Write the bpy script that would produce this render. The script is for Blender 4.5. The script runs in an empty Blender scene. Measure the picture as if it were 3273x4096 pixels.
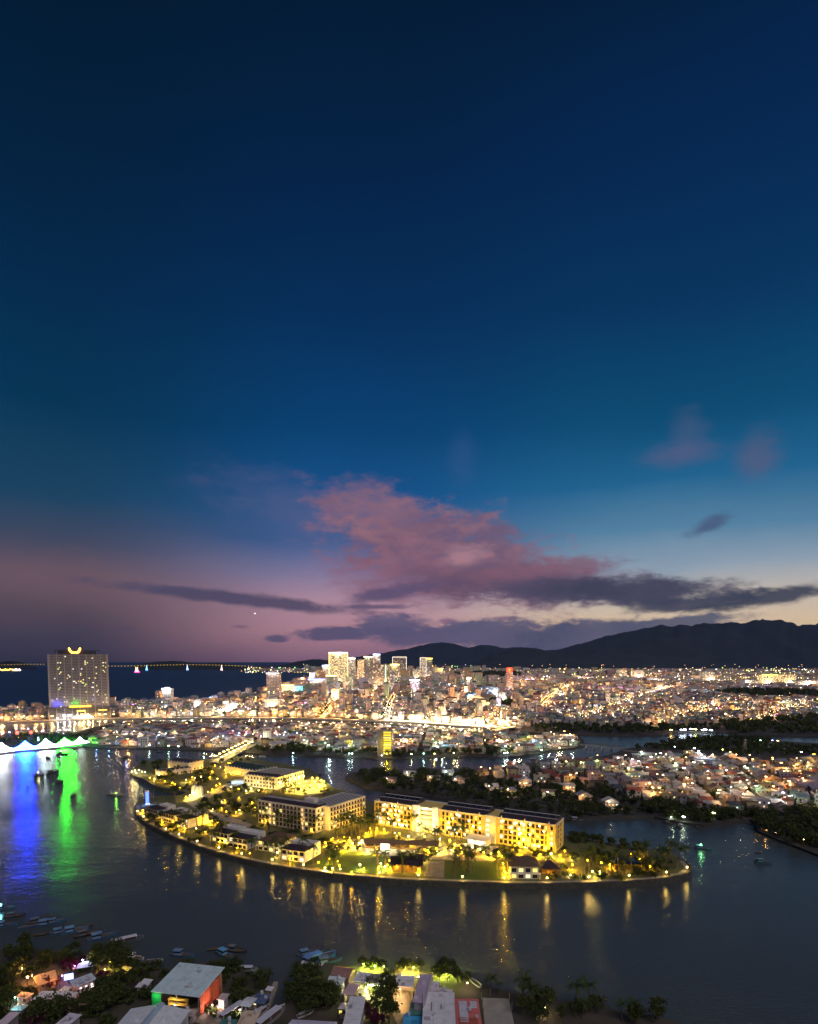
import bpy, bmesh, math, random
from mathutils import Vector, Matrix, noise as mnoise
R = math.radians
random.seed(11)
S = bpy.context.scene
COL = S.collection

# ------------------------------------------------------------------ camera
F, HZ, CX, TH, CAMZ = 2400.0, 2645.0, 1636.5, R(4.0), 120.0      # focal length and horizon in photo pixels (3273 x 4096)
YP = HZ + F * math.tan(TH)
cam_d = bpy.data.cameras.new('camera'); cam = bpy.data.objects.new('camera', cam_d); COL.objects.link(cam)
cam.location = (0, 0, CAMZ); cam.rotation_euler = (R(90) - TH, 0, 0)
cam_d.sensor_fit = 'HORIZONTAL'; cam_d.sensor_width = 36.0; cam_d.lens = F / 3273.0 * 36.0
cam_d.shift_y = (YP - 2048.0) / 3273.0
cam_d.clip_start = 1.0; cam_d.clip_end = 90000.0
S.camera = cam
CF, CU = Vector((0, math.cos(TH), -math.sin(TH))), Vector((0, math.sin(TH), math.cos(TH)))
def D(x, y):
    """direction through a photo pixel"""
    return (CF + Vector((1, 0, 0)) * ((x - CX) / F) + CU * (-(y - YP) / F)).normalized()
def P(x, y, z=0.0):
    """the point at height z under a photo pixel"""
    d = D(x, y); t = (z - CAMZ) / d.z
    return Vector((d.x * t, d.y * t, z))
def AE(x, y):
    d = D(x, y); return math.atan2(d.x, d.y), math.asin(d.z)
def at_dist(x, y, dist):
    d = D(x, y); return Vector((0, 0, CAMZ)) + d * (dist / d.y)
def px(v):
    """photo pixel of a point, for placing tests"""
    r = Vector(v) - Vector((0, 0, CAMZ)); w = r.dot(CF)
    return CX + r.x / w * F, YP - r.dot(CU) / w * F

# ------------------------------------------------------------------ colour and node helpers
def lin(r, g, b):
    f = lambda c: (c / 255 / 12.92) if c / 255 <= 0.04045 else ((c / 255 + 0.055) / 1.055) ** 2.4
    return (f(r), f(g), f(b), 1.0)
class E:
    """a shader value with arithmetic"""
    nt = None
    def __init__(s, sock): s.s = sock
    @staticmethod
    def m(op, *a, clamp=False):
        n = E.nt.nodes.new('ShaderNodeMath'); n.operation = op; n.use_clamp = clamp
        for i, v in enumerate(a):
            if isinstance(v, E): E.nt.links.new(v.s, n.inputs[i])
            else: n.inputs[i].default_value = v
        return E(n.outputs[0])
    def __add__(s, o): return E.m('ADD', s, o)
    def __radd__(s, o): return E.m('ADD', s, o)
    def __sub__(s, o): return E.m('SUBTRACT', s, o)
    def __rsub__(s, o): return E.m('SUBTRACT', o, s)
    def __mul__(s, o): return E.m('MULTIPLY', s, o)
    def __rmul__(s, o): return E.m('MULTIPLY', s, o)
    def __truediv__(s, o): return E.m('DIVIDE', s, o)
    def step(s, a, b):
        n = E.nt.nodes.new('ShaderNodeMapRange'); n.interpolation_type = 'SMOOTHSTEP'; n.clamp = True
        E.nt.links.new(s.s, n.inputs[0]); n.inputs[1].default_value = a; n.inputs[2].default_value = b
        n.inputs[3].default_value = 0; n.inputs[4].default_value = 1
        return E(n.outputs[0])
def noise_e(vec, scale, detail=4.0, rough=0.55, col=False):
    n = E.nt.nodes.new('ShaderNodeTexNoise'); n.inputs['Scale'].default_value = scale
    n.inputs['Detail'].default_value = detail; n.inputs['Roughness'].default_value = rough
    if vec is not None: E.nt.links.new(vec.s if isinstance(vec, E) else vec, n.inputs['Vector'])
    return E(n.outputs['Color'] if col else n.outputs['Fac'])
def comb(x, y, z):
    n = E.nt.nodes.new('ShaderNodeCombineXYZ')
    for i, v in enumerate((x, y, z)):
        if isinstance(v, E): E.nt.links.new(v.s, n.inputs[i])
        else: n.inputs[i].default_value = v
    return E(n.outputs[0])
def ramp(fac, stops):
    n = E.nt.nodes.new('ShaderNodeValToRGB'); E.nt.links.new(fac.s, n.inputs[0]); cr = n.color_ramp
    while len(cr.elements) < len(stops): cr.elements.new(0.5)
    for e, (p, c) in zip(cr.elements, stops): e.position = p; e.color = c
    return E(n.outputs[0])
def mixc(fac, a, b, mode='MIX'):
    n = E.nt.nodes.new('ShaderNodeMix'); n.data_type = 'RGBA'; n.blend_type = mode; n.clamp_factor = True
    for sock, v in ((n.inputs[0], fac), (n.inputs[6], a), (n.inputs[7], b)):
        if isinstance(v, E): E.nt.links.new(v.s, sock)
        else: sock.default_value = v
    return E(n.outputs[2])

# ------------------------------------------------------------------ world: the sky after sunset
W = bpy.data.worlds.new('World'); S.world = W; W.use_nodes = True
nt = W.node_tree; E.nt = nt; nt.nodes.clear()
tc = nt.nodes.new('ShaderNodeTexCoord')
sep = nt.nodes.new('ShaderNodeSeparateXYZ'); nt.links.new(tc.outputs['Generated'], sep.inputs[0])
dx, dy, dz = (E(o) for o in sep.outputs)
az = E.m('ARCTAN2', dx, dy) * (180 / math.pi); el = E.m('ARCSINE', dz) * (180 / math.pi)
wob = (noise_e(comb(az * 0.05, el * 0.12, 0.0), 1.0, 3.0) - 0.5) * 3.0
elf = E.m('MULTIPLY_ADD', el + wob, 1 / 60.0, 0.0, clamp=True)
def stops(*a): return [(e / 60.0, lin(*c)) for e, c in a]
skyL = ramp(elf, stops((0, (56, 52, 64)), (2, (72, 64, 76)), (4.5, (88, 73, 84)), (7, (102, 83, 96)), (9.5, (66, 72, 94)), (13, (24, 66, 96)),
                       (20, (0, 52, 84)), (28, (0, 40, 74)), (36, (0, 30, 58)), (46, (0, 22, 40)), (60, (0, 18, 36))))
skyC = ramp(elf, stops((0, (136, 100, 124)), (3, (190, 140, 152)), (5.5, (180, 142, 160)), (8, (132, 124, 160)), (11, (58, 92, 144)), (15, (12, 80, 136)),
                       (20, (0, 64, 114)), (28, (0, 46, 90)), (36, (0, 34, 72)), (46, (0, 24, 48)), (60, (0, 20, 42))))
skyR = ramp(elf, stops((0, (226, 176, 120)), (3, (230, 200, 162)), (5, (206, 192, 176)), (8, (142, 160, 178)), (11, (84, 130, 162)), (15, (26, 98, 142)),
                       (20, (0, 74, 114)), (28, (0, 50, 92)), (36, (0, 38, 80)), (46, (0, 25, 54)), (60, (0, 20, 46))))
sky = mixc(az.step(-30, -6), skyL, skyC)
sky = mixc(az.step(-4, 20), sky, skyR)
clear = sky
cvec = comb(az * 0.10, el * 0.26, 0.0)
n1 = noise_e(cvec, 1.9, 7.0, 0.58); n2 = noise_e(comb(az * 0.05 + 7.3, el * 0.1 + 2.1, 0.4), 2.3, 5.0, 0.6)
n3 = noise_e(comb(az * 0.35 + 3.0, el * 0.8, 1.7), 1.6, 7.0, 0.62); n4 = noise_e(comb(az * 0.9 + el * .5, el * 2.2, 4.0), 1.3, 5.0, 0.65)
def cloud(base, cx, cy, w, up, dn, colr, op=1.0, rot=0.0, soft=0.45, k=1.3, col2=None):
    """one bank of cloud given by the photo pixel of its middle and its half sizes in photo pixels"""
    a0, e0 = (math.degrees(v) for v in AE(cx, cy)); a1 = math.degrees(AE(cx + w, cy)[0])
    ra = a1 - a0; ru = math.degrees(AE(cx, cy - up)[1]) - e0; rd = e0 - math.degrees(AE(cx, cy + dn)[1])
    c, s = math.cos(R(rot)), math.sin(R(rot))
    u = (az - a0) * c + (el - e0) * s; v = (el - e0) * c - (az - a0) * s
    q = E.m('MAXIMUM', v / ru, v / -rd); p = u / ra
    r = E.m('SQRT', p * p + q * q) + (n1 - 0.5) * k + (n3 - 0.5) * (k * 0.62) + (n4 - 0.5) * (k * 0.36)
    m = E.m('SUBTRACT', 1.0, r.step(1 - soft, 1 + soft * 0.6)) * op
    cc = lin(*colr)
    if col2: cc = mixc((n2 * 0.6 + n3 * 0.4).step(0.38, 0.62), lin(*colr), lin(*col2))
    return mixc(m, base, cc)
# faint high wisps, then the broad mauve cloud, its dusky shelf, the streaks and the bank on the mountains
sky = cloud(sky, 2750, 1720, 75, 80, 90, (84, 92, 130), 0.34, soft=.9)
sky = cloud(sky, 2740, 1815, 150, 50, 50, (98, 92, 128), 0.45, soft=.9)
sky = cloud(sky, 3030, 1850, 90, 120, 75, (100, 88, 116), 0.48, soft=.9)
sky = cloud(sky, 1850, 1850, 60, 120, 90, (64, 88, 142), 0.22, soft=.9)
sky = cloud(sky, 380, 2330, 620, 110, 110, (124, 94, 100), 0.32, soft=.9, rot=-6)
sky = cloud(sky, 1330, 2090, 430, 120, 110, (104, 98, 134), 0.42, soft=1.0, rot=-14, k=1.3)
sky = cloud(sky, 1560, 2060, 270, 100, 150, (140, 102, 120), 0.8, soft=.7, rot=-18, k=1.6)
sky = cloud(sky, 1830, 2240, 520, 190, 150, (148, 106, 118), 0.92, rot=-14, soft=.42, k=1.6, col2=(112, 86, 112))
sky = cloud(sky, 1700, 2320, 400, 130, 100, (140, 94, 116), 0.85, soft=.7, k=1.6, col2=(120, 88, 112))
sky = cloud(sky, 2080, 2330, 470, 90, 80, (126, 86, 106), 0.85, soft=.6, k=1.5, col2=(98, 76, 100))
sky = cloud(sky, 1860, 2225, 90, 45, 40, (196, 146, 152), 0.55, soft=1.0, rot=8, k=2.0)
sky = cloud(sky, 2330, 2260, 160, 50, 45, (126, 92, 112), 0.85, soft=.6, k=1.6)
sky = cloud(sky, 2330, 2370, 560, 62, 50, (86, 74, 98), 0.93, rot=-3, soft=.55, k=1.5, col2=(70, 66, 92))
sky = cloud(sky, 2560, 2365, 400, 60, 50, (66, 64, 88), 0.95, rot=-3, soft=.5, k=1.5, col2=(56, 58, 80))
sky = cloud(sky, 1560, 2375, 200, 34, 26, (88, 76, 110), 0.85, soft=.6, rot=10)
sky = cloud(sky, 2790, 2415, 300, 42, 28, (58, 62, 84), 0.95, rot=4, soft=.5, k=1.5)
sky = cloud(sky, 3080, 2395, 340, 38, 32, (50, 58, 78), 0.95, rot=8, soft=.5, k=1.5)
sky = cloud(sky, 2840, 2105, 100, 40, 28, (68, 80, 116), 0.75, rot=14, soft=.6, k=1.7)
sky = cloud(sky, 980, 2400, 520, 30, 26, (78, 70, 98), 0.92, rot=-5, soft=.5)
sky = cloud(sky, 700, 2362, 210, 22, 18, (80, 74, 100), 0.8, rot=-3, soft=.6)
sky = cloud(sky, 1480, 2428, 170, 13, 10, (84, 72, 106), 0.8, soft=.6)
sky = cloud(sky, 1110, 2558, 46, 17, 13, (92, 82, 114), 0.9, soft=.5)
sky = cloud(sky, 1320, 2540, 150, 36, 26, (90, 82, 114), 0.95, soft=.4, k=1.5)
sky = cloud(sky, 1570, 2510, 160, 54, 40, (98, 90, 122), 0.95, soft=.4, k=1.5, col2=(84, 80, 112))
sky = cloud(sky, 1720, 2545, 280, 46, 44, (92, 86, 118), 0.95, soft=.4, k=1.5)
sky = cloud(sky, 1790, 2487, 40, 16, 10, (128, 92, 126), 0.8, soft=.6)
sky = cloud(sky, 2020, 2474, 60, 11, 9, (120, 88, 120), 0.8, soft=.6)
sky = cloud(sky, 2020, 2530, 290, 56, 90, (98, 93, 122), 0.97, soft=.35, k=1.5, col2=(82, 82, 110))
sky = cloud(sky, 2330, 2530, 330, 50, 110, (90, 90, 118), 0.97, soft=.35, rot=5, k=1.5, col2=(74, 78, 104))
sky = cloud(sky, 2700, 2488, 330, 22, 60, (84, 88, 112), 0.95, soft=.4, rot=4, k=1.5)
sky = cloud(sky, 500, 2515, 50, 9, 7, (84, 72, 92), 0.6, soft=.6)
sky = cloud(sky, 960, 2508, 40, 9, 7, (110, 86, 114), 0.6, soft=.6)
hs = nt.nodes.new('ShaderNodeTexSky'); hs.sky_type = 'NISHITA'; hs.sun_disc = False
hs.sun_elevation = R(-4.0); hs.sun_rotation = R(38.0); hs.altitude = 120
def background(c):
    n = nt.nodes.new('ShaderNodeBackground'); nt.links.new(mixc(0.06, c, E(hs.outputs[0]), 'ADD').s, n.inputs[0]); n.inputs[1].default_value = 1.0
    return n
# clouds only stand in this part of the sky: elsewhere the clear sky is the same value and cheaper
inside = E.m('GREATER_THAN', el, -1.0) * E.m('LESS_THAN', el, 23.0) * E.m('LESS_THAN', E.m('ABSOLUTE', az), 52.0)
ms = nt.nodes.new('ShaderNodeMixShader'); nt.links.new(inside.s, ms.inputs[0])
nt.links.new(background(clear).outputs[0], ms.inputs[1]); nt.links.new(background(sky).outputs[0], ms.inputs[2])
wo = nt.nodes.new('ShaderNodeOutputWorld'); nt.links.new(ms.outputs[0], wo.inputs[0])
W.cycles.sampling_method = 'MANUAL'; W.cycles.sample_map_resolution = 256

# ------------------------------------------------------------------ an added soft fill light from high behind the camera, lifting the roofs, and exposure
sun_d = bpy.data.lights.new('fill_sun', 'SUN'); sun_d.energy = 0.95; sun_d.angle = R(40); sun_d.color = (1.0, 0.86, 0.90)
sun = bpy.data.objects.new('fill_sun', sun_d); COL.objects.link(sun); sun.rotation_euler = (R(40), R(10), R(12))
vs = S.view_settings; vs.view_transform = 'Standard'; vs.look = 'None'; vs.exposure = 0.0; vs.gamma = 1.0; vs.use_curve_mapping = False
HAZE = 1.25e-5
cy = S.cycles
cy.volume_bounces = 0
try:
    cy.use_denoising = True; cy.denoiser = 'OPENIMAGEDENOISE'
except Exception: pass
cy.max_bounces = 4; cy.diffuse_bounces = 2; cy.glossy_bounces = 2; cy.transmission_bounces = 2; cy.transparent_max_bounces = 6
cy.caustics_reflective = False; cy.caustics_refractive = False; cy.sample_clamp_indirect = 4.0; cy.sample_clamp_direct = 0
cy.use_light_tree = True
cy.use_adaptive_sampling = True; cy.adaptive_threshold = 0.02; cy.adaptive_min_samples = 20

# ------------------------------------------------------------------ materials (procedural)
MATS = {}
def new_mat(name):
    m = bpy.data.materials.new(name); m.use_nodes = True; t = m.node_tree; t.nodes.clear(); E.nt = t
    o = t.nodes.new('ShaderNodeOutputMaterial'); b = t.nodes.new('ShaderNodeBsdfPrincipled'); t.links.new(b.outputs[0], o.inputs[0])
    MATS[name] = m
    return m, t, b, o
def geo(out): return E.nt.nodes.new('ShaderNodeNewGeometry').outputs[out]
def objcoord(): return E.nt.nodes.new('ShaderNodeTexCoord').outputs['Object']
def objinfo(out): return E(E.nt.nodes.new('ShaderNodeObjectInfo').outputs[out])
def bump(t, b, h, dist, strength=1.0):
    n = t.nodes.new('ShaderNodeBump'); n.inputs['Distance'].default_value = dist; n.inputs['Strength'].default_value = strength
    t.links.new(h.s, n.inputs['Height']); t.links.new(n.outputs[0], b.inputs['Normal'])
def solid(name, c1, c2=None, scale=0.3, rough=0.8, spec=0.3, detail=5.0, metal=0.0, bmp=0.0, world=True, ridges=None):
    """two tones mixed by noise, light relief"""
    m, t, b, o = new_mat(name); c2 = c2 or tuple(v * 0.7 for v in c1)
    vec = geo('Position') if world else objcoord()
    n = noise_e(vec, scale, detail, 0.6); n9 = noise_e(vec, scale * 7.3, 3.0, 0.6)
    f = n.step(0.32, 0.68) * 0.7 + n9 * 0.3
    c = mixc(f, (*c1, 1), (*c2, 1))
    t.links.new(c.s, b.inputs['Base Color']); b.inputs['Roughness'].default_value = rough; b.inputs['Metallic'].default_value = metal
    b.inputs['Specular IOR Level'].default_value = spec
    if ridges:
        s = t.nodes.new('ShaderNodeSeparateXYZ'); t.links.new(objcoord(), s.inputs[0])
        w = E.m('SINE', E(s.outputs[0]) * (6.283 / ridges)); bump(t, b, w, 0.05, 0.8)
    elif bmp: bump(t, b, n9, bmp, 0.8)
    return m
def painted(name, rough=0.7, spec=0.3, dirt=0.35, ridges=None):
    """the object's own colour, weathered"""
    m, t, b, o = new_mat(name); oc = objinfo('Color')
    n = noise_e(geo('Position'), 0.45, 6.0, 0.65); n2 = noise_e(geo('Position'), 2.7, 3.0, 0.6)
    dk = mixc(1.0, oc, (0.52, 0.50, 0.47, 1), 'MULTIPLY')
    c = mixc((n.step(0.42, 0.72) * 0.75 + n2.step(.5, .75) * 0.35) * (dirt / 0.35 * 0.6), oc, dk)
    t.links.new(c.s, b.inputs['Base Color']); b.inputs['Roughness'].default_value = rough; b.inputs['Specular IOR Level'].default_value = spec
    if ridges:
        s = t.nodes.new('ShaderNodeSeparateXYZ'); t.links.new(geo('Position'), s.inputs[0])
        w = E.m('SINE', (E(s.outputs[0]) * 0.8 + E(s.outputs[1]) * 0.6) * (6.283 / ridges)); bump(t, b, w, 0.06, 0.7)
    else: bump(t, b, n2, 0.03, 0.5)
    return m
def vertex_painted(name, rough=0.75):
    m, t, b, o = new_mat(name); a = t.nodes.new('ShaderNodeAttribute'); a.attribute_name = 'paint'
    n = noise_e(geo('Position'), 0.35, 5.0, 0.65)
    c = mixc(n.step(0.45, 0.75) * 0.5, E(a.outputs['Color']), mixc(1.0, E(a.outputs['Color']), (0.5, 0.48, 0.46, 1), 'MULTIPLY'))
    t.links.new(c.s, b.inputs['Base Color']); b.inputs['Roughness'].default_value = rough
    return m
def glow(name, col, strength, sampled=False, from_object=False, attr=None):
    """something that gives off light"""
    m = bpy.data.materials.new(name); m.use_nodes = True; t = m.node_tree; t.nodes.clear(); E.nt = t
    o = t.nodes.new('ShaderNodeOutputMaterial'); e = t.nodes.new('ShaderNodeEmission'); t.links.new(e.outputs[0], o.inputs[0])
    e.inputs[0].default_value = (*col, 1); e.inputs[1].default_value = strength
    if from_object: t.links.new(objinfo('Color').s, e.inputs[0])
    if attr:
        a = t.nodes.new('ShaderNodeAttribute'); a.attribute_name = attr; t.links.new(a.outputs['Color'], e.inputs[0])
    m.cycles.emission_sampling = 'FRONT_BACK' if sampled else 'NONE'
    MATS[name] = m
    return m
def leafy(name, greens, red=False):
    m, t, b, o = new_mat(name); rnd = objinfo('Random'); n = noise_e(geo('Position'), 0.5, 3.0)
    stopsl = [(i / max(1, len(greens) - 1), (*g, 1)) for i, g in enumerate(greens)]
    c = ramp(E.m('FRACT', rnd * 0.75 + n * 0.45), stopsl)
    t.links.new(c.s, b.inputs['Base Color']); b.inputs['Roughness'].default_value = 0.65; b.inputs['Specular IOR Level'].default_value = 0.15
    tr = t.nodes.new('ShaderNodeBsdfTranslucent'); t.links.new(c.s, tr.inputs[0]); ms = t.nodes.new('ShaderNodeMixShader'); ms.inputs[0].default_value = 0.3
    t.links.new(b.outputs[0], ms.inputs[1]); t.links.new(tr.outputs[0], ms.inputs[2]); t.links.new(ms.outputs[0], o.inputs[0])
    return m

# water: small wind waves over a slow swell, rough enough to draw lights out into streaks
def water_mat(name, rough, base):
  m, t, b, o = new_mat(name)
  b.inputs['Base Color'].default_value = base; b.inputs['Roughness'].default_value = rough; b.inputs['IOR'].default_value = 1.33
  b.inputs['Specular IOR Level'].default_value = 0.5
  mp = t.nodes.new('ShaderNodeMapping'); mp.inputs['Rotation'].default_value = (0, 0, R(-9)); mp.inputs['Scale'].default_value = (0.28, 0.95, 1.0)
  t.links.new(geo('Position'), mp.inputs[0]); w1 = noise_e(mp.outputs[0], 1.0, 3.0, 0.6)
  mp2 = t.nodes.new('ShaderNodeMapping'); mp2.inputs['Rotation'].default_value = (0, 0, R(14)); mp2.inputs['Scale'].default_value = (0.035, 0.11, 1.0)
  t.links.new(geo('Position'), mp2.inputs[0]); w2 = noise_e(mp2.outputs[0], 1.0, 2.0, 0.5); patch = noise_e(geo('Position'), 0.006, 3.0, 0.5).step(.35, .65) * 1.4
  bump(t, b, w1 * (patch * 0.4 + 0.22) + w2 * 0.8 * patch, 0.36, 1.0)
water_mat('water', 0.25, (0.066, 0.078, 0.076, 1)); water_mat('sea_water', 0.62, (0.015, 0.05, 0.11, 1))
solid('earth', (0.10, 0.085, 0.065), (0.05, 0.05, 0.035), 0.06, 0.95)
solid('town_ground', (0.085, 0.077, 0.068), (0.045, 0.042, 0.036), 0.03, 0.9)
solid('yard_sand', (0.34, 0.30, 0.24), (0.20, 0.17, 0.13), 0.25, 0.95, bmp=0.05)
solid('asphalt', (0.075, 0.073, 0.07), (0.05, 0.05, 0.05), 0.2, 0.85)
solid('paving', (0.40, 0.36, 0.29), (0.28, 0.25, 0.20), 0.3, 0.8)
solid('concrete', (0.42, 0.40, 0.37), (0.27, 0.25, 0.23), 0.2, 0.85, bmp=0.03)
solid('dark_stone', (0.11, 0.10, 0.085), (0.045, 0.045, 0.035), 0.5, 0.9, bmp=0.2)
solid('lawn_edge', (0.10, 0.13, 0.035), (0.15, 0.13, 0.07), 0.15, 0.95, bmp=0.1)
solid('lawn', (0.065, 0.14, 0.028), (0.045, 0.10, 0.02), 0.12, 0.9, bmp=0.05)
solid('hill_forest', (0.030, 0.040, 0.028), (0.016, 0.022, 0.016), 0.003, 0.95, detail=8.0)
solid('white_wall', (0.80, 0.77, 0.69), (0.70, 0.66, 0.58), 0.4, 0.75)
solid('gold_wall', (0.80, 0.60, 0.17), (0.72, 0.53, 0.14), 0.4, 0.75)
solid('cream_wall', (0.78, 0.70, 0.56), (0.66, 0.58, 0.45), 0.4, 0.75)
solid('dark_roof', (0.070, 0.048, 0.055), (0.038, 0.028, 0.034), 0.5, 0.55, ridges=0.6, world=True)
solid('panel_roof', (0.03, 0.035, 0.05), (0.02, 0.022, 0.03), 0.7, 0.25, spec=0.5)
solid('green_roof', (0.05, 0.085, 0.07), (0.03, 0.055, 0.045), 0.4, 0.6, ridges=0.5)
solid('trunk', (0.16, 0.125, 0.09), (0.08, 0.06, 0.045), 1.5, 0.9, bmp=0.05)
solid('dark_metal', (0.06, 0.06, 0.065), (0.035, 0.035, 0.04), 1.0, 0.5)
solid('wood', (0.20, 0.12, 0.07), (0.11, 0.07, 0.045), 1.2, 0.8)
solid('thatch', (0.22, 0.16, 0.10), (0.12, 0.085, 0.055), 1.0, 0.95, bmp=0.1)
solid('tower_grey', (0.33, 0.275, 0.255), (0.27, 0.225, 0.21), 0.05, 0.7)
solid('glass_dark', (0.02, 0.025, 0.035), (0.012, 0.016, 0.022), 0.3, 0.08, spec=0.6)
solid('window_frame', (0.30, 0.26, 0.20), (0.22, 0.19, 0.15), 0.8, 0.6)
solid('pool_water', (0.55, 0.72, 0.80), (0.45, 0.64, 0.74), 0.3, 0.15)
painted('paint'); painted('sheet_roof', 0.5, 0.4, 0.3, ridges=0.9); painted('smooth_paint', 0.4, 0.5, 0.25)
vertex_painted('town_paint')
leafy('leaf', [(0.045, 0.065, 0.018), (0.08, 0.105, 0.026), (0.06, 0.078, 0.024), (0.11, 0.13, 0.036)])
leafy('palm_leaf', [(0.05, 0.085, 0.02), (0.075, 0.11, 0.028), (0.06, 0.09, 0.025)])
leafy('red_leaf', [(0.13, 0.02, 0.06), (0.09, 0.015, 0.04)])
glow('lit_pane', (1, .8, .3), 1.7, from_object=True)
glow('lamp_bulb', (1, .75, .25), 30.0, from_object=True)
glow('town_glow', (1, .8, .5), 6.0, attr='paint')
glow('lit_fabric', (1, 1, 1), 120.0, sampled=True, from_object=True)
glow('neon', (1, 1, 1), 5.0, from_object=True)

# ------------------------------------------------------------------ mesh building
class MB:
    def __init__(s): s.v = []; s.f = []; s.mi = []; s.c = []; s.col = None; s.cur = 0
    def face(s, idx):
        s.f.append(idx); s.mi.append(s.cur); s.c.append(s.col or (1, 1, 1, 1))
    def poly(s, pts):
        n = len(s.v); s.v += [tuple(p) for p in pts]; s.face(tuple(range(n, n + len(pts))))
    def box(s, x0, x1, y0, y1, z0, z1, M=None, bottom=True):
        n = len(s.v); c = [(x0, y0, z0), (x1, y0, z0), (x1, y1, z0), (x0, y1, z0), (x0, y0, z1), (x1, y0, z1), (x1, y1, z1), (x0, y1, z1)]
        s.v += [tuple(M @ Vector(p)) for p in c] if M else c
        for q in ((0, 1, 5, 4), (1, 2, 6, 5), (2, 3, 7, 6), (3, 0, 4, 7), (4, 5, 6, 7)) + (((3, 2, 1, 0),) if bottom else ()):
            s.face(tuple(n + i for i in q))
    def prism(s, pts, z0, z1, bottom=False):
        """upright prism over a plan outline (counter-clockwise)"""
        k = len(pts); n = len(s.v); s.v += [(p[0], p[1], z0) for p in pts] + [(p[0], p[1], z1) for p in pts]
        s.face(tuple(range(n + k, n + 2 * k)))
        if bottom: s.face(tuple(range(n + k - 1, n - 1, -1)))
        for i in range(k): j = (i + 1) % k; s.face((n + i, n + j, n + k + j, n + k + i))
    def gable(s, x0, x1, y0, y1, z0, h, M=None, along='x'):
        n = len(s.v); ym, xm = (y0 + y1) / 2, (x0 + x1) / 2
        if along == 'x': c = [(x0, y0, z0), (x1, y0, z0), (x1, y1, z0), (x0, y1, z0), (x0, ym, z0 + h), (x1, ym, z0 + h)]; fs = ((0, 1, 5, 4), (2, 3, 4, 5), (1, 2, 5), (3, 0, 4), (3, 2, 1, 0))
        else: c = [(x0, y0, z0), (x1, y0, z0), (x1, y1, z0), (x0, y1, z0), (xm, y0, z0 + h), (xm, y1, z0 + h)]; fs = ((1, 2, 5, 4), (3, 0, 4, 5), (0, 1, 4), (2, 3, 5), (3, 2, 1, 0))
        s.v += [tuple(M @ Vector(p)) for p in c] if M else c
        for q in fs: s.face(tuple(n + i for i in q))
    def hip(s, x0, x1, y0, y1, z0, h):
        n = len(s.v); ym = (y0 + y1) / 2; i = min((y1 - y0) / 2, (x1 - x0) / 2.05)
        s.v += [(x0, y0, z0), (x1, y0, z0), (x1, y1, z0), (x0, y1, z0), (x0 + i, ym, z0 + h), (x1 - i, ym, z0 + h)]
        for q in ((0, 1, 5, 4), (2, 3, 4, 5), (1, 2, 5), (3, 0, 4), (3, 2, 1, 0)): s.face(tuple(n + j for j in q))
    def tube(s, pts, rad, sides=6, cap=True):
        n0 = len(s.v); k = len(pts)
        for i, p in enumerate(pts):
            p = Vector(p); d = (Vector(pts[min(i + 1, k - 1)]) - Vector(pts[max(i - 1, 0)])).normalized()
            a = d.orthogonal().normalized(); bq = d.cross(a); r = rad[i] if isinstance(rad, (list, tuple)) else rad
            for j in range(sides):
                th = 2 * math.pi * j / sides; s.v.append(tuple(p + a * (r * math.cos(th)) + bq * (r * math.sin(th))))
        for i in range(k - 1):
            for j in range(sides):
                j2 = (j + 1) % sides; s.face((n0 + i * sides + j, n0 + i * sides + j2, n0 + (i + 1) * sides + j2, n0 + (i + 1) * sides + j))
        if cap: s.face(tuple(range(n0 + sides - 1, n0 - 1, -1))); s.face(tuple(range(n0 + (k - 1) * sides, n0 + k * sides)))
    def lathe(s, prof, sides=10, at=(0, 0, 0)):
        n0 = len(s.v); k = len(prof)
        for r, z in prof:
            for j in range(sides): th = 2 * math.pi * j / sides; s.v.append((at[0] + r * math.cos(th), at[1] + r * math.sin(th), at[2] + z))
        for i in range(k - 1):
            for j in range(sides): j2 = (j + 1) % sides; s.face((n0 + i * sides + j, n0 + i * sides + j2, n0 + (i + 1) * sides + j2, n0 + (i + 1) * sides + j))
        s.face(tuple(range(n0 + sides - 1, n0 - 1, -1))); s.face(tuple(range(n0 + (k - 1) * sides, n0 + k * sides)))
    def octa(s, c, r):
        n = len(s.v); x, y, z = c
        s.v += [(x + r, y, z), (x, y + r, z), (x - r, y, z), (x, y - r, z), (x, y, z + r), (x, y, z - r)]
        for q in ((0, 1, 4), (1, 2, 4), (2, 3, 4), (3, 0, 4), (1, 0, 5), (2, 1, 5), (3, 2, 5), (0, 3, 5)): s.face(tuple(n + i for i in q))
    def mesh(s, name, mats, colored=False, smooth=False):
        me = bpy.data.meshes.new(name); me.from_pydata(s.v, [], s.f)
        for mm in (mats if isinstance(mats, (list, tuple)) else [mats]): me.materials.append(MATS[mm])
        if len(me.materials) > 1: me.polygons.foreach_set('material_index', s.mi)
        if colored:
            a = me.attributes.new('paint', 'FLOAT_COLOR', 'FACE'); a.data.foreach_set('color', [x for c in s.c for x in c])
        if smooth: me.polygons.foreach_set('use_smooth', [True] * len(me.polygons))
        me.update(); return me

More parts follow.
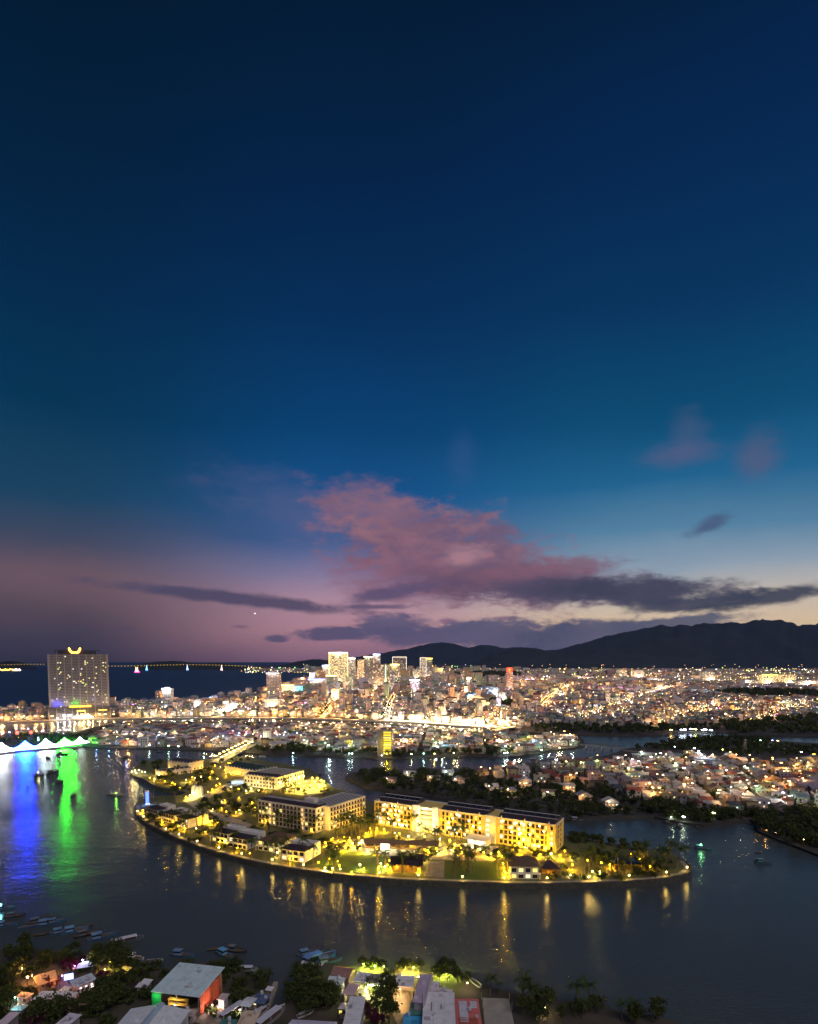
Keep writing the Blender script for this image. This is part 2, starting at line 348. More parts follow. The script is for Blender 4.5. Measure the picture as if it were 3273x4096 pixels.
def link(name, me, parent=None, loc=(0, 0, 0), rot=(0, 0, 0), scale=(1, 1, 1), color=None):
    o = bpy.data.objects.new(name, me); COL.objects.link(o)
    if parent: o.parent = parent
    o.location = loc; o.rotation_euler = rot; o.scale = scale
    if color: o.color = (*color[:3], 1)
    return o
def tag(o, label=None, cat=None, group=None, kind=None):
    if label: o['label'] = label
    if cat: o['category'] = cat
    if group: o['group'] = group
    if kind: o['kind'] = kind
    return o
def thing(name, label, cat, loc=(0, 0, 0), rotz=0.0, group=None):
    o = bpy.data.objects.new(name, None); COL.objects.link(o); o.location = loc; o.rotation_euler = (0, 0, rotz); o.empty_display_size = 0.5
    return tag(o, label, cat, group)
def part(name, mb, mats, parent, color=None, smooth=False, **k):
    return link(name, mb.mesh(name, mats, smooth=smooth), parent, color=color, **k)
def struct(name, mb, mats, smooth=False):
    return tag(link(name, mb.mesh(name, mats, smooth=smooth)), kind='structure')
LIGHTS = 0; LMUL = 3.4                               # lamps as bright as a long exposure shows them
def light(parent, loc, power, col, rad=0.4):
    global LIGHTS
    d = bpy.data.lights.new('lamp_light', 'POINT'); d.energy = power * LMUL; d.color = col; d.shadow_soft_size = rad
    o = bpy.data.objects.new('lamp_light', d); COL.objects.link(o); o.location = loc
    if parent: o.parent = parent
    LIGHTS += 1
    return o
def inside(poly, x, y):
    c = False; j = len(poly) - 1
    for i in range(len(poly)):
        a, b2 = poly[i], poly[j]
        if (a[1] > y) != (b2[1] > y) and x < (b2[0] - a[0]) * (y - a[1]) / (b2[1] - a[1]) + a[0]: c = not c
        j = i
    return c
def ccw(pts):
    a = sum(p[0] * q[1] - q[0] * p[1] for p, q in zip(pts, pts[1:] + pts[:1]))
    return pts if a > 0 else pts[::-1]
def ground(pxs, z=0.0): return ccw([(P(x, y, z).x, P(x, y, z).y) for x, y in pxs])
YELLOW, AMBER, WARM, WHITE, COOL = (1.0, .52, .015), (1.0, .50, .14), (1.0, .72, .42), (1.0, .95, .86), (.78, .88, 1.0)

# ------------------------------------------------------------------ the setting: water, land, hills
w = MB(); w.poly([(-9000, -600, 0), (9000, -600, 0), (9000, 1290, 0), (-9000, 1290, 0)]); struct('river', w, 'water')
w = MB(); w.poly([(-45000, 1290, 0), (45000, 1290, 0), (45000, 70000, 0), (-45000, 70000, 0)]); struct('sea', w, 'sea_water')
Z = 1.6                                             # height of the banks over the water
PX_SHORE = [(-600, 3796), (0, 3806), (160, 3813), (287, 3819), (447, 3815), (511, 3845), (543, 3883), (594, 3888), (702, 3884), (823, 3862), (926, 3880), (1085, 3947), (1107, 3949),
            (1081, 4025), (1060, 4110), (1100, 4110), (1139, 4005), (1174, 3955), (1220, 3897), (1313, 3868), (1435, 3884), (1580, 3890), (1725, 3905), (1841, 3903), (1923, 3944), (2000, 3976), (2059, 3986),
            (2219, 4018), (2410, 4034), (2458, 4058), (2577, 4074), (2697, 4100), (2800, 4160), (2900, 4500), (-600, 4500)]
PX_ISLE = [(537, 3240), (546, 3275), (583, 3310), (682, 3362), (798, 3408), (914, 3443), (1030, 3472), (1175, 3498), (1320, 3518), (1450, 3531), (1590, 3543), (1822, 3553), (2054, 3560), (2219, 3560),
           (2458, 3553), (2617, 3544), (2737, 3524), (2767, 3504), (2765, 3488), (2745, 3466), (2697, 3438), (2617, 3420), (2498, 3402), (2394, 3386), (2300, 3366), (2150, 3335), (1900, 3292), (1700, 3258),
           (1560, 3236), (1480, 3222), (1440, 3195), (1330, 3163), (1307, 3141), (1271, 3110), (1240, 3086), (1150, 3068), (1050, 3052), (990, 3040), (940, 3036), (866, 3046), (760, 3048), (650, 3050), (604, 3055), (565, 3062),
           (534, 3085), (520, 3100), (534, 3114), (578, 3130), (612, 3154), (657, 3167), (704, 3174), (745, 3184), (720, 3196), (660, 3198), (600, 3202), (555, 3218)]
PX_PENIN = [(-500, 3040), (0, 3014), (60, 3000), (150, 2992), (220, 2986), (320, 2988), (450, 2995), (578, 2998), (705, 3001), (801, 3004), (913, 3016), (1020, 3017), (1107, 3026), (1263, 3027), (1437, 3031), (1500, 3040), (1587, 3037), (1695, 3031),
            (1813, 3030), (1952, 3033), (2050, 3030), (2100, 3028), (2155, 3016), (2220, 3006), (2295, 2997), (2336, 2988), (2336, 2968), (2329, 2957), (2238, 2948), (2163, 2947), (2057, 2940), (1952, 2938), (1848, 2926), (1778, 2916),
            (1639, 2904), (1570, 2899), (1385, 2896), (1194, 2891), (950, 2891), (929, 2889), (641, 2888), (482, 2892), (377, 2912), (300, 2935), (232, 2948), (145, 2955), (0, 2966), (-500, 2985)]
PX_VILL = [(1381, 3116), (1457, 3152), (1532, 3166), (1700, 3190), (1900, 3222), (2100, 3258), (2282, 3289), (2418, 3278), (2617, 3274), (2697, 3293), (2817, 3309), (3000, 3285), (3015, 3293), (3031, 3332), (3127, 3372), (3273, 3428), (3500, 3500),
           (4400, 3500), (4400, 2962), (3273, 2962), (2918, 2953), (2795, 2954), (2686, 2965), (2615, 2989), (2510, 2998), (2491, 3003), (2465, 3016), (2427, 3028), (2359, 3035), (2276, 3039), (2220, 3044), (2174, 3054), (2092, 3057),
           (1987, 3076), (1883, 3082), (1709, 3080), (1570, 3089), (1480, 3084), (1400, 3098)]
PX_CITY = [(-700, 2904), (0, 2894), (203, 2887), (348, 2880), (450, 2879), (801, 2876), (1000, 2876), (1124, 2877), (1333, 2882), (1525, 2889), (1674, 2895), (1813, 2907), (1918, 2913), (1994, 2916), (2060, 2919), (2075, 2930), (2163, 2940),
           (2329, 2943), (2465, 2945), (2653, 2945), (2690, 2935), (2867, 2932), (2935, 2935), (2950, 2945), (3273, 2950), (4500, 2954), (4500, 2661), (1150, 2658), (900, 2668), (940, 2678), (1050, 2684), (1180, 2690), (1290, 2698), (1255, 2713), (1200, 2726),
           (1130, 2745), (1060, 2770), (1000, 2792), (840, 2812), (640, 2824), (450, 2834), (420, 2846), (180, 2850), (0, 2856), (-700, 2862)]
LAND = {}
def land(name, pxs, z, mat, rim=0.0):
    g = ground(pxs); LAND[name] = g; b = MB(); b.prism(g, -2.0, z); return struct(name, b, mat)
land('near_bank', PX_SHORE, Z, 'earth'); land('peninsula_ground', PX_PENIN, Z, 'town_ground')
land('village_ground', PX_VILL, Z, 'town_ground'); land('city_ground', PX_CITY, 2.4, 'town_ground')
IZ = 3.2
g = ground(PX_ISLE); LAND['resort_island'] = g; b = MB(); b.prism(g, -2.0, IZ); b.mi = [1] + [0] * (len(b.f) - 1); struct('resort_island', b, ['dark_stone', 'lawn_edge'])
b = MB(); b.prism(ground([(3084, 2964), (3180, 2958), (3300, 2962), (3500, 2972), (3300, 2979), (3180, 2972)]), Z - .3, Z + .05); struct('pond', b, 'water')

def ridge(name, sky_px, dist, depth, foot_px=None, rough=1.0, rows=16):
    """a range of hills: foot, slopes and crest over real ground"""
    xs = []
    for (x0, y0), (x1, y1) in zip(sky_px, sky_px[1:]):
        n = max(2, int((x1 - x0) / 9))
        xs += [(x0 + (x1 - x0) * i / n, y0 + (y1 - y0) * (i / n)) for i in range(n)]
    xs.append(sky_px[-1]); b = MB(); k = len(xs)
    for j in range(rows):
        f = j / (rows - 1)                          # 0 foot .. 0.7 crest .. 1 back foot
        for i, (x, y) in enumerate(xs):
            hgt = max(0.0, at_dist(x, y, dist).z) * (1 + .07 * rough * mnoise.fractal(Vector((x / 46.0, dist / 1000.0, 5.0)), 1.0, 2.0, 5)); g = f / 0.7 if f <= 0.7 else (1 - f) / 0.3
            dd = dist - depth * (0.7 - f) * (1 if f < .7 else .8)
            X = (x - CX) / F * dist * (dd / dist); prof = g ** 1.15
            nz = mnoise.fractal(Vector((X / 900, dd / 900, 3.1)), 1.0, 2.1, 6)
            spur = 0.72 + 0.5 * mnoise.noise(Vector((X / 520.0, dd / 2600.0, 0.7)))
            z = hgt * prof * (1 if g > .96 else (prof + (1 - prof) * spur)) + nz * hgt * 0.10 * rough * (0.25 + g * (1 - g) * 3)
            b.v.append((X, dd, max(z, -1.0) if 0 < f < 1 else -1.0))
    for j in range(rows - 1):
        for i in range(k - 1): b.face((j * k + i, j * k + i + 1, (j + 1) * k + i + 1, (j + 1) * k + i))
    return struct(name, b, 'hill_forest', smooth=True)
ridge('mountain_range', [(2150, 2640), (2222, 2598), (2330, 2562), (2440, 2532), (2560, 2507), (2700, 2492), (2850, 2482), (2980, 2470), (3050, 2462), (3110, 2471), (3180, 2480), (3230, 2484), (3300, 2478), (3500, 2500), (3800, 2470), (4300, 2560), (4500, 2640)], 14500, 4600)
ridge('far_mountains', [(1330, 2645), (1447, 2621), (1530, 2608), (1638, 2589), (1702, 2573), (1766, 2566), (1817, 2570), (1875, 2587), (1919, 2575), (1977, 2577), (2034, 2588), (2085, 2583), (2180, 2600), (2300, 2580), (2450, 2590), (2600, 2640)], 21000, 4200)
ridge('foothills', [(1900, 2648), (1960, 2612), (2020, 2596), (2105, 2584), (2170, 2592), (2240, 2612), (2330, 2606), (2420, 2622), (2560, 2616), (2700, 2630), (2900, 2648)], 12000, 2600)
ridge('coast_hill', [(1110, 2662), (1147, 2656), (1192, 2643), (1240, 2636), (1281, 2634), (1330, 2642), (1400, 2638), (1480, 2650), (1560, 2648), (1680, 2660)], 11500, 1800)
ridge('bay_island', [(540, 2668), (575, 2654), (613, 2645), (650, 2643), (690, 2641), (734, 2643), (766, 2651), (817, 2654), (862, 2650), (894, 2650), (945, 2660), (990, 2669)], 9000, 1300)
ridge('far_island', [(-80, 2655), (0, 2648), (40, 2640), (80, 2645), (112, 2656), (150, 2667)], 9500, 1200)

# ------------------------------------------------------------------ plants and lamps: one of each kind, copied below
def crown_mesh(name, seed, rx, rz, zc, clumps, leaves, size, mat='leaf', tall=False):
    rnd = random.Random(seed); b = MB(); cs = []
    for i in range(clumps):
        th = rnd.uniform(0, 6.283); u = rnd.uniform(-0.75, 1); r = math.sqrt(max(0, 1 - u * u * (0.9 if u > 0 else .6))) * rnd.uniform(0.45, 0.95)
        if tall: r *= (1.05 - u) * 0.75
        cs.append((math.cos(th) * r * rx, math.sin(th) * r * rx, zc + u * rz * 0.85, rnd.uniform(0.7, 1.25)))
    for i in range(leaves):
        c = rnd.choice(cs); g = c[3] * rx * 0.21
        x, y, z = c[0] + rnd.gauss(0, g), c[1] + rnd.gauss(0, g), c[2] + rnd.gauss(0, g * 0.75)
        n = Vector((rnd.gauss(0, 1), rnd.gauss(0, 1), rnd.gauss(0.5, 1))).normalized(); a = n.orthogonal().normalized(); a = Matrix.Rotation(rnd.uniform(0, 6.28), 3, n) @ a; q = n.cross(a)
        s = size * rnd.uniform(0.55, 1.25); p = Vector((x, y, z))
        b.poly([p + a * s, p + q * s * 0.62, p - a * s, p - q * s * 0.62])
    return b.mesh(name, mat)
def trunk_mesh(name, seed, h, r0, limbs=5):
    rnd = random.Random(seed); b = MB(); top = Vector((rnd.uniform(-.4, .4), rnd.uniform(-.4, .4), h))
    b.tube([(0, 0, -0.4), (top.x * .4, top.y * .4, h * 0.5), top], [r0, r0 * 0.75, r0 * 0.5], 7)
    for i in range(limbs):
        th = 6.283 * i / limbs + rnd.uniform(-.4, .4); st = top * rnd.uniform(0.62, 0.98); L = h * rnd.uniform(0.5, 0.8)
        e = st + Vector((math.cos(th) * L * 0.75, math.sin(th) * L * 0.75, L * 0.7)); b.tube([st, (st + e) / 2 + Vector((0, 0, .2)), e], [r0 * 0.4, r0 * 0.25, r0 * 0.1], 5)
    return b.mesh(name, 'trunk')
CROWNS = [crown_mesh('crown', 1, 4.2, 3.0, 6.6, 16, 620, 0.55), crown_mesh('crown', 2, 3.6, 3.4, 6.8, 14, 560, 0.55), crown_mesh('crown', 3, 4.8, 2.6, 6.2, 20, 680, 0.55), crown_mesh('crown', 4, 3.4, 3.0, 6.0, 11, 460, 0.6)]
SPIRES = [crown_mesh('crown', 9, 3.0, 5.2, 7.2, 16, 560, 0.5, tall=True)]
REDS = [crown_mesh('crown', 12, 4.0, 2.2, 4.0, 14, 640, 0.5, 'red_leaf')]
TRUNKS = [trunk_mesh('trunk', i, 4.2, 0.26) for i in range(3)]
BUSH = [crown_mesh('foliage', 20 + i, 1.7, 0.9, 0.9, 8, 170, 0.42) for i in range(2)]
def frond_mesh(seed, L, droop):
    """one palm leaf: arching rib with a fringe of leaflets each side"""
    rnd = random.Random(seed); b = MB(); n = 9; pts = []
    for i in range(n):
        f = i / (n - 1); pts.append(Vector((L * f * (1 - 0.14 * f * droop), 0, 0.55 * L * f * (0.75 - droop * f * 1.05))))
    for i in range(n - 1):
        p, q = pts[i], pts[i + 1]; f = (i + 0.5) / (n - 1); wd = L * 0.26 * math.sin(math.pi * min(1, f * 0.9 + 0.12)) ** 0.7
        for sd in (-1, 1):
            for t in (0.0, 0.5):
                a = p.lerp(q, t); c = p.lerp(q, t + 0.42); tip = a.lerp(c, .5) + Vector((wd * 0.55, sd * wd * rnd.uniform(.85, 1.1), -wd * rnd.uniform(0.35, 0.6)))
                b.poly([a, c, tip])
    b.tube([pts[0], pts[4], pts[8]], [0.06, 0.04, 0.01], 3, cap=False)
    return b.mesh('frond', 'palm_leaf')
FRONDS = [frond_mesh(i, 3.9 - 0.2 * i, 0.8 + 0.35 * i) for i in range(3)]
def palm_trunk(seed):
    rnd = random.Random(seed); b = MB(); lx, ly = rnd.uniform(-1, 1), rnd.uniform(-.7, .7); b.tube([(0, 0, -.3), (lx * .3, ly * .3, 2.6), (lx * .75, ly * .75, 5.2), (lx, ly, 7.8)], [0.26, 0.19, 0.16, 0.13], 6)
    return b.mesh('trunk', 'trunk'), (lx, ly, 7.8)
PALMS = [palm_trunk(i) for i in range(5)]

MARKS = []                                          # (point, phrase) of things one can find, used in labels
def mark(p, phrase): MARKS.append((Vector((p[0], p[1], 0)), phrase))
def by(p):
    """the nearest findable thing, and on which side of it"""
    m = min(MARKS, key=lambda q: (q[0].x - p[0]) ** 2 + (q[0].y - p[1]) ** 2)
    dx_, dy_ = p[0] - m[0].x, p[1] - m[0].y
    w_ = ('right of' if dx_ > 0 else 'left of') if abs(dx_) > abs(dy_) * 1.2 else ('behind' if dy_ > 0 else 'in front of')
    return f'{w_} the {m[1]}'
TREES = 0
def tree(p, h, kind='broad', label=None, group=None, spread=1.0):
    global TREES; TREES += 1
    desc = {'broad': 'dark green broadleaf tree', 'spire': 'tall pointed dark tree', 'red': 'purple flowering broadleaf tree'}[kind]
    t = thing('tree', label or f'{desc} {by(p)}', 'tree', p, random.uniform(0, 6.28), group or 'trees on the banks')
    s = h / 10.0; cm = random.choice({'broad': CROWNS, 'spire': SPIRES, 'red': REDS}[kind])
    link('trunk', random.choice(TRUNKS), t, scale=(s, s, s)); link('crown', cm, t, scale=(s * spread * random.uniform(.9, 1.15), s * spread * random.uniform(.9, 1.15), s * random.uniform(.9, 1.1)))
    return t
def palm(p, h=8.0, label=None, group='coconut palms on the resort island', n=11):
    t = thing('palm_tree', label or f'coconut palm {by(p)}', 'palm', p, random.uniform(0, 6.28), group); s = h / 8.0
    tm, top = random.choice(PALMS); link('trunk', tm, t, scale=(s, s, s))
    for i in range(n):
        k = i % 3; a = 6.283 * i / n + random.uniform(-.25, .25)
        link('frond', FRONDS[k], t, (top[0] * s, top[1] * s, top[2] * s), (0, random.uniform(-.25, .2) - (0.35 if k == 0 else 0), a), (s * random.uniform(.9, 1.1),) * 3)
    return t
def bush(p, s=1.0, label=None, group='low shrubs in the gardens'):
    o = link('shrub', random.choice(BUSH), None, p, (0, 0, random.uniform(0, 6.28)), (s, s, s * random.uniform(.8, 1.1)))
    return tag(o, label or f'low clipped shrub {by(p)}', 'shrub', group)
# lamps
b = MB(); b.tube([(0, 0, -.2), (0, 0, 2.7)], [.07, .05], 6); b.lathe([(.16, -.05), (.16, .12), (.08, .2)], 8); POST = b.mesh('post', 'dark_metal')
b = MB(); b.lathe([(.05, -.38), (.3, -.24), (.4, 0), (.3, .24), (.05, .38)], 8); GLOBE = b.mesh('globe', 'lamp_bulb')
b = MB(); b.tube([(0, 0, -.3), (0, 0, 8.2), (0, -.5, 8.7), (0, -1.7, 8.9)], [.14, .1, .08, .06], 6); b.lathe([(.25, -.1), (.25, .3), (.14, .4)], 8); POLE = b.mesh('pole', 'dark_metal')
b = MB(); b.box(-.3, .3, -.85, .85, -.14, .06); HEAD = b.mesh('lamp_head', 'lamp_bulb')
b = MB(); b.tube([(0, 0, -.1), (0, 0, .55)], [.12, .1], 6); STUB = b.mesh('stub', 'dark_metal')
def garden_lamp(p, power=350, col=YELLOW, label=None, group='globe lamps in the resort gardens', h=1.0, lit=True, g=1.0):
    t = thing('garden_lamp', label or f'glowing globe lamp on a post {by(p)}', 'lamp', p, 0, group)
    link('post', POST, t, scale=(1, 1, h)); link('globe', GLOBE, t, (0, 0, 2.7 * h + .35 * g), scale=(g, g, g), color=col)
    if lit: light(t, (0, -.35, 2.7 * h - .45), power, col, 0.3)
    return t
def street_lamp(p, rotz=0, power=3000, col=AMBER, label=None, group='street lamps along the river road', h=1.0, lit=True, g=1.0, name='street_lamp'):
    t = thing(name, label or f'lit street lamp on a tall pole {by(p)}', name.replace('_', ' '), p, rotz, group)
    link('pole', POLE, t, scale=(1, 1, h)); link('lamp_head', HEAD, t, (0, -1.8, 8.85 * h), scale=(g * 1.3, g, g), color=col)
    if lit: light(t, (0, -1.8, 8.3 * h), power, col, 0.4)
    return t

# ------------------------------------------------------------------ building helpers
def frame(A, B):
    d = B - A; return math.atan2(d.y, d.x), math.hypot(d.x, d.y)
def window_mesh(name, w, h, lit, arch=False, mull=True):
    b = MB(); b.cur = 0; f = 0.09
    if arch:
        ar = [(-w / 2, 0), (w / 2, 0), (w / 2, h * .68)] + [(w / 2 * math.cos(a), h * .68 + h * .32 * math.sin(a)) for a in (0.6, 1.2, 1.57, 1.94, 2.54)] + [(-w / 2, h * .68)]
        b.poly([(x * 1.14, -.04, z * 1.05 - .05) for x, z in ar]); b.cur = 1; b.poly([(x, -.07, z) for x, z in ar])
    else:
        b.box(-w / 2 - f, -w / 2, -.12, 0, 0, h); b.box(w / 2, w / 2 + f, -.12, 0, 0, h); b.box(-w / 2 - f, w / 2 + f, -.12, 0, h, h + f); b.box(-w / 2 - f - .05, w / 2 + f + .05, -.2, 0, -f, 0)
        if mull: b.box(-.035, .035, -.1, -.06, 0, h)
        b.cur = 1; b.poly([(-w / 2, -.05, 0), (w / 2, -.05, 0), (w / 2, -.05, h), (-w / 2, -.05, h)])
    return b.mesh(name, ['window_frame', 'lit_pane' if lit else 'glass_dark'])
WIN = {k: window_mesh('window', w, h, lit, ar) for k, (w, h, lit, ar) in dict(dark=(1.5, 1.9, 0, 0), lit=(1.5, 1.9, 1, 0), arch=(1.2, 2.1, 0, 1), archlit=(1.2, 2.1, 1, 1), wide=(2.4, 2.0, 0, 0), widelit=(2.4, 2.0, 1, 0), small=(0.9, 1.2, 0, 0), smalllit=(.9, 1.2, 1, 0)).items()}
b = MB(); b.box(-.55, .55, -.1, 0, 0, 2.1); b.box(.3, .38, -.16, -.1, 1.0, 1.1); DOOR = b.mesh('door', 'paint')
b = MB(); b.box(-1.35, 1.35, -1.1, 0, -.16, 0); b.box(-1.35, 1.35, -1.1, -1.04, .85, .95); [b.box(x - .03, x + .03, -1.1, -1.04, 0, .85) for x in (-1.3, -.87, -.43, 0, .43, .87, 1.3)]; BALC = b.mesh('balcony', 'window_frame')
b = MB(); b.lathe([(.06, -.3), (.24, -.18), (.3, 0), (.24, .18), (.06, .3)], 6); WLAMP = b.mesh('wall_lamp', 'lamp_bulb')
PANE = [(1.0, .80, .28), (1.0, .88, .5), (1.0, .72, .16), (1.0, .95, .8)]
def win(t, kind, x, z, y=0.0, rot=0.0, col=None, name='window'):
    return link(name, WIN[kind], t, (x, y, z), (0, 0, rot), color=col or random.choice(PANE))
def body(name, label, cat, A, B, depth, z0, h, mat='white_wall', group=None, wall='wall', color=None):
    """a block with its front between two ground points and its depth behind"""
    rz, L = frame(A, B); t = thing(name, label, cat, (A.x, A.y, z0), rz, group)
    m = MB(); m.box(0, L, 0, depth, -.5, h, bottom=False); part(wall, m, mat, t, color)
    c = Vector((A.x, A.y, 0)) + Matrix.Rotation(rz, 3, 'Z') @ Vector((L / 2, depth / 2, 0))
    return t, L, c
def parapet(t, L, dp, h, mat, hh=.8, th=.3):
    m = MB(); e = .12
    m.box(-e, L + e, -e, th, h, h + hh); m.box(-e, L + e, dp - th, dp + e, h, h + hh); m.box(-e, th, th, dp - th, h, h + hh); m.box(L - th, L + e, th, dp - th, h, h + hh)
    part('parapet', m, mat, t)

# ------------------------------------------------------------------ the resort hotels
def G(x, y, z=IZ): return P(x, y, z)
def top(x, y, z): p = P(x, y, z); return Vector((p.x, p.y, IZ))
# long hotel
ZR = 16.6
A, B = top(1498, 3206, IZ + ZR), top(2223, 3305, IZ + ZR)
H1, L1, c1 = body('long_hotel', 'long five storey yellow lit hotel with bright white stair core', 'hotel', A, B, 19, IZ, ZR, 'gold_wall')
mark(c1, 'long yellow lit hotel')
def at_px(A, B, xx, z):
    lo, hi = 0.0, 1.0
    for _ in range(40):
        m_ = (lo + hi) / 2; q = A.lerp(B, m_)
        if px((q.x, q.y, z))[0] < xx: lo = m_
        else: hi = m_
    return lo * (B - A).length
s1, s2, s3, s4, s5 = (at_px(A, B, v, IZ + 9) for v in (1654, 1757, 1942, 1985, 2170))
parapet(H1, L1, 19, ZR, 'white_wall')
m = MB(); m.box(s1, s1 + 5.5, -1.6, 0, -.5, ZR + 1.8); m.box(s2 - 4.5, s2, -1.6, 0, -.5, ZR + 1.8); m.box(s1 + 5.5, s2 - 4.5, -1.0, 0, ZR - .6, ZR + .9); part('stair_core', m, 'white_wall', H1)
for k in range(5):
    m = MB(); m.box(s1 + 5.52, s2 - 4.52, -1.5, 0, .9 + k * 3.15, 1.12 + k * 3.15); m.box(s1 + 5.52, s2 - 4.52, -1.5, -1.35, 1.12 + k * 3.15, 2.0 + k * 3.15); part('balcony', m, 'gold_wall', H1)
    m = MB(); m.poly([(s1 + 6, -.06, 2.1 + k * 3.15), (s2 - 5, -.06, 2.1 + k * 3.15), (s2 - 5, -.06, 3.7 + k * 3.15), (s1 + 6, -.06, 3.7 + k * 3.15)]); part('gallery_opening', m, 'window_frame', H1)
m = MB(); m.box(s3, s4, -1.2, 0, -.5, ZR + 1.4); part('stair_tower', m, 'white_wall', H1)
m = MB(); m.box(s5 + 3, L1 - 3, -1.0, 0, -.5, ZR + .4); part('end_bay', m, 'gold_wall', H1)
cols = [x for x in [1.9 + i * 2.95 for i in range(int(L1 / 2.95))] if not (s1 - 1.3 < x < s2 + 1.2 or s3 - 1.1 < x < s4 + 1.1)]
for ci, x in enumerate(cols):
    for k in range(5):
        z = 1.2 + k * 3.15; yo = -1.0 if s5 + 3 < x < L1 - 3 else 0
        if yo and (x < s5 + 4.2 or x > L1 - 4.2): continue
        lit = random.random() < .26; arch = ci % 7 in (3, 4, 5)
        win(H1, ('archlit' if lit else 'arch') if arch else ('lit' if lit else 'dark'), x, z - .1, yo - .004).scale = (1.22, 1, 1.12)
        if not arch and random.random() < .75 and k: link('balcony', BALC, H1, (x, yo, z - .1), scale=(.85, .7, 1))
        if random.random() < .30: link('wall_lamp', WLAMP, H1, (x + 1.1, yo - .35, z + 1.7), color=(1, .80, .34), scale=(1.2, 1.2, 1.2))
for k in range(5): win(H1, 'widelit', (s3 + s4) / 2 - 1.5, 1.2 + k * 3.15, -1.204, col=(1, .85, .5)); win(H1, 'dark', L1, 1.2 + k * 3.15, 0, R(90)).location = (L1 + .004, 6, 1.2 + k * 3.15); win(H1, 'dark', L1, 0).location = (L1 + .004, 12, 1.2 + k * 3.15); H1.children[-1].rotation_euler = (0, 0, R(90))
# roofs: dark pitched strips with pale flashings, one run per wing, a low roof shed each
for (a0, a1, y0) in ((1, s1 - .5, 1.0), (s2 + .6, s3 - .5, 1.0), (s4 + .6, L1 - 1.2, 1.0)):
    m = MB(); m.poly([(a0, y0, ZR + .3), (a1, y0, ZR + .3), (a1, 7, ZR + 2.4), (a0, 7, ZR + 2.4)]); m.poly([(a0, 7, ZR + 2.4), (a1, 7, ZR + 2.4), (a1, 9.6, ZR + 1.7), (a0, 9.6, ZR + 1.7)])
    m.poly([(a0, 9.6, ZR + 1.7), (a1, 9.6, ZR + 1.7), (a1, 14, ZR + 3.2), (a0, 14, ZR + 3.2)]); m.poly([(a0, 14, ZR + 3.2), (a1, 14, ZR + 3.2), (a1, 18.6, ZR + .4), (a0, 18.6, ZR + .4)])
    for xx, rv in ((a0, 1), (a1, 0)):
        q = [(xx, y0, ZR + .3), (xx, 7, ZR + 2.4), (xx, 9.6, ZR + 1.7), (xx, 14, ZR + 3.2), (xx, 18.6, ZR + .4)]; m.poly(q if rv else q[::-1])
    rf = part('roof', m, 'dark_roof', H1)
    for yy, zz in ((7, 2.42), (14, 3.22), (9.6, 1.72)):
        m = MB(); m.box(a0, a1, yy - .45, yy + .45, ZR + zz, ZR + zz + .12); part('ridge_flashing', m, 'white_wall', rf)
    n = int((a1 - a0) / 4.2)
    for i in range(n):
        m = MB(); x0 = a0 + .8 + i * 4.2; m.poly([(x0, 10.2, ZR + 1.98), (x0 + 3.7, 10.2, ZR + 1.98), (x0 + 3.7, 13.6, ZR + 3.14), (x0, 13.6, ZR + 3.14)]); part('solar_panel', m, 'panel_roof', rf)
for i in range(9):
    m = MB(); m.lathe([(.35, 0), (.35, .9), (.18, 1.3), (.02, 1.7)], 6, (4 + i * (L1 - 8) / 8, -.1, ZR + .8)); part('finial', m, 'white_wall', H1)
x = 3.0
while x < L1 - 2:
    for z in (2.2, 9.6): light(H1, (x, -3.0, z), 165, YELLOW, .5)
    x += 7.2
for z in (4, 9, 14): light(H1, ((s1 + s2) / 2, -5.0, z), 1000, (1, .9, .6), .6)
# front hotel, two wings
A, B = top(1032, 3201, IZ + ZR), top(1263, 3237, IZ + ZR)
H2, L2, c2 = body('front_hotel', 'grey shaded five storey hotel wing with warm lit stair windows', 'hotel', A, B, 14, IZ, ZR, 'white_wall'); mark(c2, 'grey front hotel')
parapet(H2, L2, 14, ZR, 'white_wall', .5)
m = MB(); m.poly([(1, .6, ZR + .3), (L2 - 1, .6, ZR + .3), (L2 - 1, 5.6, ZR + 1.9), (1, 5.6, ZR + 1.9)]); m.poly([(1, 5.6, ZR + 1.9), (L2 - 1, 5.6, ZR + 1.9), (L2 - 1, 13.4, ZR + 1.2), (1, 13.4, ZR + 1.2)]); m.poly([(1, .6, ZR + .3), (1, 5.6, ZR + 1.9), (1, 13.4, ZR + 1.2), (1, 13.4, ZR)]); m.poly([(L2 - 1, .6, ZR + .3), (L2 - 1, 13.4, ZR), (L2 - 1, 13.4, ZR + 1.2), (L2 - 1, 5.6, ZR + 1.9)])
rf = part('roof', m, 'dark_roof', H2)
for yy, zz in ((5.6, 1.93), (9, 1.65)): m = MB(); m.box(1, L2 - 1, yy - .4, yy + .4, ZR + zz, ZR + zz + .12); part('ridge_flashing', m, 'white_wall', rf)
m = MB(); m.box(L2 - 16, L2 - 8, 8, 13, ZR + 1.3, ZR + 4); m.box(L2 - 16.3, L2 - 7.7, 7.7, 13.3, ZR + 4, ZR + 4.2); part('lift_house', m, 'white_wall', H2)
for i in range(int(L2 / 3.3)):
    x = 1.9 + i * 3.3
    stair = i in (3, int(L2 / 3.3) - 4)
    for k in range(5):
        z = 1.2 + k * 3.15
        if stair: win(H2, 'lit', x, z, -.304, col=(1, .62, .22)); continue
        lit = random.random() < .14 or (i < 5 and k == 2)
        win(H2, 'lit' if lit else 'dark', x, z - .1, -.004, col=(1, .78, .25)).scale = (1.35, 1, 1.1)
        if k: link('balcony', BALC, H2, (x, 0, z - .1), scale=(1.0, .8, 1))
    if stair:
        m = MB(); m.box(x - 1.1, x + 1.1, -.3, 0, -.4, ZR + .3); part('stair_bay', m, 'cream_wall', H2); light(H2, (x, -1.6, 9), 160, (1, .6, .2), .4)
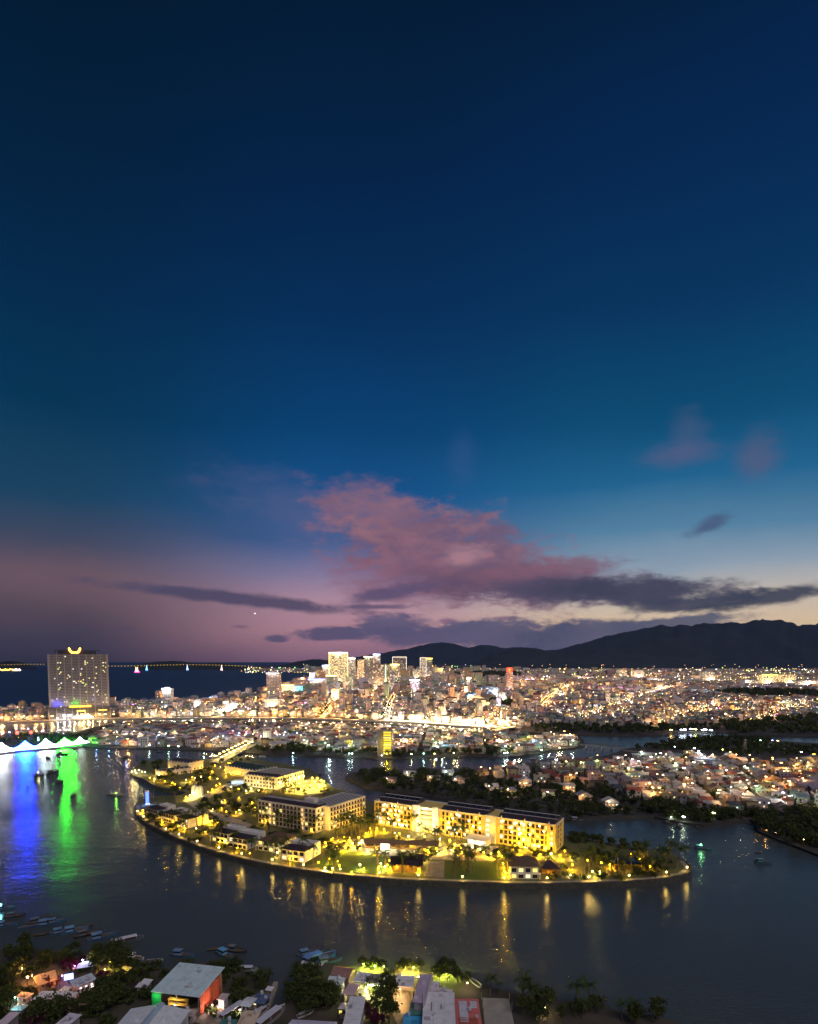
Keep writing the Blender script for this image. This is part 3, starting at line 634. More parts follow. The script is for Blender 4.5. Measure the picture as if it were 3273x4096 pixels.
for k in range(5):
    for yy in (3.2, 7, 10.8): w_ = win(H2, 'lit' if random.random() < .2 else 'dark', L2, 0); w_.location = (L2 + .004, yy, 1.2 + k * 3.15); w_.rotation_euler = (0, 0, R(90))
    link('balcony', BALC, H2, (L2, 7, 1.1 + k * 3.15), (0, 0, R(90)), (2.2, .9, 1))
for z in (3, 9, 14): light(H2, (L2 + 4, 5, z), 210, (1, .6, .08), .5)
A, B = top(1319, 3230, IZ + ZR), top(1462, 3186, IZ + ZR)
H2b, L2b, c2b = body('rear_wing_hotel', 'cream five storey hotel wing with rows of balconies and slatted roof', 'hotel', A, B, 22, IZ, ZR, 'cream_wall')
mark(c2b, 'cream hotel wing with slatted roof'); parapet(H2b, L2b, 22, ZR, 'white_wall', .5)
m = MB(); m.box(.8, L2b - .8, .8, 21.2, ZR, ZR + .25); part('roof', m, 'dark_roof', H2b)
for i in range(7): m = MB(); m.box(1.2, L2b - 1.2, 1.6 + i * 2.9, 2.2 + i * 2.9, ZR + .26, ZR + .5); part('roof_slat', m, 'white_wall', H2b)
for i in range(int(L2b / 3.3)):
    for k in range(5):
        x, z = 1.9 + i * 3.3, 1.2 + k * 3.15; lit = random.random() < .12
        win(H2b, 'lit' if lit else 'dark', x, z, -.004); link('balcony', BALC, H2b, (x, 0, z - .1), scale=(1, .8, 1))
    if i % 2 == 0:
        for z in (2, 9): light(H2b, (2 + i * 3.3, -3.4, z), 190, (1, .58, .05), .5)
# north hotel round a court
A, B = top(976, 3100, IZ + 10.4), top(1109, 3114, IZ + 10.4)
H3, L3, c3 = body('north_hotel', 'three storey square white hotel with striped roof beside glowing garden', 'hotel', A, B, 41, IZ, 10.4, 'white_wall'); mark(c3, 'square white hotel')
parapet(H3, L3, 41, 10.4, 'white_wall', .7)
m = MB(); m.box(.8, L3 - .8, .8, 40.2, 10.4, 10.65); m.gable(1, L3 - 1, 1, 12, 10.66, 2.2); part('roof', m, 'dark_roof', H3)
for i in range(8): m = MB(); m.box(2, L3 - 2, 15 + i * 3.1, 15.8 + i * 3.1, 10.66, 11.0); part('roof_slat', m, 'cream_wall', H3)
for i in range(int(L3 / 3.6)):
    for k in range(3): win(H3, 'lit' if random.random() < .12 else 'dark', 2 + i * 3.6, 1 + k * 3.3, -.004)
    m = MB(); m.lathe([(.3, 0), (.3, .7), (.02, 1.4)], 6, (2 + i * 3.6, -.05, 11.1)); part('finial', m, 'white_wall', H3)
for i in range(11):
    for k in range(3): w_ = win(H3, 'lit' if random.random() < .2 else 'dark', 0, 0); w_.location = (L3 + .004, 2.2 + i * 3.6, 1 + k * 3.3); w_.rotation_euler = (0, 0, R(90))
    if i % 2 == 0: light(H3, (L3 + 3.2, 2.5 + i * 3.6, 2.0), 480, YELLOW, .5); link('wall_lamp', WLAMP, H3, (L3 + .4, 4 + i * 3.6, 5.6), color=(1, .85, .4), scale=(1.4, 1.4, 1.8))
for i in range(5): light(H3, (3 + i * 8, -4, 2.0), 260, (1, .76, .3), .5)
# halls
def hall(name, label, a, bq, depth, h, roofmat, rh, wmat='cream_wall', openings=True, lights=0):
    A, B = top(*a, IZ + h), top(*bq, IZ + h); t, L, c = body(name, label, 'hall', A, B, depth, IZ, h, wmat)
    m = MB(); m.gable(-.4, L + .4, -.4, depth + .4, h + .35, rh) if rh else m.box(.4, L - .4, .4, depth - .4, h + .02, h + .3); part('roof', m, roofmat, t)
    m = MB(); m.box(-.5, L + .5, -.5, 0, h - .5, h + .3); m.box(-.5, L + .5, depth, depth + .5, h - .5, h + .3); m.box(-.5, 0, 0, depth, h - .5, h + .3); m.box(L, L + .5, 0, depth, h - .5, h + .3); part('cornice', m, 'white_wall', t)
    n = int(L / 4.5)
    for i in range(n):
        m = MB(); xx = 2 + i * (L - 4) / max(1, n - 1); m.lathe([(.25, 0), (.45, .5), (.3, 1.0), (.03, 1.6)], 7, (xx, -.3, h + .3)); part('finial', m, 'white_wall', t)
        if openings: win(t, 'archlit' if random.random() < .3 else 'arch', xx + 1.4, .6, -.004)
    for i in range(int(depth / 4.5)):
        m = MB(); m.lathe([(.25, 0), (.45, .5), (.3, 1.0), (.03, 1.6)], 7, (L + .3, 2 + i * 4.5, h + .3)); part('finial', m, 'white_wall', t)
        if openings: w_ = win(t, 'arch', 0, 0); w_.location = (L + .004, 4 + i * 4.5, .6); w_.rotation_euler = (0, 0, R(90))
    for i in range(lights): light(t, (2 + i * (L - 4) / max(1, lights - 1), -3.0, 1.6), 230, (1, .62, .08), .4)
    for i in range(max(0, lights - 1)): light(t, (L + 3.0, 2 + i * (depth - 4) / max(1, lights - 2), 1.6), 230, (1, .62, .08), .4)
    mark(c, label.split(' with ')[0]); return t
hall('banquet_hall', 'green roofed banquet hall with white urns along its eaves', (900, 3064), (1017, 3084), 29, 7, 'green_roof', 3.0, lights=4)
hall('river_hall', 'tall cream hall with long dark roof at the island tip', (671, 3044), (753, 3054), 20, 8.4, 'dark_roof', 1.6, lights=3)
hall('garden_hall', 'low cream hall with flat dark roof and arched doorways', (622, 3080), (640, 3087), 33, 5.2, 'dark_roof', 0, lights=2)

# ------------------------------------------------------------------ villas along the south bank
def villa(short, label, cxp, cyp, w, d, rz, h=6.6, roof='dark', terrace=True, blank=False, lit=.15):
    c = P(cxp, cyp, IZ + h); A = Vector((c.x, c.y, 0)) - Matrix.Rotation(rz, 3, 'Z') @ Vector((w / 2, d / 2, 0)); A = Vector((A.x, A.y, IZ)); B = A + Matrix.Rotation(rz, 3, 'Z') @ Vector((w, 0, 0))
    t, L, cc = body('villa', label, 'villa', A, B, d, IZ, h, 'white_wall', 'riverside villas of the resort'); mark(cc, short)
    m = MB(); m.box(-.9, L + .9, -1.6, 0, 3.0, 3.25); m.box(-.9, L + .9, -1.6, -1.45, 3.25, 4.1); part('balcony', m, 'white_wall', t)
    m = MB(); m.hip(-.8, L + .8, -1.0, d * .55, h + .05, 2.0); part('roof', m, {'dark': 'dark_roof', 'brown': 'wood'}[roof], t)
    if terrace:
        m = MB(); y0, y1 = d * .58, d - .1; m.box(0, L, y0, y0 + .25, h, h + 1.2); m.box(0, L, y1 - .25, y1, h, h + 1.2); m.box(0, .25, y0 + .25, y1 - .25, h, h + 1.2); m.box(L - .25, L, y0 + .25, y1 - .25, h, h + 1.2); part('terrace_wall', m, 'white_wall', t)
    else:
        m = MB(); m.hip(-.8, L + .8, d * .5, d + .8, h + .07, 2.1); part('rear_roof', m, 'wood' if roof == 'brown' else 'dark_roof', t)
    for k in range(2):
        for i in range(4):
            win(t, 'widelit' if random.random() < lit else 'wide', L * (i + .5) / 4, .6 + k * 3.25, -.004)
        if not blank:
            for yy in (d * .25, d * .75): w_ = win(t, 'smalllit' if random.random() < lit else 'small', 0, 0); w_.location = (L + .004, yy, 1 + k * 3.2); w_.rotation_euler = (0, 0, R(90))
    for xx in (-.5, L + .5): m = MB(); m.box(xx - .15, xx + .15, -1.5, -1.2, -.4, 3.0); part('pillar', m, 'white_wall', t)
    return t
for a in (('villa nearest the blue column', 'villa with dark roof nearest the blue lit column', 650, 3228, 12, 15, R(-38)), ('second villa from the blue column', 'villa with roof terrace second from the blue lit column', 712, 3247, 13, 15, R(-38)),
          ('blank walled villa', 'villa with blank pale side wall facing the palms', 772, 3262, 12, 17, R(-36), 6.6, 'dark', True, True), ('purple roofed villa', 'villa with purple dark roof west of the brown roofed villa pair', 918, 3318, 14, 16, R(-30)),
          ('white terrace villa', 'villa with white walled terrace beside the brown roofed villa', 990, 3338, 15, 17, R(-28)), ('brown hip roofed villa', 'villa with brown hipped roof between two terrace villas', 1110, 3352, 16, 18, R(-25), 6.2, 'brown', False),
          ('great lawn villa', 'villa with wide white terrace next to the great lawn', 1205, 3382, 16, 18, R(-22), 6.8, 'dark', True, False, .3), ('villa with lit dining room', 'villa with brown roof and lit dining room beside the sports lawn', 2091, 3448, 15, 14, R(-2), 7.0, 'brown', False, False, .55),
          ): villa(*a)
for lab, x, y, w_, d_, h in (('small square pavilion with steep grey hip roof by the lit villa', 2193, 3462, 10, 9, 3.6), ('timber pavilion with striped roof among palms near the island point', 2495, 3440, 13, 11, 3.8), ('twin roofed dark pavilion on the great lawn edge', 1625, 3440, 17, 14, 4.2)):
    c = P(x, y, IZ + h); t = thing('pavilion', lab, 'pavilion', (c.x - w_ / 2, c.y - d_ / 2, IZ), R(-6)); mark(c, lab.split(' with ')[0].split(' on ')[0])
    for xx in (.4, w_ / 2, w_ - .4):
        for yy in (.4, d_ - .4): m = MB(); m.box(xx - .14, xx + .14, yy - .14, yy + .14, -.4, h); part('post', m, 'wood', t)
    m = MB()
    if 'twin' in lab: m.gable(-1, w_ / 2, -1, d_ + 1, h, 2.4, along='x'); m.gable(w_ / 2 + .2, w_ + 1, -1.4, d_ * .6, h, 2.2); m.gable(w_ / 2 + .2, w_ + 1, d_ * .62, d_ + 1.4, h, 2.2)
    else: m.hip(-1, w_ + 1, -1, d_ + 1, h, 3.4 if 'steep' in lab else 1.5)
    part('roof', m, 'panel_roof' if 'striped' in lab else 'dark_roof', t)
    m = MB(); m.box(0, w_, 0, d_, -.3, .15); part('deck', m, 'wood', t); light(t, (w_ / 2, d_ / 2 - 1, h - .8), 420, YELLOW, .3); light(t, (w_ / 2, -2.5, 1.5), 160, YELLOW, .3)
# long bar, its bright screen, the glazed lobby
A, B = G(1462, 3392), G(1748, 3404)
t, L, c = body('garden_bar', 'long low bar with thatched roof and bright counters behind the great lawn', 'bar', A, B, 7, IZ, 1.0, 'wood'); mark(c, 'long thatched bar')
m = MB(); m.gable(-1, L + 1, -1.6, 8.6, 3.4, 1.7); part('roof', m, 'thatch', t)
for i in range(9): m = MB(); m.box(i * L / 8.01 - .12, i * L / 8.01 + .12, -.3, -.06, -.3, 3.4); part('post', m, 'wood', t); light(t, (i * L / 8.01 + 1.2, -.9, 2.6), 330, (1, .8, .3), .3)
sc_ = G(1540, 3402); t = thing('screen', 'blazing white projection screen in front of the long thatched bar', 'screen', sc_, R(-4))
m = MB(); m.box(-2.6, 2.6, 0, .15, .6, 3.9); part('panel', m, 'neon', t, (2.2, 2.1, 1.6)); m = MB(); m.box(-2.7, -2.6, 0, .2, -.3, 4.0); m.box(2.6, 2.7, 0, .2, -.3, 4.0); part('stand', m, 'dark_metal', t); light(t, (0, -1.5, 2.2), 1500, (1, .95, .7), .8); mark(sc_, 'white projection screen')
A, B = G(1872, 3376), G(1945, 3388); t, L, c = body('lobby', 'white glazed entrance lobby with flat bright canopy before the long hotel', 'lobby', A, B, 8, IZ, 4.2, 'white_wall'); mark(c, 'white entrance lobby')
m = MB(); m.box(-1.5, L + 1.5, -4, 8.5, 4.22, 4.6); part('canopy', m, 'white_wall', t)
for i in range(4): win(t, 'widelit', 1.6 + i * (L - 3) / 3, .5, -.004, col=(1, .95, .7)); light(t, (1.6 + i * (L - 3) / 3, -2, 3.4), 620, (1, .85, .5), .3)

# lawns, paths, court, pool and shore walk (thin sheets one over another)
def sheet(name, pxs, dz, mat): m = MB(); g = ground(pxs, IZ); m.prism(g, IZ - .2, IZ + dz); return struct(name, m, mat)
sheet('great_lawn', [(1308, 3412), (1345, 3402), (1440, 3414), (1545, 3428), (1590, 3440), (1600, 3486), (1500, 3497), (1366, 3488), (1262, 3470)], .05, 'lawn')
sheet('sports_lawn', [(1782, 3444), (1991, 3448), (2010, 3520), (1780, 3516)], .05, 'lawn'); sheet('clay_court', [(1716, 3446), (1778, 3443), (1776, 3512), (1694, 3504)], .05, 'yard_sand')
sheet('plaza', [(1700, 3402), (1860, 3372), (1990, 3386), (2010, 3420), (1980, 3444), (1715, 3438)], .03, 'paving')
sheet('garden_terrace', [(1290, 3376), (1420, 3356), (1700, 3390), (1690, 3420), (1550, 3424), (1420, 3408), (1300, 3400)], .03, 'paving')
sheet('west_road', [(735, 3205), (775, 3182), (800, 3186), (790, 3210), (830, 3236), (905, 3262), (980, 3285), (1010, 3300), (985, 3312), (900, 3284), (820, 3262), (770, 3228)], .03, 'paving')
sheet('forecourt', [(800, 3186), (880, 3150), (940, 3118), (985, 3108), (985, 3128), (930, 3152), (850, 3186), (815, 3200)], .05, 'paving')
sheet('restaurant_terrace', [(1120, 3170), (1240, 3112), (1270, 3116), (1306, 3148), (1318, 3164), (1240, 3186)], .04, 'paving')
c = G(952, 3131); m = MB(); m.prism([(c.x + 10.5 * math.cos(a * .2618), c.y + 10.5 * math.sin(a * .2618)) for a in range(24)], IZ, IZ + .35); struct('fountain_rim', m, 'concrete'); m = MB(); m.prism([(c.x + 9.6 * math.cos(a * .2618), c.y + 9.6 * math.sin(a * .2618)) for a in range(24)], IZ, IZ + .40); struct('fountain_pool', m, 'pool_water'); mark(c, 'round white fountain pool')
light(None, (c.x, c.y, IZ + 5), 1500, (.85, .92, 1), .8).name = 'fountain_light'
WALK = PX_ISLE[0:20]
def inset(pts, d):
    out = []
    for i, (x, y) in enumerate(pts):
        a = Vector(pts[max(i - 1, 0)]); b_ = Vector(pts[min(i + 1, len(pts) - 1)]); n = (b_ - a).normalized(); out.append((x - n.y * d, y + n.x * d))
    return out
wk = [(P(x, y).x, P(x, y).y) for x, y in WALK]; i1, i2 = inset(wk, 1.6), inset(wk, 4.0)
m = MB()
for k in range(len(wk) - 1): m.poly([(*i1[k], IZ + .04), (*i1[k + 1], IZ + .04), (*i2[k + 1], IZ + .04), (*i2[k], IZ + .04)])
struct('shore_walk', m, 'paving')
m = MB(); i0, i00 = inset(wk, .15), inset(wk, .65)
for k in range(len(wk) - 1): m.prism(ccw([i0[k], i0[k + 1], i00[k + 1], i00[k]]), IZ - .5, IZ + .3)
kerb = tag(link('river_wall', m.mesh('river_wall', 'dark_stone')), 'low dark stone river wall along the south shore of the island', 'wall')

# gate arches, blue column
c = G(790, 3182); t = thing('gate', 'white domed double arch gate glowing over the island road', 'gate', c, R(-30)); mark(c, 'white double arch gate')
for k, xo in enumerate((-3.4, 3.4)):
    m = MB(); outer = [(-2.9, 0)] + [(-2.9 * math.cos(a), 4 + 4.6 * math.sin(a) ** .8) for a in [i * math.pi / 10 for i in range(1, 10)]] + [(2.9, 0)]; inn = [(x * .66, z * .86) for x, z in outer]
    for i in range(len(outer) - 1):
        a, b_, c_, d_ = outer[i], outer[i + 1], inn[i + 1], inn[i]
        for y in (-1.2, 1.2):
            q = [(xo + a[0], y, a[1]), (xo + b_[0], y, b_[1]), (xo + c_[0], y, c_[1]), (xo + d_[0], y, d_[1])]; m.poly(q if y > 0 else q[::-1])
        m.poly([(xo + a[0], -1.2, a[1]), (xo + b_[0], -1.2, b_[1]), (xo + b_[0], 1.2, b_[1]), (xo + a[0], 1.2, a[1])]); m.poly([(xo + d_[0], 1.2, d_[1]), (xo + c_[0], 1.2, c_[1]), (xo + c_[0], -1.2, c_[1]), (xo + d_[0], -1.2, d_[1])])
    m.lathe([(.3, 0), (.15, .6), (.02, 2.2)], 6, (xo, 0, 8.5)); part('arch', m, 'white_wall', t)
    light(t, (xo, -3.6, 1.5), 700, (1, .8, .35), .3)
c = G(590, 3219); t = thing('light_column', 'tall column glowing blue on the western point of the island', 'column', c); mark(c, 'blue lit column')
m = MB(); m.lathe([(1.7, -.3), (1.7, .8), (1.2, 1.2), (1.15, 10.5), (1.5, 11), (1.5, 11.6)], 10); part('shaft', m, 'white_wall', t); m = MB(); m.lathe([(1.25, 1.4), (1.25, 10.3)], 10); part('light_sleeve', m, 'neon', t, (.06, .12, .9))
for a in range(3): light(t, (2.6 * math.cos(2.1 * a - 1.6), 2.6 * math.sin(2.1 * a - 1.6), 1.4), 300, (.12, .25, 1), .3)

# lamps of the shore walk: their streaks stand in the water below
for x in (548, 572, 662, 714, 787, 874, 966, 1088, 1213, 1330, 1360, 1518, 1674, 1851, 2019, 2191, 2358, 2520, 2669, 2752):
    k = min(range(19), key=lambda q: abs((WALK[q][0] + WALK[q + 1][0]) / 2 - x) if WALK[q][0] <= x <= WALK[q + 1][0] else 1e9)
    (xa, ya), (xb, yb) = WALK[k], WALK[k + 1]; f = (x - xa) / (xb - xa); q = P(x, ya + (yb - ya) * f); garden_lamp(Vector((q.x, q.y + 1.3, IZ)), 190, (1, .66, .14), group='lamps of the island shore walk', h=.9)
# garden lamps
GL = [(1302, 3384), (1326, 3372), (1352, 3380), (1378, 3377), (1402, 3386), (1378, 3362), (1410, 3392), (1436, 3390), (1436, 3362), (1465, 3345), (1480, 3330), (1508, 3325), (1537, 3330), (1580, 3345), (1598, 3350), (1634, 3360), (1350, 3403), (1382, 3405), (1414, 3409), (1442, 3414), (1472, 3417), (1503, 3419),
      (1320, 3456), (1358, 3476), (1440, 3478), (1540, 3482), (1515, 3490), (1550, 3474), (1560, 3455), (1700, 3412), (1712, 3420), (1746, 3412), (1780, 3414), (1812, 3416), (1845, 3412), (1760, 3376), (1800, 3380), (1690, 3450), (1684, 3470), (1675, 3490), (1935, 3428), (1965, 3430), (1996, 3426), (2008, 3440), (2012, 3470), (2018, 3500), (2024, 3512),
      (2080, 3418), (2160, 3436), (2205, 3432), (2240, 3440), (2290, 3438), (2060, 3396), (2100, 3402), (2140, 3408), (2180, 3414), (2290, 3480), (2370, 3508), (2405, 3470), (2400, 3506), (2440, 3474), (2560, 3450), (2600, 3480), (2350, 3460), (2260, 3420), (1600, 3378), (1650, 3386), (1820, 3392), (1700, 3366),
      (640, 3128), (618, 3124), (660, 3132), (690, 3140), (600, 3120), (745, 3130), (770, 3120), (805, 3114), (840, 3118), (870, 3124), (850, 3096), (830, 3078), (860, 3070), (905, 3112), (925, 3104), (945, 3100), (880, 3145), (866, 3156), (850, 3168), (832, 3178), (745, 3202), (760, 3196), (775, 3190), (700, 3150), (720, 3160),
      (925, 3160), (955, 3168), (985, 3172), (1005, 3164), (1035, 3170), (1060, 3166), (1020, 3240), (958, 3252), (990, 3238), (905, 3256), (945, 3262), (1020, 3262), (1050, 3300), (1065, 3302), (1205, 3320), (1245, 3330), (870, 3300), (848, 3295), (838, 3300), (810, 3298), (822, 3292), (700, 3300), (715, 3318), (740, 3325), (675, 3290), (660, 3280), (650, 3300), (610, 3250), (572, 3252), (785, 3330),
      (880, 3380), (908, 3384), (950, 3410), (1110, 3430), (1000, 3425), (1160, 3455), (1275, 3470)]
for i, (x, y) in enumerate(GL):
    g = G(x, y); warm = random.random(); core = 1290 < x < 2260 and 3320 < y < 3445; dim = 1000 < x < 1260 and 3230 < y < 3345
    garden_lamp(g, random.uniform(700, 1500) * (1.5 if core else .12 if dim else .7 if x < 1290 and y > 3230 else 1.0), YELLOW if warm < .8 else (1, .70, .18), lit=(i % 5 != 3), g=random.uniform(.8, 1.25), h=random.uniform(.5, 1.05))
for i in range(70):                                 # added low lamps, scattered at random to brighten the gardens
    x0, x1, y0, y1 = random.choice(((600, 860, 3100, 3150), (800, 1020, 3195, 3260), (560, 880, 3245, 3360), (1290, 1720, 3340, 3410), (2180, 2700, 3425, 3510), (1700, 2230, 3396, 3436), (880, 1000, 3050, 3120), (1280, 1700, 3450, 3500)))
    g = G(random.uniform(x0, x1), random.uniform(y0, y1))
    if inside(LAND['resort_island'], g.x, g.y): garden_lamp(g, random.uniform(250, 650), random.choice((YELLOW, YELLOW, (1, .75, .3), (1, .45, .05))), label=f'added low garden lamp {by(g)}', group='added low lamps in the resort gardens', h=.45, g=.7)
for x, y in ((1150, 3172), (1175, 3160), (1200, 3148), (1225, 3140), (1245, 3155), (1260, 3140), (1275, 3150), (1290, 3148), (1285, 3135), (1270, 3126), (1250, 3125), (1300, 3156), (1230, 3168), (1205, 3172), (1255, 3168), (1296, 3140), (1280, 3160), (1215, 3158)):
    garden_lamp(G(x, y), 1400, (1, .64, .06), label=f'dazzling lamp over the restaurant terrace {by(G(x, y))}', group='lamps of the glowing restaurant terrace', g=1.5)
for x, y in ((528, 3098), (540, 3094), (556, 3092), (568, 3098), (545, 3104), (580, 3100)): garden_lamp(G(x, y), 500, (1, .8, .35), group='lamps of the western landing', label=f'bright lamp on the western landing {by(G(x, y))}')
# palms, trees and shrubs of the island
for (x0, x1, y0, y1, n) in ((1290, 1480, 3320, 3370, 16), (1340, 1460, 3270, 3330, 12), (1480, 1720, 3312, 3352, 14), (1700, 1860, 3358, 3402, 11), (1280, 1420, 3450, 3492, 6), (1500, 1700, 3455, 3500, 9), (1700, 2000, 3470, 3514, 10), (2010, 2060, 3460, 3500, 3), (2330, 2720, 3440, 3510, 17), (2560, 2740, 3430, 3490, 9), (840, 1000, 3370, 3420, 6), (1000, 1260, 3410, 3480, 9), (1010, 1110, 3255, 3320, 8), (1110, 1260, 3300, 3345, 10), (590, 720, 3196, 3214, 7), (1060, 1180, 3160, 3190, 6), (700, 880, 3290, 3350, 10)):
    for i in range(n):
        g = G(random.uniform(x0, x1), random.uniform(y0, y1))
        if inside(LAND['resort_island'], g.x, g.y): palm(g, random.uniform(8, 12.5))
for (x0, x1, y0, y1, n, h0, h1) in ((620, 860, 3085, 3145, 20, 6, 9), (560, 660, 3060, 3092, 6, 5, 8), (800, 1020, 3200, 3262, 18, 6, 9), (880, 1000, 3130, 3160, 5, 4, 6), (590, 720, 3255, 3330, 10, 4, 7), (820, 1000, 3350, 3420, 6, 4, 6), (2230, 2480, 3420, 3470, 14, 4, 7), (2480, 2720, 3440, 3505, 9, 4, 7), (1500, 1580, 3240, 3290, 6, 6, 8), (840, 1000, 3040, 3075, 8, 5, 7), (1270, 1310, 3108, 3150, 4, 4, 6), (1640, 1690, 3430, 3470, 4, 4, 6), (1880, 2240, 3404, 3430, 8, 3, 4.5)):
    for i in range(n):
        g = G(random.uniform(x0, x1), random.uniform(y0, y1))
        if inside(LAND['resort_island'], g.x, g.y): tree(g, random.uniform(h0, h1), group='trees of the resort island')
for (x0, x1, y0, y1, n) in ((1280, 1720, 3360, 3400, 40), (1700, 2220, 3395, 3430, 40), (560, 1000, 3240, 3400, 50), (2200, 2700, 3430, 3520, 50), (900, 1060, 3140, 3180, 20), (1000, 1280, 3300, 3350, 20), (600, 800, 3130, 3160, 14), (1130, 1310, 3130, 3180, 20)):
    for i in range(n):
        g = G(random.uniform(x0, x1), random.uniform(y0, y1))
        if inside(LAND['resort_island'], g.x, g.y): bush(g, random.uniform(.7, 1.5), group='shrubs in the resort gardens')

# ------------------------------------------------------------------ the near bank: sheds, boatyard, waterside restaurant
NEAR = []                                           # plans already built on, kept free of trees
BZ = Z
def block(name, label, cat, nl, nr, fr, fl, h, roof_c, wall_c, pitch=0.0, roof='slab', windows=2, overhang=.5, open_front=False, group=None, door=True):
    """a shed or house given by the four corners of its roof in the photo at its real height"""
    a, b_, c, d = (P(*q, BZ + h) for q in (nl, nr, fr, fl))
    rz, L = frame(a, b_); n = Vector((-math.sin(rz), math.cos(rz), 0)); dp = max(2.0, ((d - a).dot(n) + (c - b_).dot(n)) / 2)
    t = thing(name, label, cat, (a.x, a.y, BZ), rz, group)
    m = MB(); o = overhang
    if open_front:
        m.box(o, L - o, dp - o - .2, dp - o, -.3, h); m.box(o, o + .2, o, dp - o - .2, -.3, h)
        for xx in (o + .1, L / 2, L - o - .1): m.box(xx - .12, xx + .12, o, o + .24, -.3, h)
    else: m.box(o, L - o, o, dp - o, -.3, h)
    part('wall', m, 'paint', t, wall_c)
    m = MB()
    if roof == 'gable': m.gable(0, L, 0, dp, h, pitch)
    elif roof == 'gabley': m.gable(0, L, 0, dp, h, pitch, along='y')
    elif roof == 'hip': m.hip(0, L, 0, dp, h, pitch)
    elif roof == 'arch':
        k = 8; pr = [(dp * (i / k), h + pitch * math.sin(math.pi * i / k)) for i in range(k + 1)]
        for i in range(k): (y0, z0), (y1, z1) = pr[i], pr[i + 1]; m.poly([(0, y0, z0), (L, y0, z0), (L, y1, z1), (0, y1, z1)])
        m.poly([(0, y, z) for y, z in pr][::-1]); m.poly([(L, y, z) for y, z in pr])
    else:
        n0 = len(m.v); m.v += [(0, 0, h), (L, 0, h), (L, dp, h + pitch), (0, dp, h + pitch), (0, 0, h + .18), (L, 0, h + .18), (L, dp, h + pitch + .18), (0, dp, h + pitch + .18)]
        for q in ((0, 1, 5, 4), (1, 2, 6, 5), (2, 3, 7, 6), (3, 0, 4, 7), (4, 5, 6, 7), (3, 2, 1, 0)): m.face(tuple(n0 + i for i in q))
    roof_c = tuple(min(.88, v * 1.65) for v in roof_c)
    rf = part('roof', m, 'sheet_roof', t, roof_c)
    k = int(L / 3.2)
    if roof == 'slab' and L > 6:                    # the overlapping sheets of a metal roof
        for i in range(1, k):
            m = MB(); x = L * i / k; n0 = len(m.v); m.v += [(x - .07, 0, h + .184), (x + .07, 0, h + .184), (x + .07, dp, h + pitch + .184), (x - .07, dp, h + pitch + .184)]; m.v += [(p[0], p[1], p[2] + .07) for p in m.v]
            for q in ((0, 1, 5, 4), (1, 2, 6, 5), (2, 3, 7, 6), (3, 0, 4, 7), (4, 5, 6, 7)): m.face(q)
            part('sheet_seam', m, 'sheet_roof', rf, tuple(v * .8 for v in roof_c))
    rr = random.Random(label)
    if roof == 'slab' and L > 4.5:                  # patched sheets, a tank, a vent
        for i in range(rr.randint(2, 5)):
            x0, y0 = rr.uniform(.2, L - 2.4), rr.uniform(.2, max(.3, dp - 2.6)); sx, sy = rr.uniform(.7, 2.0), rr.uniform(.8, 2.2); m = MB(); f = lambda y: h + .2 + pitch * y / dp
            m.v = [(x0, y0, f(y0)), (x0 + sx, y0, f(y0)), (x0 + sx, y0 + sy, f(y0 + sy)), (x0, y0 + sy, f(y0 + sy))]; m.v += [(p[0], p[1], p[2] + .05) for p in m.v[:4]]
            for q in ((0, 1, 5, 4), (1, 2, 6, 5), (2, 3, 7, 6), (3, 0, 4, 7), (4, 5, 6, 7)): m.face(q)
            k2 = rr.choice((.55, .7, .8, 1.2)); part('roof_patch', m, 'sheet_roof', rf, tuple(min(.85, v * k2 * w_) for v, w_ in zip(roof_c, (1.1, .95, .9))))
        if rr.random() < .5: m = MB(); m.lathe([(.55, .5), (.58, 1.5), (.25, 1.8)], 8, (L * rr.uniform(.2, .8), dp * rr.uniform(.5, .85), h + pitch)); part('water_tank', m, 'smooth_paint', t, (.55, .58, .62))
        if rr.random() < .6: xq, yq = L * rr.uniform(.2, .8), dp * rr.uniform(.2, .6); m = MB(); m.box(xq, xq + .9, yq, yq + .7, h + pitch * .3, h + pitch + .9); part('air_unit', m, 'smooth_paint', t, (.6, .6, .6))
    if not open_front:
        for i in range(windows): win(t, 'smalllit' if random.random() < .2 else 'small', L * (i + .7) / (windows + .6), h * .45, o - .004)
        if door: link('door', DOOR, t, (L * .18 + o, o - .004, 0), color=(.25, .2, .15))
    ctr = Vector((a.x, a.y, 0)) + Matrix.Rotation(rz, 3, 'Z') @ Vector((L / 2, dp / 2, 0)); NEAR.append((ctr, rz, L, dp)); return t, L, dp, ctr
TEAL, LAV, GREY, PALE = (.42, .60, .62), (.50, .54, .68), (.40, .40, .42), (.66, .65, .68)
t, L, dp, c = block('warehouse', 'open warehouse with big teal metal roof and orange tarpaulin side', 'warehouse', (603, 3968), (798, 3991), (901, 3885), (710, 3866), 7.2, TEAL, (.30, .26, .22), 1.4, open_front=True, overhang=.8)
mark(c, 'teal roofed warehouse')
m = MB(); k = 10
for i in range(k): y0, y1 = 1 + (dp - 3) * i / k, 1 + (dp - 3) * (i + 1) / k; x0, x1 = L - .6 + .22 * math.sin(i * 1.7), L - .6 + .22 * math.sin((i + 1) * 1.7); m.poly([(x0 + .3, y0, .5), (x1 + .3, y1, .5), (x1, y1, 7.0), (x0, y0, 7.0)])
part('tarpaulin', m, 'paint', t, (.80, .16, .07)); m = MB(); m.box(.2, 3.6, .2, .32, 1.4, 6.8); part('green_sheet', m, 'paint', t, (.03, .42, .12))
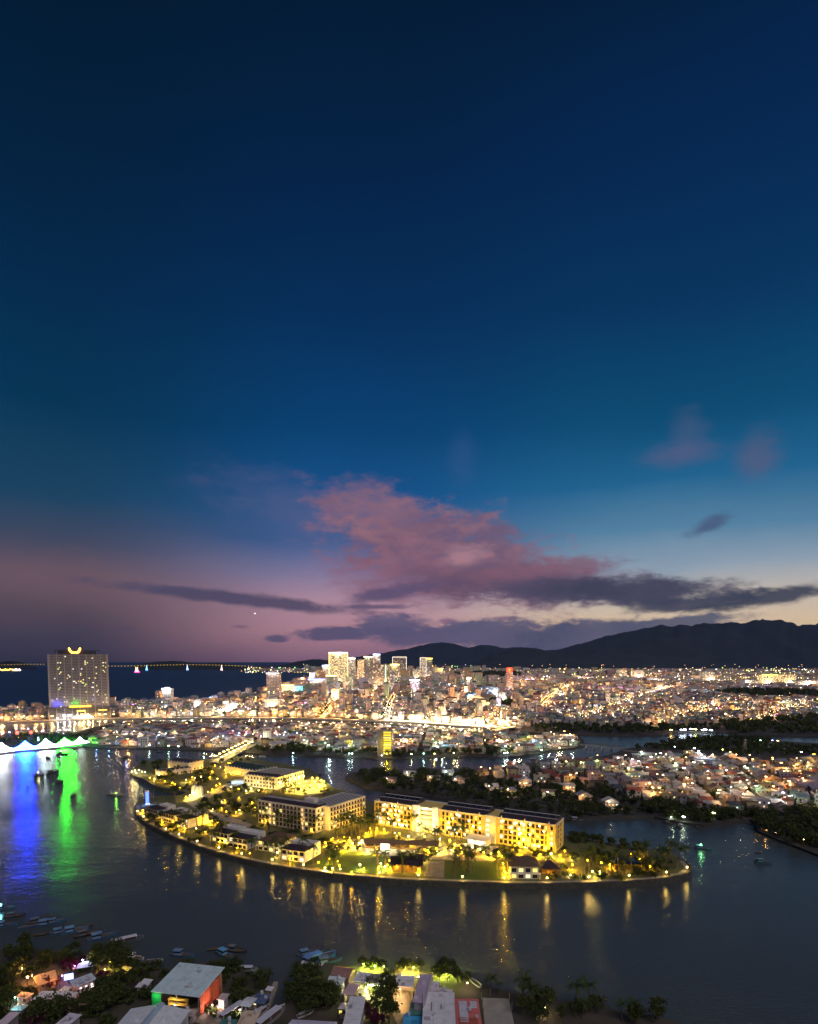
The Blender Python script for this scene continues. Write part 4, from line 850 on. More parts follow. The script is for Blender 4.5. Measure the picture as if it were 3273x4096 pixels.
m = MB(); m.box(5, 12, 2, 3.2, 2.2, 2.6); m.box(5, 12, 2, 3.2, 3.9, 4.3); m.box(5, 5.2, 2.1, 3, -.3, 4); m.box(11.8, 12, 2.1, 3, -.3, 4); part('shelf', m, 'paint', t, (.75, .5, .1)); light(t, (8, .6, 5.4), 160, (1, .75, .3), .3); light(t, (2, -1.5, 6.0), 60, (.4, 1, .4), .3)
light(t, (L + 3.5, 5, 1.2), 120, (1, .45, .3), .3)
t, L, dp, c = block('boat_shed', 'lavender roofed boat shed with a raised ridge vent', 'shed', (405, 4170), (665, 4178), (715, 4040), (495, 4034), 5.2, LAV, (.4, .4, .42), 1.9, roof='gabley', windows=0, door=False); mark(c, 'lavender roofed boat shed')
m = MB(); m.gable(L / 2 - 1.3, L / 2 + 1.3, -.2, dp + .6, 6.9, .5, along='y'); m.box(L / 2 - 1.1, L / 2 + 1.1, 0, dp + .3, 6.4, 6.9); part('ridge_vent', m, 'sheet_roof', t, (.42, .54, .64))
for xx, yy in ((L * .3, dp * .5), (L * .72, dp * .55)): m = MB(); m.box(xx, xx + .9, yy, yy + .6, 6.3, 7.05); part('skylight', m, 'sheet_roof', t, (.85, .87, .9))
t, L, dp, c = block('house', 'pink lit bungalow with pale hipped roof at lower left', 'house', (128, 3998), (286, 3998), (280, 3972), (172, 3966), 3.6, (.66, .50, .50), (.55, .40, .38), 1.7, 'hip'); mark(c, 'pink hip roofed bungalow'); light(t, (L * .6, -2.5, 2.2), 70, (1, .45, .5), .3)
t, L, dp, c = block('house', 'narrow house with blue grey roof and brick pink side wall', 'house', (299, 3951), (387, 3918), (366, 3898), (258, 3940), 5.0, (.42, .48, .54), (.55, .36, .34), .5, windows=4); mark(c, 'blue grey roofed house'); light(t, (L * .3, -3, 2), 60, (1, .6, .6), .3)
for i in range(3): link('lit_opening', WIN['smalllit'], t, (2 + i * L / 4, .3, 3.6), color=(1, 1, .95), scale=(.8, 1, .5))
t, L, dp, c = block('thatched_hut', 'thatched hut glowing orange under a bare bulb on the left bank', 'hut', (150, 3944), (232, 3918), (262, 3880), (200, 3882), 3.4, (.34, .22, .13), (.3, .2, .12), 2.2, 'gable'); mark(c, 'orange lit thatched hut')
for q, pw in (((-2.2, dp * .55, 6.4), 1500), ((L * .5, dp + 2.4, 6.0), 900), ((L * .8, -3, 4), 300)): light(t, q, pw, (1, .42, .1), .3)
m = MB(); m.octa((-2.2, dp * .55, 5.8), .4); part('bulb', m, 'lamp_bulb', t, (1, .6, .25)); m = MB(); m.tube([(-2.2, dp * .55, -.3), (-2.2, dp * .55, 5.6)], .08, 5); part('bulb_pole', m, 'wood', t)
t, L, dp, c = block('pavilion', 'small pavilion with yellow lit slatted roof beside the moored catamaran', 'pavilion', (470, 3888), (503, 3894), (524, 3874), (488, 3870), 3.2, (.62, .48, .14), (.3, .25, .15), .5, open_front=True); light(t, (L * .4, -.8, 4.6), 160, (1, .75, .1), .3); mark(c, 'yellow roofed pavilion')
c = P(350, 3886, BZ); t = thing('stall_tent', 'small stall tent lit white and blue behind the blue grey roof', 'tent', c, R(20)); m = MB(); m.hip(-3.4, 3.4, -2, 2, 2.6, 1.5); part('canopy', m, 'paint', t, (.75, .78, .9))
for x in (-3, 3):
    for y in (-1.7, 1.7): m = MB(); m.tube([(x, y, -.3), (x, y, 2.6)], .06, 5); part('post', m, 'dark_metal', t)
light(t, (-1.5, 0, 4.9), 260, (.25, .35, 1), .3); light(t, (2, -.5, 4.9), 260, (.8, 1, .7), .3); m = MB(); m.octa((2, -.5, 4.7), .3); m.octa((-1.5, 0, 4.7), .3); part('bulb', m, 'lamp_bulb', t, (.8, .9, 1))
c = P(276, 3934, BZ); t = thing('screen', 'small blue video screen in front of the blue grey roofed house', 'screen', c, R(25)); m = MB(); m.box(-1.5, 1.5, 0, .12, 1.4, 3.6); part('panel', m, 'neon', t, (.25, .32, 1)); m = MB(); m.box(-.1, .1, .12, .3, -.3, 3.4); part('stand', m, 'dark_metal', t); light(t, (0, -1.6, 2.4), 140, (.2, .25, 1), .4)
t, L, dp, c = block('canopy', 'crumpled turquoise tarpaulin shelter among trees at lower left', 'shelter', (38, 4040), (86, 4044), (92, 4018), (52, 4012), 2.6, (.35, .66, .62), (.2, .2, .2), .8, 'hip', open_front=True); light(t, (1.5, -1.2, 3.4), 50, (.6, 1, 1), .3)
for lab, nl, nr, fr, fl, h, rc in (('lavender sheet roof at the bottom edge left of the boat shed', (205, 4112), (255, 4120), (300, 4062), (262, 4052), 3.6, (.5, .48, .6)), ('pinkish wall house at the lower left corner', (-30, 4110), (12, 4112), (14, 4052), (-20, 4050), 5, (.5, .4, .44)), ('small rusty lean to roof beside the pink bungalow', (60, 3990), (110, 3996), (116, 3976), (74, 3970), 2.8, (.4, .26, .2)), ('grey tin roof below the orange lit hut', (232, 3968), (262, 3972), (268, 3952), (240, 3948), 2.8, (.5, .5, .48)), ('pale scrap roof left of the teal warehouse', (540, 3950), (585, 3954), (592, 3938), (552, 3934), 2.4, (.5, .48, .52)), ('thin white awning left of the teal warehouse', (560, 3934), (596, 3938), (604, 3922), (572, 3918), 2.2, (.6, .58, .62)), ('small tin roof at the end of the quay', (1060, 3962), (1086, 3966), (1090, 3952), (1068, 3948), 2.2, (.5, .5, .52)), ('rust brown shed roof by the boatyard gate', (720, 4060), (770, 4068), (786, 4044), (740, 4038), 2.8, (.34, .26, .24))):
    t, L, dp, c = block('shed', lab, 'shed', nl, nr, fr, fl, h, rc, (.4, .34, .32), .3)
    if 'pink' in lab or 'orange' in lab: light(t, (L / 2, -2, 2.4), 60, (1, .5, .35), .3)
# boatyard
t, L, dp, c = block('carport', 'grey curved shelter roof between hauled out boats', 'shelter', (958, 4024), (1000, 4030), (1012, 3990), (978, 3985), 3.6, (.50, .56, .60), (.2, .2, .2), .5, 'arch', open_front=True); mark(c, 'grey boatyard shelter')
t, L, dp, c = block('shed', 'dark blue tarpaulin shed behind the grey boatyard shelter', 'shed', (1002, 4010), (1058, 4018), (1072, 3982), (1020, 3976), 3.0, (.07, .10, .18), (.08, .09, .12), .3)
t, L, dp, c = block('canopy', 'sandy brown tarpaulin stretched between two hauled out boats', 'shelter', (940, 4112), (1012, 4114), (1022, 4050), (966, 4044), 3.0, (.50, .40, .28), (.2, .17, .13), .2, open_front=True)
t, L, dp, c = block('canopy', 'dark green tarpaulin shelter at the bottom of the boatyard', 'shelter', (866, 4120), (930, 4122), (944, 4084), (876, 4080), 3.0, (.05, .15, .13), (.1, .1, .1), .3, open_front=True)
t, L, dp, c = block('kiosk', 'small lit white kiosk by the red tarpaulin wall', 'kiosk', (866, 4000), (898, 4004), (902, 3978), (874, 3974), 3.4, (.45, .36, .33), (.7, .66, .62), .2, windows=0); m = MB(); m.box(L * .3, L * .55, .38, .46, .4, 2.8); part('lit_door', m, 'lit_pane', t, (.9, .95, .9)); light(t, (L * .4, -1, 2), 40, (1, .95, .9), .3)
# waterside restaurant and houses, right of the quay
t, L, dp, c = block('barrel_roof_hall', 'timber hall with dark brown barrel roof on the water edge', 'hall', (1322, 3900), (1398, 3914), (1408, 3876), (1340, 3868), 4.4, (.20, .11, .10), (.18, .12, .10), 1.8, 'arch'); mark(c, 'brown barrel roofed hall')
for lab, nl, nr, fr, fl, h, rc, wc, pt, rf in (
    ('shed with pale teal roof beside the barrel roofed hall', (1303, 3936), (1370, 3942), (1385, 3920), (1320, 3904), 3.8, (.46, .58, .54), (.35, .33, .28), .4, 'slab'),
    ('white shed with pale roof left of the olive roof', (1410, 3926), (1464, 3933), (1475, 3896), (1425, 3890), 4.4, (.58, .60, .72), (.6, .58, .5), .3, 'slab'),
    ('restaurant with olive grey roof over lime green light', (1467, 3934), (1547, 3943), (1553, 3904), (1478, 3897), 4.5, (.21, .20, .16), (.6, .58, .42), .3, 'slab'),
    ('restaurant with white roof beside the orange terrace', (1549, 3945), (1655, 3951), (1660, 3911), (1556, 3903), 4.8, (.62, .60, .70), (.6, .5, .4), .3, 'slab'),
    ('tall house with purple grey flat roof and pale edge wall', (1650, 4010), (1702, 4015), (1714, 3900), (1663, 3896), 7.6, (.36, .29, .36), (.42, .36, .40), .1, 'slab'),
    ('low house with dark green roof below the purple roof', (1638, 4060), (1696, 4061), (1702, 4017), (1645, 4015), 4.6, (.06, .17, .14), (.2, .22, .2), .2, 'slab'),
    ('shelter with bright blue tarpaulin roof at the bottom edge', (1610, 4104), (1690, 4108), (1695, 4064), (1632, 4062), 3.6, (.05, .30, .62), (.15, .2, .25), .3, 'slab'),
    ('factory with wide off white roof at the bottom edge', (1688, 4130), (1826, 4134), (1828, 3986), (1708, 3966), 6.6, (.68, .68, .72), (.55, .52, .52), .4, 'slab'),
    ('building with red steel roof frame and white panels', (1829, 4134), (1934, 4136), (1926, 4004), (1830, 3992), 7.0, (.46, .12, .10), (.42, .22, .2), .1, 'slab'),
    ('grey lean to shed behind the off white factory roof', (1712, 3953), (1757, 3954), (1757, 3932), (1714, 3930), 3.6, (.50, .46, .54), (.4, .36, .38), .3, 'slab'),
    ('long house with pale blue slab roof among dark trees', (1368, 4112), (1438, 4114), (1452, 3990), (1392, 3988), 6.8, (.56, .60, .72), (.48, .5, .56), .1, 'slab'),
    ('lavender gabled roof at the bottom edge by the quay', (1140, 4140), (1330, 4150), (1345, 4092), (1176, 4074), 4.6, (.50, .46, .54), (.4, .36, .4), 1.2, 'gable'),
    ('dusty pink roofed shed between restaurant and blue slab house', (1367, 3978), (1412, 3986), (1432, 3942), (1392, 3936), 3.4, (.42, .30, .30), (.4, .3, .3), .3, 'slab'),
    ('corrugated grey roof behind the off white factory', (1714, 3975), (1800, 3990), (1812, 3962), (1716, 3952), 5.2, (.48, .44, .48), (.4, .38, .38), .3, 'slab'),
    ('brown tent like roof left of the blue slab house', (1352, 4036), (1386, 4038), (1388, 4014), (1366, 4010), 3.6, (.40, .36, .36), (.3, .28, .26), 1.2, 'hip')):
    t, L, dp, c = block('house' if 'house' in lab else 'shed' if 'shed' in lab else 'building', lab, 'house' if 'house' in lab else 'building', nl, nr, fr, fl, h, rc, wc, pt, rf, open_front='restaurant' in lab or 'shelter' in lab); mark(c, lab.split(' with ')[1].split(' over ')[0].split(' and ')[0] if ' with ' in lab else lab)
    if 'red steel' in lab:
        for x0, x1, y0, y1 in ((L * .16, L * .5, dp * .25, dp * .9), (L * .04, L * .5, dp * .02, dp * .12), (L * .62, L * .9, dp * .7, dp * .9)): m = MB(); m.box(x0, x1, y0, y1, 7.3, 7.5); part('white_panel', m, 'sheet_roof', t, (.7, .68, .72))
        for i in range(6): m = MB(); m.box(L * .1, L * .86, dp * .16 + i * .8, dp * .16 + i * .8 + .2, 7.32, 7.62); part('steel_purlin', m, 'paint', t, (.5, .15, .1))
    if 'purple' in lab: m = MB(); m.box(L - .3, L + .1, -.1, dp + .1, 0, 8.4); part('edge_wall', m, 'paint', t, (.62, .56, .58)); m = MB(); m.box(L * .3, L * .6, dp * .62, dp * .7, 7.8, 8.5); part('roof_hatch', m, 'paint', t, (.7, .64, .68))
    if 'factory' in lab:
        for x0, y0, y1 in ((L * .25, dp * .5, dp * .72), (L * .55, dp * .55, dp * .66)): m = MB(); m.box(x0, x0 + .4, y0, y1, 7.0, 7.25); part('roof_vent', m, 'paint', t, (.3, .28, .3))
    if 'lime green' in lab:
        for i in range(6): light(t, (1 + i * (L - 2) / 5, -1.2, 3.2), 190, (1, .95, .35), .3)
        for i in range(8): m = MB(); m.octa((.6 + i * (L - 1.2) / 7, -.3, 4.2), .22); part('string_bulb', m, 'lamp_bulb', t, (1, 1, .6))
        light(t, (L * .4, -7, 3.0), 700, (1, .98, .4), .4); m = MB(); m.octa((L - .5, -.6, 4.9), .42); part('flood_lamp', m, 'lamp_bulb', t, (1, 1, 1)); light(t, (L - .5, -1.2, 5.2), 420, (.95, 1, .9), .3)
    if 'orange terrace' in lab:
        light(t, (L * .5, -3.5, 3.0), 420, (1, .55, .2), .4); light(t, (L * .9, dp + 2.2, 3.2), 300, (1, .62, .1), .3)
        for i in range(5): m = MB(); m.octa((L * .45 + i * 1.5, dp + 1.4, 4.3), .32); part('string_bulb', m, 'lamp_bulb', t, (1, .75, .3))
m = MB(); m.prism(ground([(1530, 3952), (1650, 3955), (1648, 4015), (1630, 4100), (1590, 4100), (1555, 4010)], BZ), BZ - .2, BZ + .05); struct('terrace_yard', m, 'yard_sand')
m = MB(); m.prism(ground([(1440, 3938), (1535, 3948), (1545, 4000), (1450, 4000)], BZ), BZ - .2, BZ + .045); struct('garden_yard', m, 'paving')
m = MB(); m.prism(ground([(1930, 3992), (2036, 3996), (2060, 4110), (1940, 4110)], BZ), BZ - .2, BZ + .06); struct('net_yard', m, 'concrete'); m = MB(); m.prism(ground([(2040, 3998), (2108, 4002), (2150, 4110), (2066, 4110)], BZ), BZ - .2, BZ + .04); struct('dark_yard', m, 'asphalt')
m = MB(); m.prism(ground([(880, 4020), (945, 4000), (1075, 3965), (1070, 4030), (1052, 4110), (850, 4110), (720, 4070), (730, 4040)], BZ), BZ - .2, BZ + .03); struct('boatyard_ground', m, 'yard_sand')
pa, pb = P(1104, 3948, 0), P(1046, 4110, 0); t = thing('quay', 'narrow concrete quay wall running into the boat inlet', 'quay', (pa.x, pa.y, 0), frame(pa, pb)[0]); m = MB(); m.box(0, frame(pa, pb)[1], -.8, .8, -1.5, BZ + .45); part('wall', m, 'concrete', t); m = MB(); m.box(.4, 1, -1.1, -.81, -1, BZ + .2); part('fender', m, 'dark_metal', t)
for i, (x, y) in enumerate(((1926, 3998), (1932, 4030), (1936, 4060), (2038, 4000), (2048, 4040), (2110, 4006))):
    p = P(x, y, BZ); o = link('fence_post', (lambda q: (q.tube([(0, 0, -.3), (0, 0, 2.6)], .09, 5), q.mesh('fence_post', 'concrete'))[1])(MB()), None, p); tag(o, f'pale concrete fence post {("at the far corner of", "on the left edge of", "low on the left edge of", "at the far right corner of", "on the right edge of", "right of")[i]} the grey net yard', 'post')
for x, y, pw, cl, nm in ((1455, 3880, 1320, (.85, 1, .12), 'lime green'), (1500, 3888, 1320, (.8, 1, .1), 'lime'), (1535, 3890, 520, (.9, 1, .2), 'dim lime'), (1620, 3894, 1680, (1, .7, .1), 'amber'), (1655, 3894, 1200, (1, .8, .1), 'golden'), (1762, 3904, 1040, (.85, 1, .1), 'yellow green'), (1790, 3902, 1320, (.8, 1, .12), 'bright yellow green'), (1536, 3943, 300, (.9, 1, .95), 'cold white'), (1232, 3962, 60, (1, .9, .6), 'faint')):
    garden_lamp(P(x, y, BZ), pw, cl, label=f'{nm} garden lamp under trees on the near bank', group='lamps of the near bank', g=.6, h=.8)
for (x, y, h, k) in ((1455, 3886, 4.5, 0), (1478, 3882, 4.0, 0), (1500, 3884, 4.5, 0), (1525, 3888, 4.6, 0), (1625, 3888, 4.5, 0), (1600, 3890, 4, 0), (1650, 3888, 4, 0), (1672, 3890, 4, 0), (1765, 3896, 4.6, 0), (1790, 3893, 5.5, 0), (1815, 3902, 4.5, 0), (1740, 3905, 4, 0), (1480, 3975, 4.5, 0), (1510, 3968, 4.2, 0), (1495, 3990, 4.2, 0), (1830, 3930, 5, 0), (1860, 3940, 4.5, 0), (1790, 3930, 4.6, 0), (1760, 3926, 4, 0),
                  (1545, 4030, 9.5, 1), (1560, 4010, 8, 1), (1530, 4060, 7, 0), (1470, 4060, 5.5, 2), (1490, 4085, 5.5, 2), (1510, 4100, 5, 2), (1560, 4096, 6, 0), (270, 3880, 5, 2), (320, 3868, 5, 2), (415, 3950, 5, 2), (200, 3955, 5.5, 2)):
    tree(P(x, y, BZ), h * 1.25, ('broad', 'spire', 'red')[k], group='trees of the near bank')
for (x, y, h) in ((1560, 4080, 6), (1960, 3992, 8), (2085, 4032, 10.5), (2110, 4040, 9), (2130, 4060, 8), (2300, 4042, 9.5), (2368, 4048, 9.5), (2330, 4075, 6), (2490, 4085, 6.5), (2540, 4096, 7), (2000, 3980, 4), (100, 3830, 7)): palm(P(x, y, BZ), h, group='dark palms on the near bank', n=13)
for i, (x, y, c, pw, nm) in enumerate(((90, 3900, (1, .5, .15), 260, 'orange'), (130, 3930, (1, .4, .12), 260, 'deep orange'), (300, 3890, (.8, .2, 1), 160, 'violet'), (420, 3905, (1, .7, .2), 120, 'yellow'), (250, 3930, (1, .3, .5), 120, 'pink'), (170, 4010, (1, .45, .5), 100, 'rosy'), (60, 4020, (.5, 1, .9), 110, 'turquoise'), (440, 3872, (1, .85, .1), 260, 'bright yellow'), (700, 4050, (1, .6, .6), 120, 'pale pink'), (850, 4050, (1, .7, .6), 140, 'peach'), (960, 4070, (1, .8, .7), 140, 'dim white'), (1420, 3960, (1, .95, .6), 200, 'warm white'), (1600, 3985, (1, .6, .25), 260, 'amber'), (1870, 3960, (1, .6, .4), 120, 'dusky orange'), (2180, 4060, (1, .7, .3), 130, 'faint amber'), (1470, 3970, (.9, 1, .3), 700, 'yellow green'), (1520, 3962, (.95, 1, .35), 500, 'pale lime'))):
    garden_lamp(P(x, y, BZ), pw, c, label=f'{nm} yard lamp on the near bank', group='yard lamps of the near bank', g=.45, h=.9)
HUT = P(205, 3905, BZ)
def free(p, r=2.0):
    if (Vector((p.x, p.y, 0)) - Vector((HUT.x, HUT.y - 4, 0))).length < 9: return False
    for c, rz, L, dp in NEAR:
        q = Matrix.Rotation(-rz, 3, 'Z') @ (Vector((p.x, p.y, 0)) - c)
        if abs(q.x) < L / 2 + r and abs(q.y) < dp / 2 + r: return False
    return True
for (x0, x1, y0, y1, n, h0, h1) in ((0, 150, 3820, 3960, 15, 6, 9), (0, 260, 3960, 4100, 18, 6, 9), (150, 320, 3828, 3868, 7, 5, 7), (380, 500, 3826, 3880, 7, 6, 9), (380, 600, 3890, 4020, 19, 5, 7), (260, 460, 3990, 4090, 10, 6, 8), (640, 800, 4000, 4030, 3, 3, 5), (820, 1060, 3880, 3970, 15, 4, 6), (1160, 1330, 3905, 4060, 16, 7, 10), (1180, 1370, 3990, 4090, 10, 6, 9), (1310, 1370, 3950, 4010, 4, 5, 7), (2060, 2200, 4030, 4090, 5, 5, 8), (2220, 2420, 4050, 4095, 5, 5, 7), (2430, 2640, 4075, 4100, 4, 5, 7)):
    for i in range(n):
        g = P(random.uniform(x0, x1), random.uniform(y0, y1), BZ)
        if inside(LAND['near_bank'], g.x, g.y) and free(g, 2.6): tree(g, random.uniform(h0, h1), 'red' if random.random() < .07 else 'broad', group='trees of the near bank')
for i in range(160):
    g = P(random.uniform(-40, 1060), random.uniform(3830, 4100), BZ)
    if inside(LAND['near_bank'], g.x, g.y) and free(g, .6): bush(g, random.uniform(.8, 1.6), group='scrub on the near bank', label=f'dark scrub bush {by(g)}')

# ------------------------------------------------------------------ houses of the village and the peninsula
HB = {}
m = MB(); m.box(-.5, .5, -.5, .5, -.06, 1, bottom=False); HB['wall'] = m.mesh('wall', 'paint')
m = MB(); m.gable(-.54, .54, -.54, .54, 0, 1); HB['gable'] = m.mesh('roof', 'sheet_roof')
m = MB(); m.gable(-.54, .54, -.54, .54, 0, 1, along='y'); HB['gabley'] = m.mesh('roof', 'sheet_roof')
m = MB(); m.hip(-.54, .54, -.54, .54, 0, 1); HB['hip'] = m.mesh('roof', 'sheet_roof')
m = MB(); m.poly([(-.56, -.56, 0), (.56, -.56, 0), (.56, .56, .5), (-.56, .56, .5)]); m.poly([(-.56, -.56, 0), (-.56, .56, .5), (-.56, .56, 0)]); m.poly([(.56, -.56, 0), (.56, .56, 0), (.56, .56, .5)]); m.poly([(.56, .56, 0), (-.56, .56, 0), (-.56, .56, .5), (.56, .56, .5)]); HB['shed'] = m.mesh('roof', 'sheet_roof')
m = MB(); m.box(-.5, .5, -.5, -.46, 0, 1); m.box(-.5, .5, .46, .5, 0, 1); m.box(-.5, -.46, -.46, .46, 0, 1); m.box(.46, .5, -.46, .46, 0, 1); m.poly([(-.46, -.46, .15), (.46, -.46, .15), (.46, .46, .15), (-.46, .46, .15)]); HB['flat'] = m.mesh('roof', 'paint')
m = MB(); m.box(-1.2, 1.2, -1.2, 1.2, 0, 2.3); m.box(-1.35, 1.35, -1.35, 1.35, 2.3, 2.45); HB['hut'] = m.mesh('stair_hut', 'paint')
m = MB(); m.lathe([(.6, 0), (.62, 1.1), (.3, 1.35)], 8, (0, 0, .7)); [m.box(x - .05, x + .05, y - .05, y + .05, 0, .7) for x in (-.4, .4) for y in (-.4, .4)]; HB['tank'] = m.mesh('water_tank', 'smooth_paint')
ROOFW = [('grey', (.42, .41, .43)), ('pale grey', (.60, .59, .62)), ('rust red', (.34, .12, .09)), ('teal', (.26, .36, .36)), ('blue', (.18, .24, .38)), ('brown', (.26, .17, .13)), ('dark', (.13, .12, .13)), ('green', (.16, .26, .2)), ('white', (.72, .70, .70))]
WALLW = [('cream', (.66, .58, .44)), ('white', (.72, .70, .66)), ('pink', (.64, .44, .40)), ('lilac', (.50, .42, .46)), ('yellow', (.68, .54, .26)), ('grey', (.46, .44, .43)), ('green', (.44, .54, .40)), ('peach', (.70, .50, .36))]
HSEEN = []
def house(p, w, d, h, rz, zone, group, style=None, rc=None, wc=None, lit=.25, detail=True, z0=None):
    rc = rc or random.choices(ROOFW, (5, 3, 4, 1, .8, 4, 4, .7, 1.5))[0]; wc = wc or random.choice(WALLW); st = max(1, int(round(h / 3.2)))
    style = style or random.choices(('gable', 'gabley', 'hip', 'shed', 'flat'), (4, 3, 1, 3, 5 if st > 1 else 2))[0]
    sw = {1: 'single storey', 2: 'two storey', 3: 'three storey', 4: 'four storey', 5: 'five storey', 6: 'six storey'}.get(st, 'tall')
    kind = {'flat': 'flat roofed', 'shed': f'{rc[0]} lean to roofed', 'hip': f'{rc[0]} hip roofed'}.get(style, f'{rc[0]} gable roofed')
    t = thing('house', f'{sw} {wc[0]} house, {kind}, {zone}', 'house', p, rz, group)
    link('wall', HB['wall'], t, scale=(w, d, h), color=tuple(v * .8 for v in wc[1]))
    rh = {'gable': d * .27, 'gabley': w * .27, 'hip': d * .3, 'shed': d * .22, 'flat': .8}[style]
    link('roof', HB[style], t, (0, 0, h), scale=(w, d, rh), color=tuple(v * .75 for v in rc[1]) if style != 'flat' else tuple(v * .7 for v in wc[1]))
    n = max(1, int(w / 3.0))
    for k in range(st):
        for i in range(n):
            if k == 0 and i == 0: continue
            l_ = random.random() < lit
            if random.random() < .85: link('window', WIN['smalllit' if l_ else 'small'], t, (-w / 2 + w * (i + .5) / n, -d / 2 - .01, .9 + k * 3.1), scale=(1.35, 1, 1.1), color=random.choice(PANE + [(.9, .95, 1), (1, .6, .25), (.7, 1, .8)]))
    link('door', DOOR, t, (-w / 2 + w * .5 / n, -d / 2 - .01, 0), scale=(1.2, 1, 1), color=random.choice(((.3, .2, .12), (.15, .25, .35), (.5, .5, .5), (.1, .2, .15))))
    if style == 'flat' and detail:
        if random.random() < .6: link('stair_hut', HB['hut'], t, (random.uniform(-.2, .2) * w, d * .2, h + .1), color=wc[1])
        if random.random() < .5: link('water_tank', HB['tank'], t, (w * .25, -d * .15, h + .1), color=(.6, .62, .66))
    return t
def spread(pxs, cell, jit, ang, z, keep=None):
    """plots on a slightly irregular street grid inside an outline"""
    g = ground(pxs); cx = sum(q[0] for q in g) / len(g); cy_ = sum(q[1] for q in g) / len(g); ca, sa = math.cos(ang), math.sin(ang); out = []; r = max(math.hypot(q[0] - cx, q[1] - cy_) for q in g)
    nx, ny = int(r / cell[0]) + 1, int(r / cell[1]) + 1
    for i in range(-nx, nx + 1):
        for j in range(-ny, ny + 1):
            gx = i * cell[0] + (i // 7) * cell[0] * .5; gy = j * cell[1] + (j // 2) * 4.0
            x = cx + gx * ca - gy * sa + random.uniform(-jit, jit); y = cy_ + gx * sa + gy * ca + random.uniform(-jit, jit)
            if inside(g, x, y): out.append(Vector((x, y, z)))
    return out
GROVE = []
# findable places
for q, ph in (((2790, 3050), 'white lit depot in the village'), ((2480, 3010), 'iron footbridge'), ((2960, 3120), 'orange lit village lane'), ((2520, 3130), 'magenta roofed house'), ((2250, 3095), 'palm grove houses'), ((1920, 3110), 'gabled riverside house'), ((3100, 3090), 'amber village street'), ((2700, 3200), 'village waterfront'), ((2150, 3160), 'dark grove')): mark(P(*q), ph)
# named houses first
V = lambda x, y: P(x, y, Z)
house(V(1930, 3098), 11, 9, 3.4, R(20), 'beside a bright porch lamp on the channel', 'houses of the village', 'gabley', ('brown', (.26, .17, .13)), ('peach', (.70, .50, .36)))
house(V(2090, 3104), 11, 10, 10, R(8), 'standing tallest on the channel bank', 'houses of the village', 'flat', None, ('white', (.72, .66, .66)))
house(V(2165, 3128), 15, 9, 6.4, R(-8), 'with pale blue awning beside the channel', 'houses of the village', 'flat', None, ('cream', (.66, .58, .44)))
house(V(2225, 3120), 11, 9, 4.4, R(30), 'with steep pink gable by palms', 'houses of the village', 'gabley', ('rust red', (.34, .12, .09)), ('pink', (.66, .5, .5)))
house(V(2378, 3116), 16, 10, 7, R(-4), 'wide and blank beside the dark grove', 'houses of the village', 'flat', None, ('peach', (.62, .46, .42)))
house(V(2560, 3166), 17, 11, 9.5, R(-4), 'with magenta roof edge over the grove', 'houses of the village', 'flat', None, ('pink', (.60, .44, .42)))
house(V(2530, 3120), 14, 9, 5, R(-5), 'with yellow lit shop room', 'houses of the village', 'shed', ('teal', (.30, .45, .45)), ('yellow', (.68, .54, .26)), 1.0)
house(V(2830, 3060), 25, 14, 7, R(-6), 'a long blue grey depot with white floodlights', 'houses of the village', 'flat', None, ('pale blue', (.44, .50, .64)), .1)
house(V(2765, 3054), 13, 9, 6, R(-10), 'with dark roof beside the floodlit depot', 'houses of the village', 'shed', ('dark', (.1, .1, .12)), ('white', (.7, .72, .76)))
house(V(2880, 3075), 12, 10, 6.6, R(-8), 'white, right of the floodlit depot', 'houses of the village', 'flat', None, ('white', (.68, .66, .7)))
house(V(3240, 3165), 34, 26, 8, R(-10), 'a broad purple grey hall at the right edge', 'houses of the village', 'flat', None, ('pale blue', (.44, .38, .46)), .05)
house(V(3080, 3140), 18, 15, 6, R(-14), 'with wide orange lit gable end', 'houses of the village', 'gabley', ('brown', (.3, .2, .14)), ('peach', (.70, .50, .36)), .1)
house(V(3020, 3226), 20, 11, 6.4, R(-12), 'with four lit white windows over the waterfront', 'houses of the village', 'flat', None, ('white', (.62, .58, .62)), .7)
for i_, (x_, y_, h_, z_) in enumerate(((1640, 3104, 3.4, 'alone at the channel end of the grove'), (1735, 3122, 3.4, 'half hidden in the grove'), (1835, 3130, 3.6, 'low among grove palms'), (1965, 3158, 3.4, 'lit under the grove trees'), (2035, 3172, 3.4, 'with a lit yard deep in the grove'), (2100, 3148, 6.2, 'above the dark grove'), (2195, 3182, 3.4, 'low on the grove slope'), (2270, 3166, 6.0, 'with a warm porch above the grove'), (2335, 3196, 3.6, 'at the right of the grove slope'), (1790, 3100, 3.4, 'by the channel path'), (1560, 3128, 3.4, 'at the point of the village bank'), (2440, 3222, 3.6, 'near the grove waterline'))):
    house(V(x_, y_), 12, 9, h_, R(-10 + 5 * (i_ % 5)), z_, 'houses of the village', ('gable', 'shed', 'gabley')[i_ % 3], ROOFW[(0, 1, 5, 8)[i_ % 4]], WALLW[i_ % 8], .6); GROVE.append(V(x_, y_))
BUILT = [(o.location.copy(), 9) for o in COL.objects if o.name.startswith('house')]
def zone_of(p): return by(p)
cnt = 0; VILLAGE = []
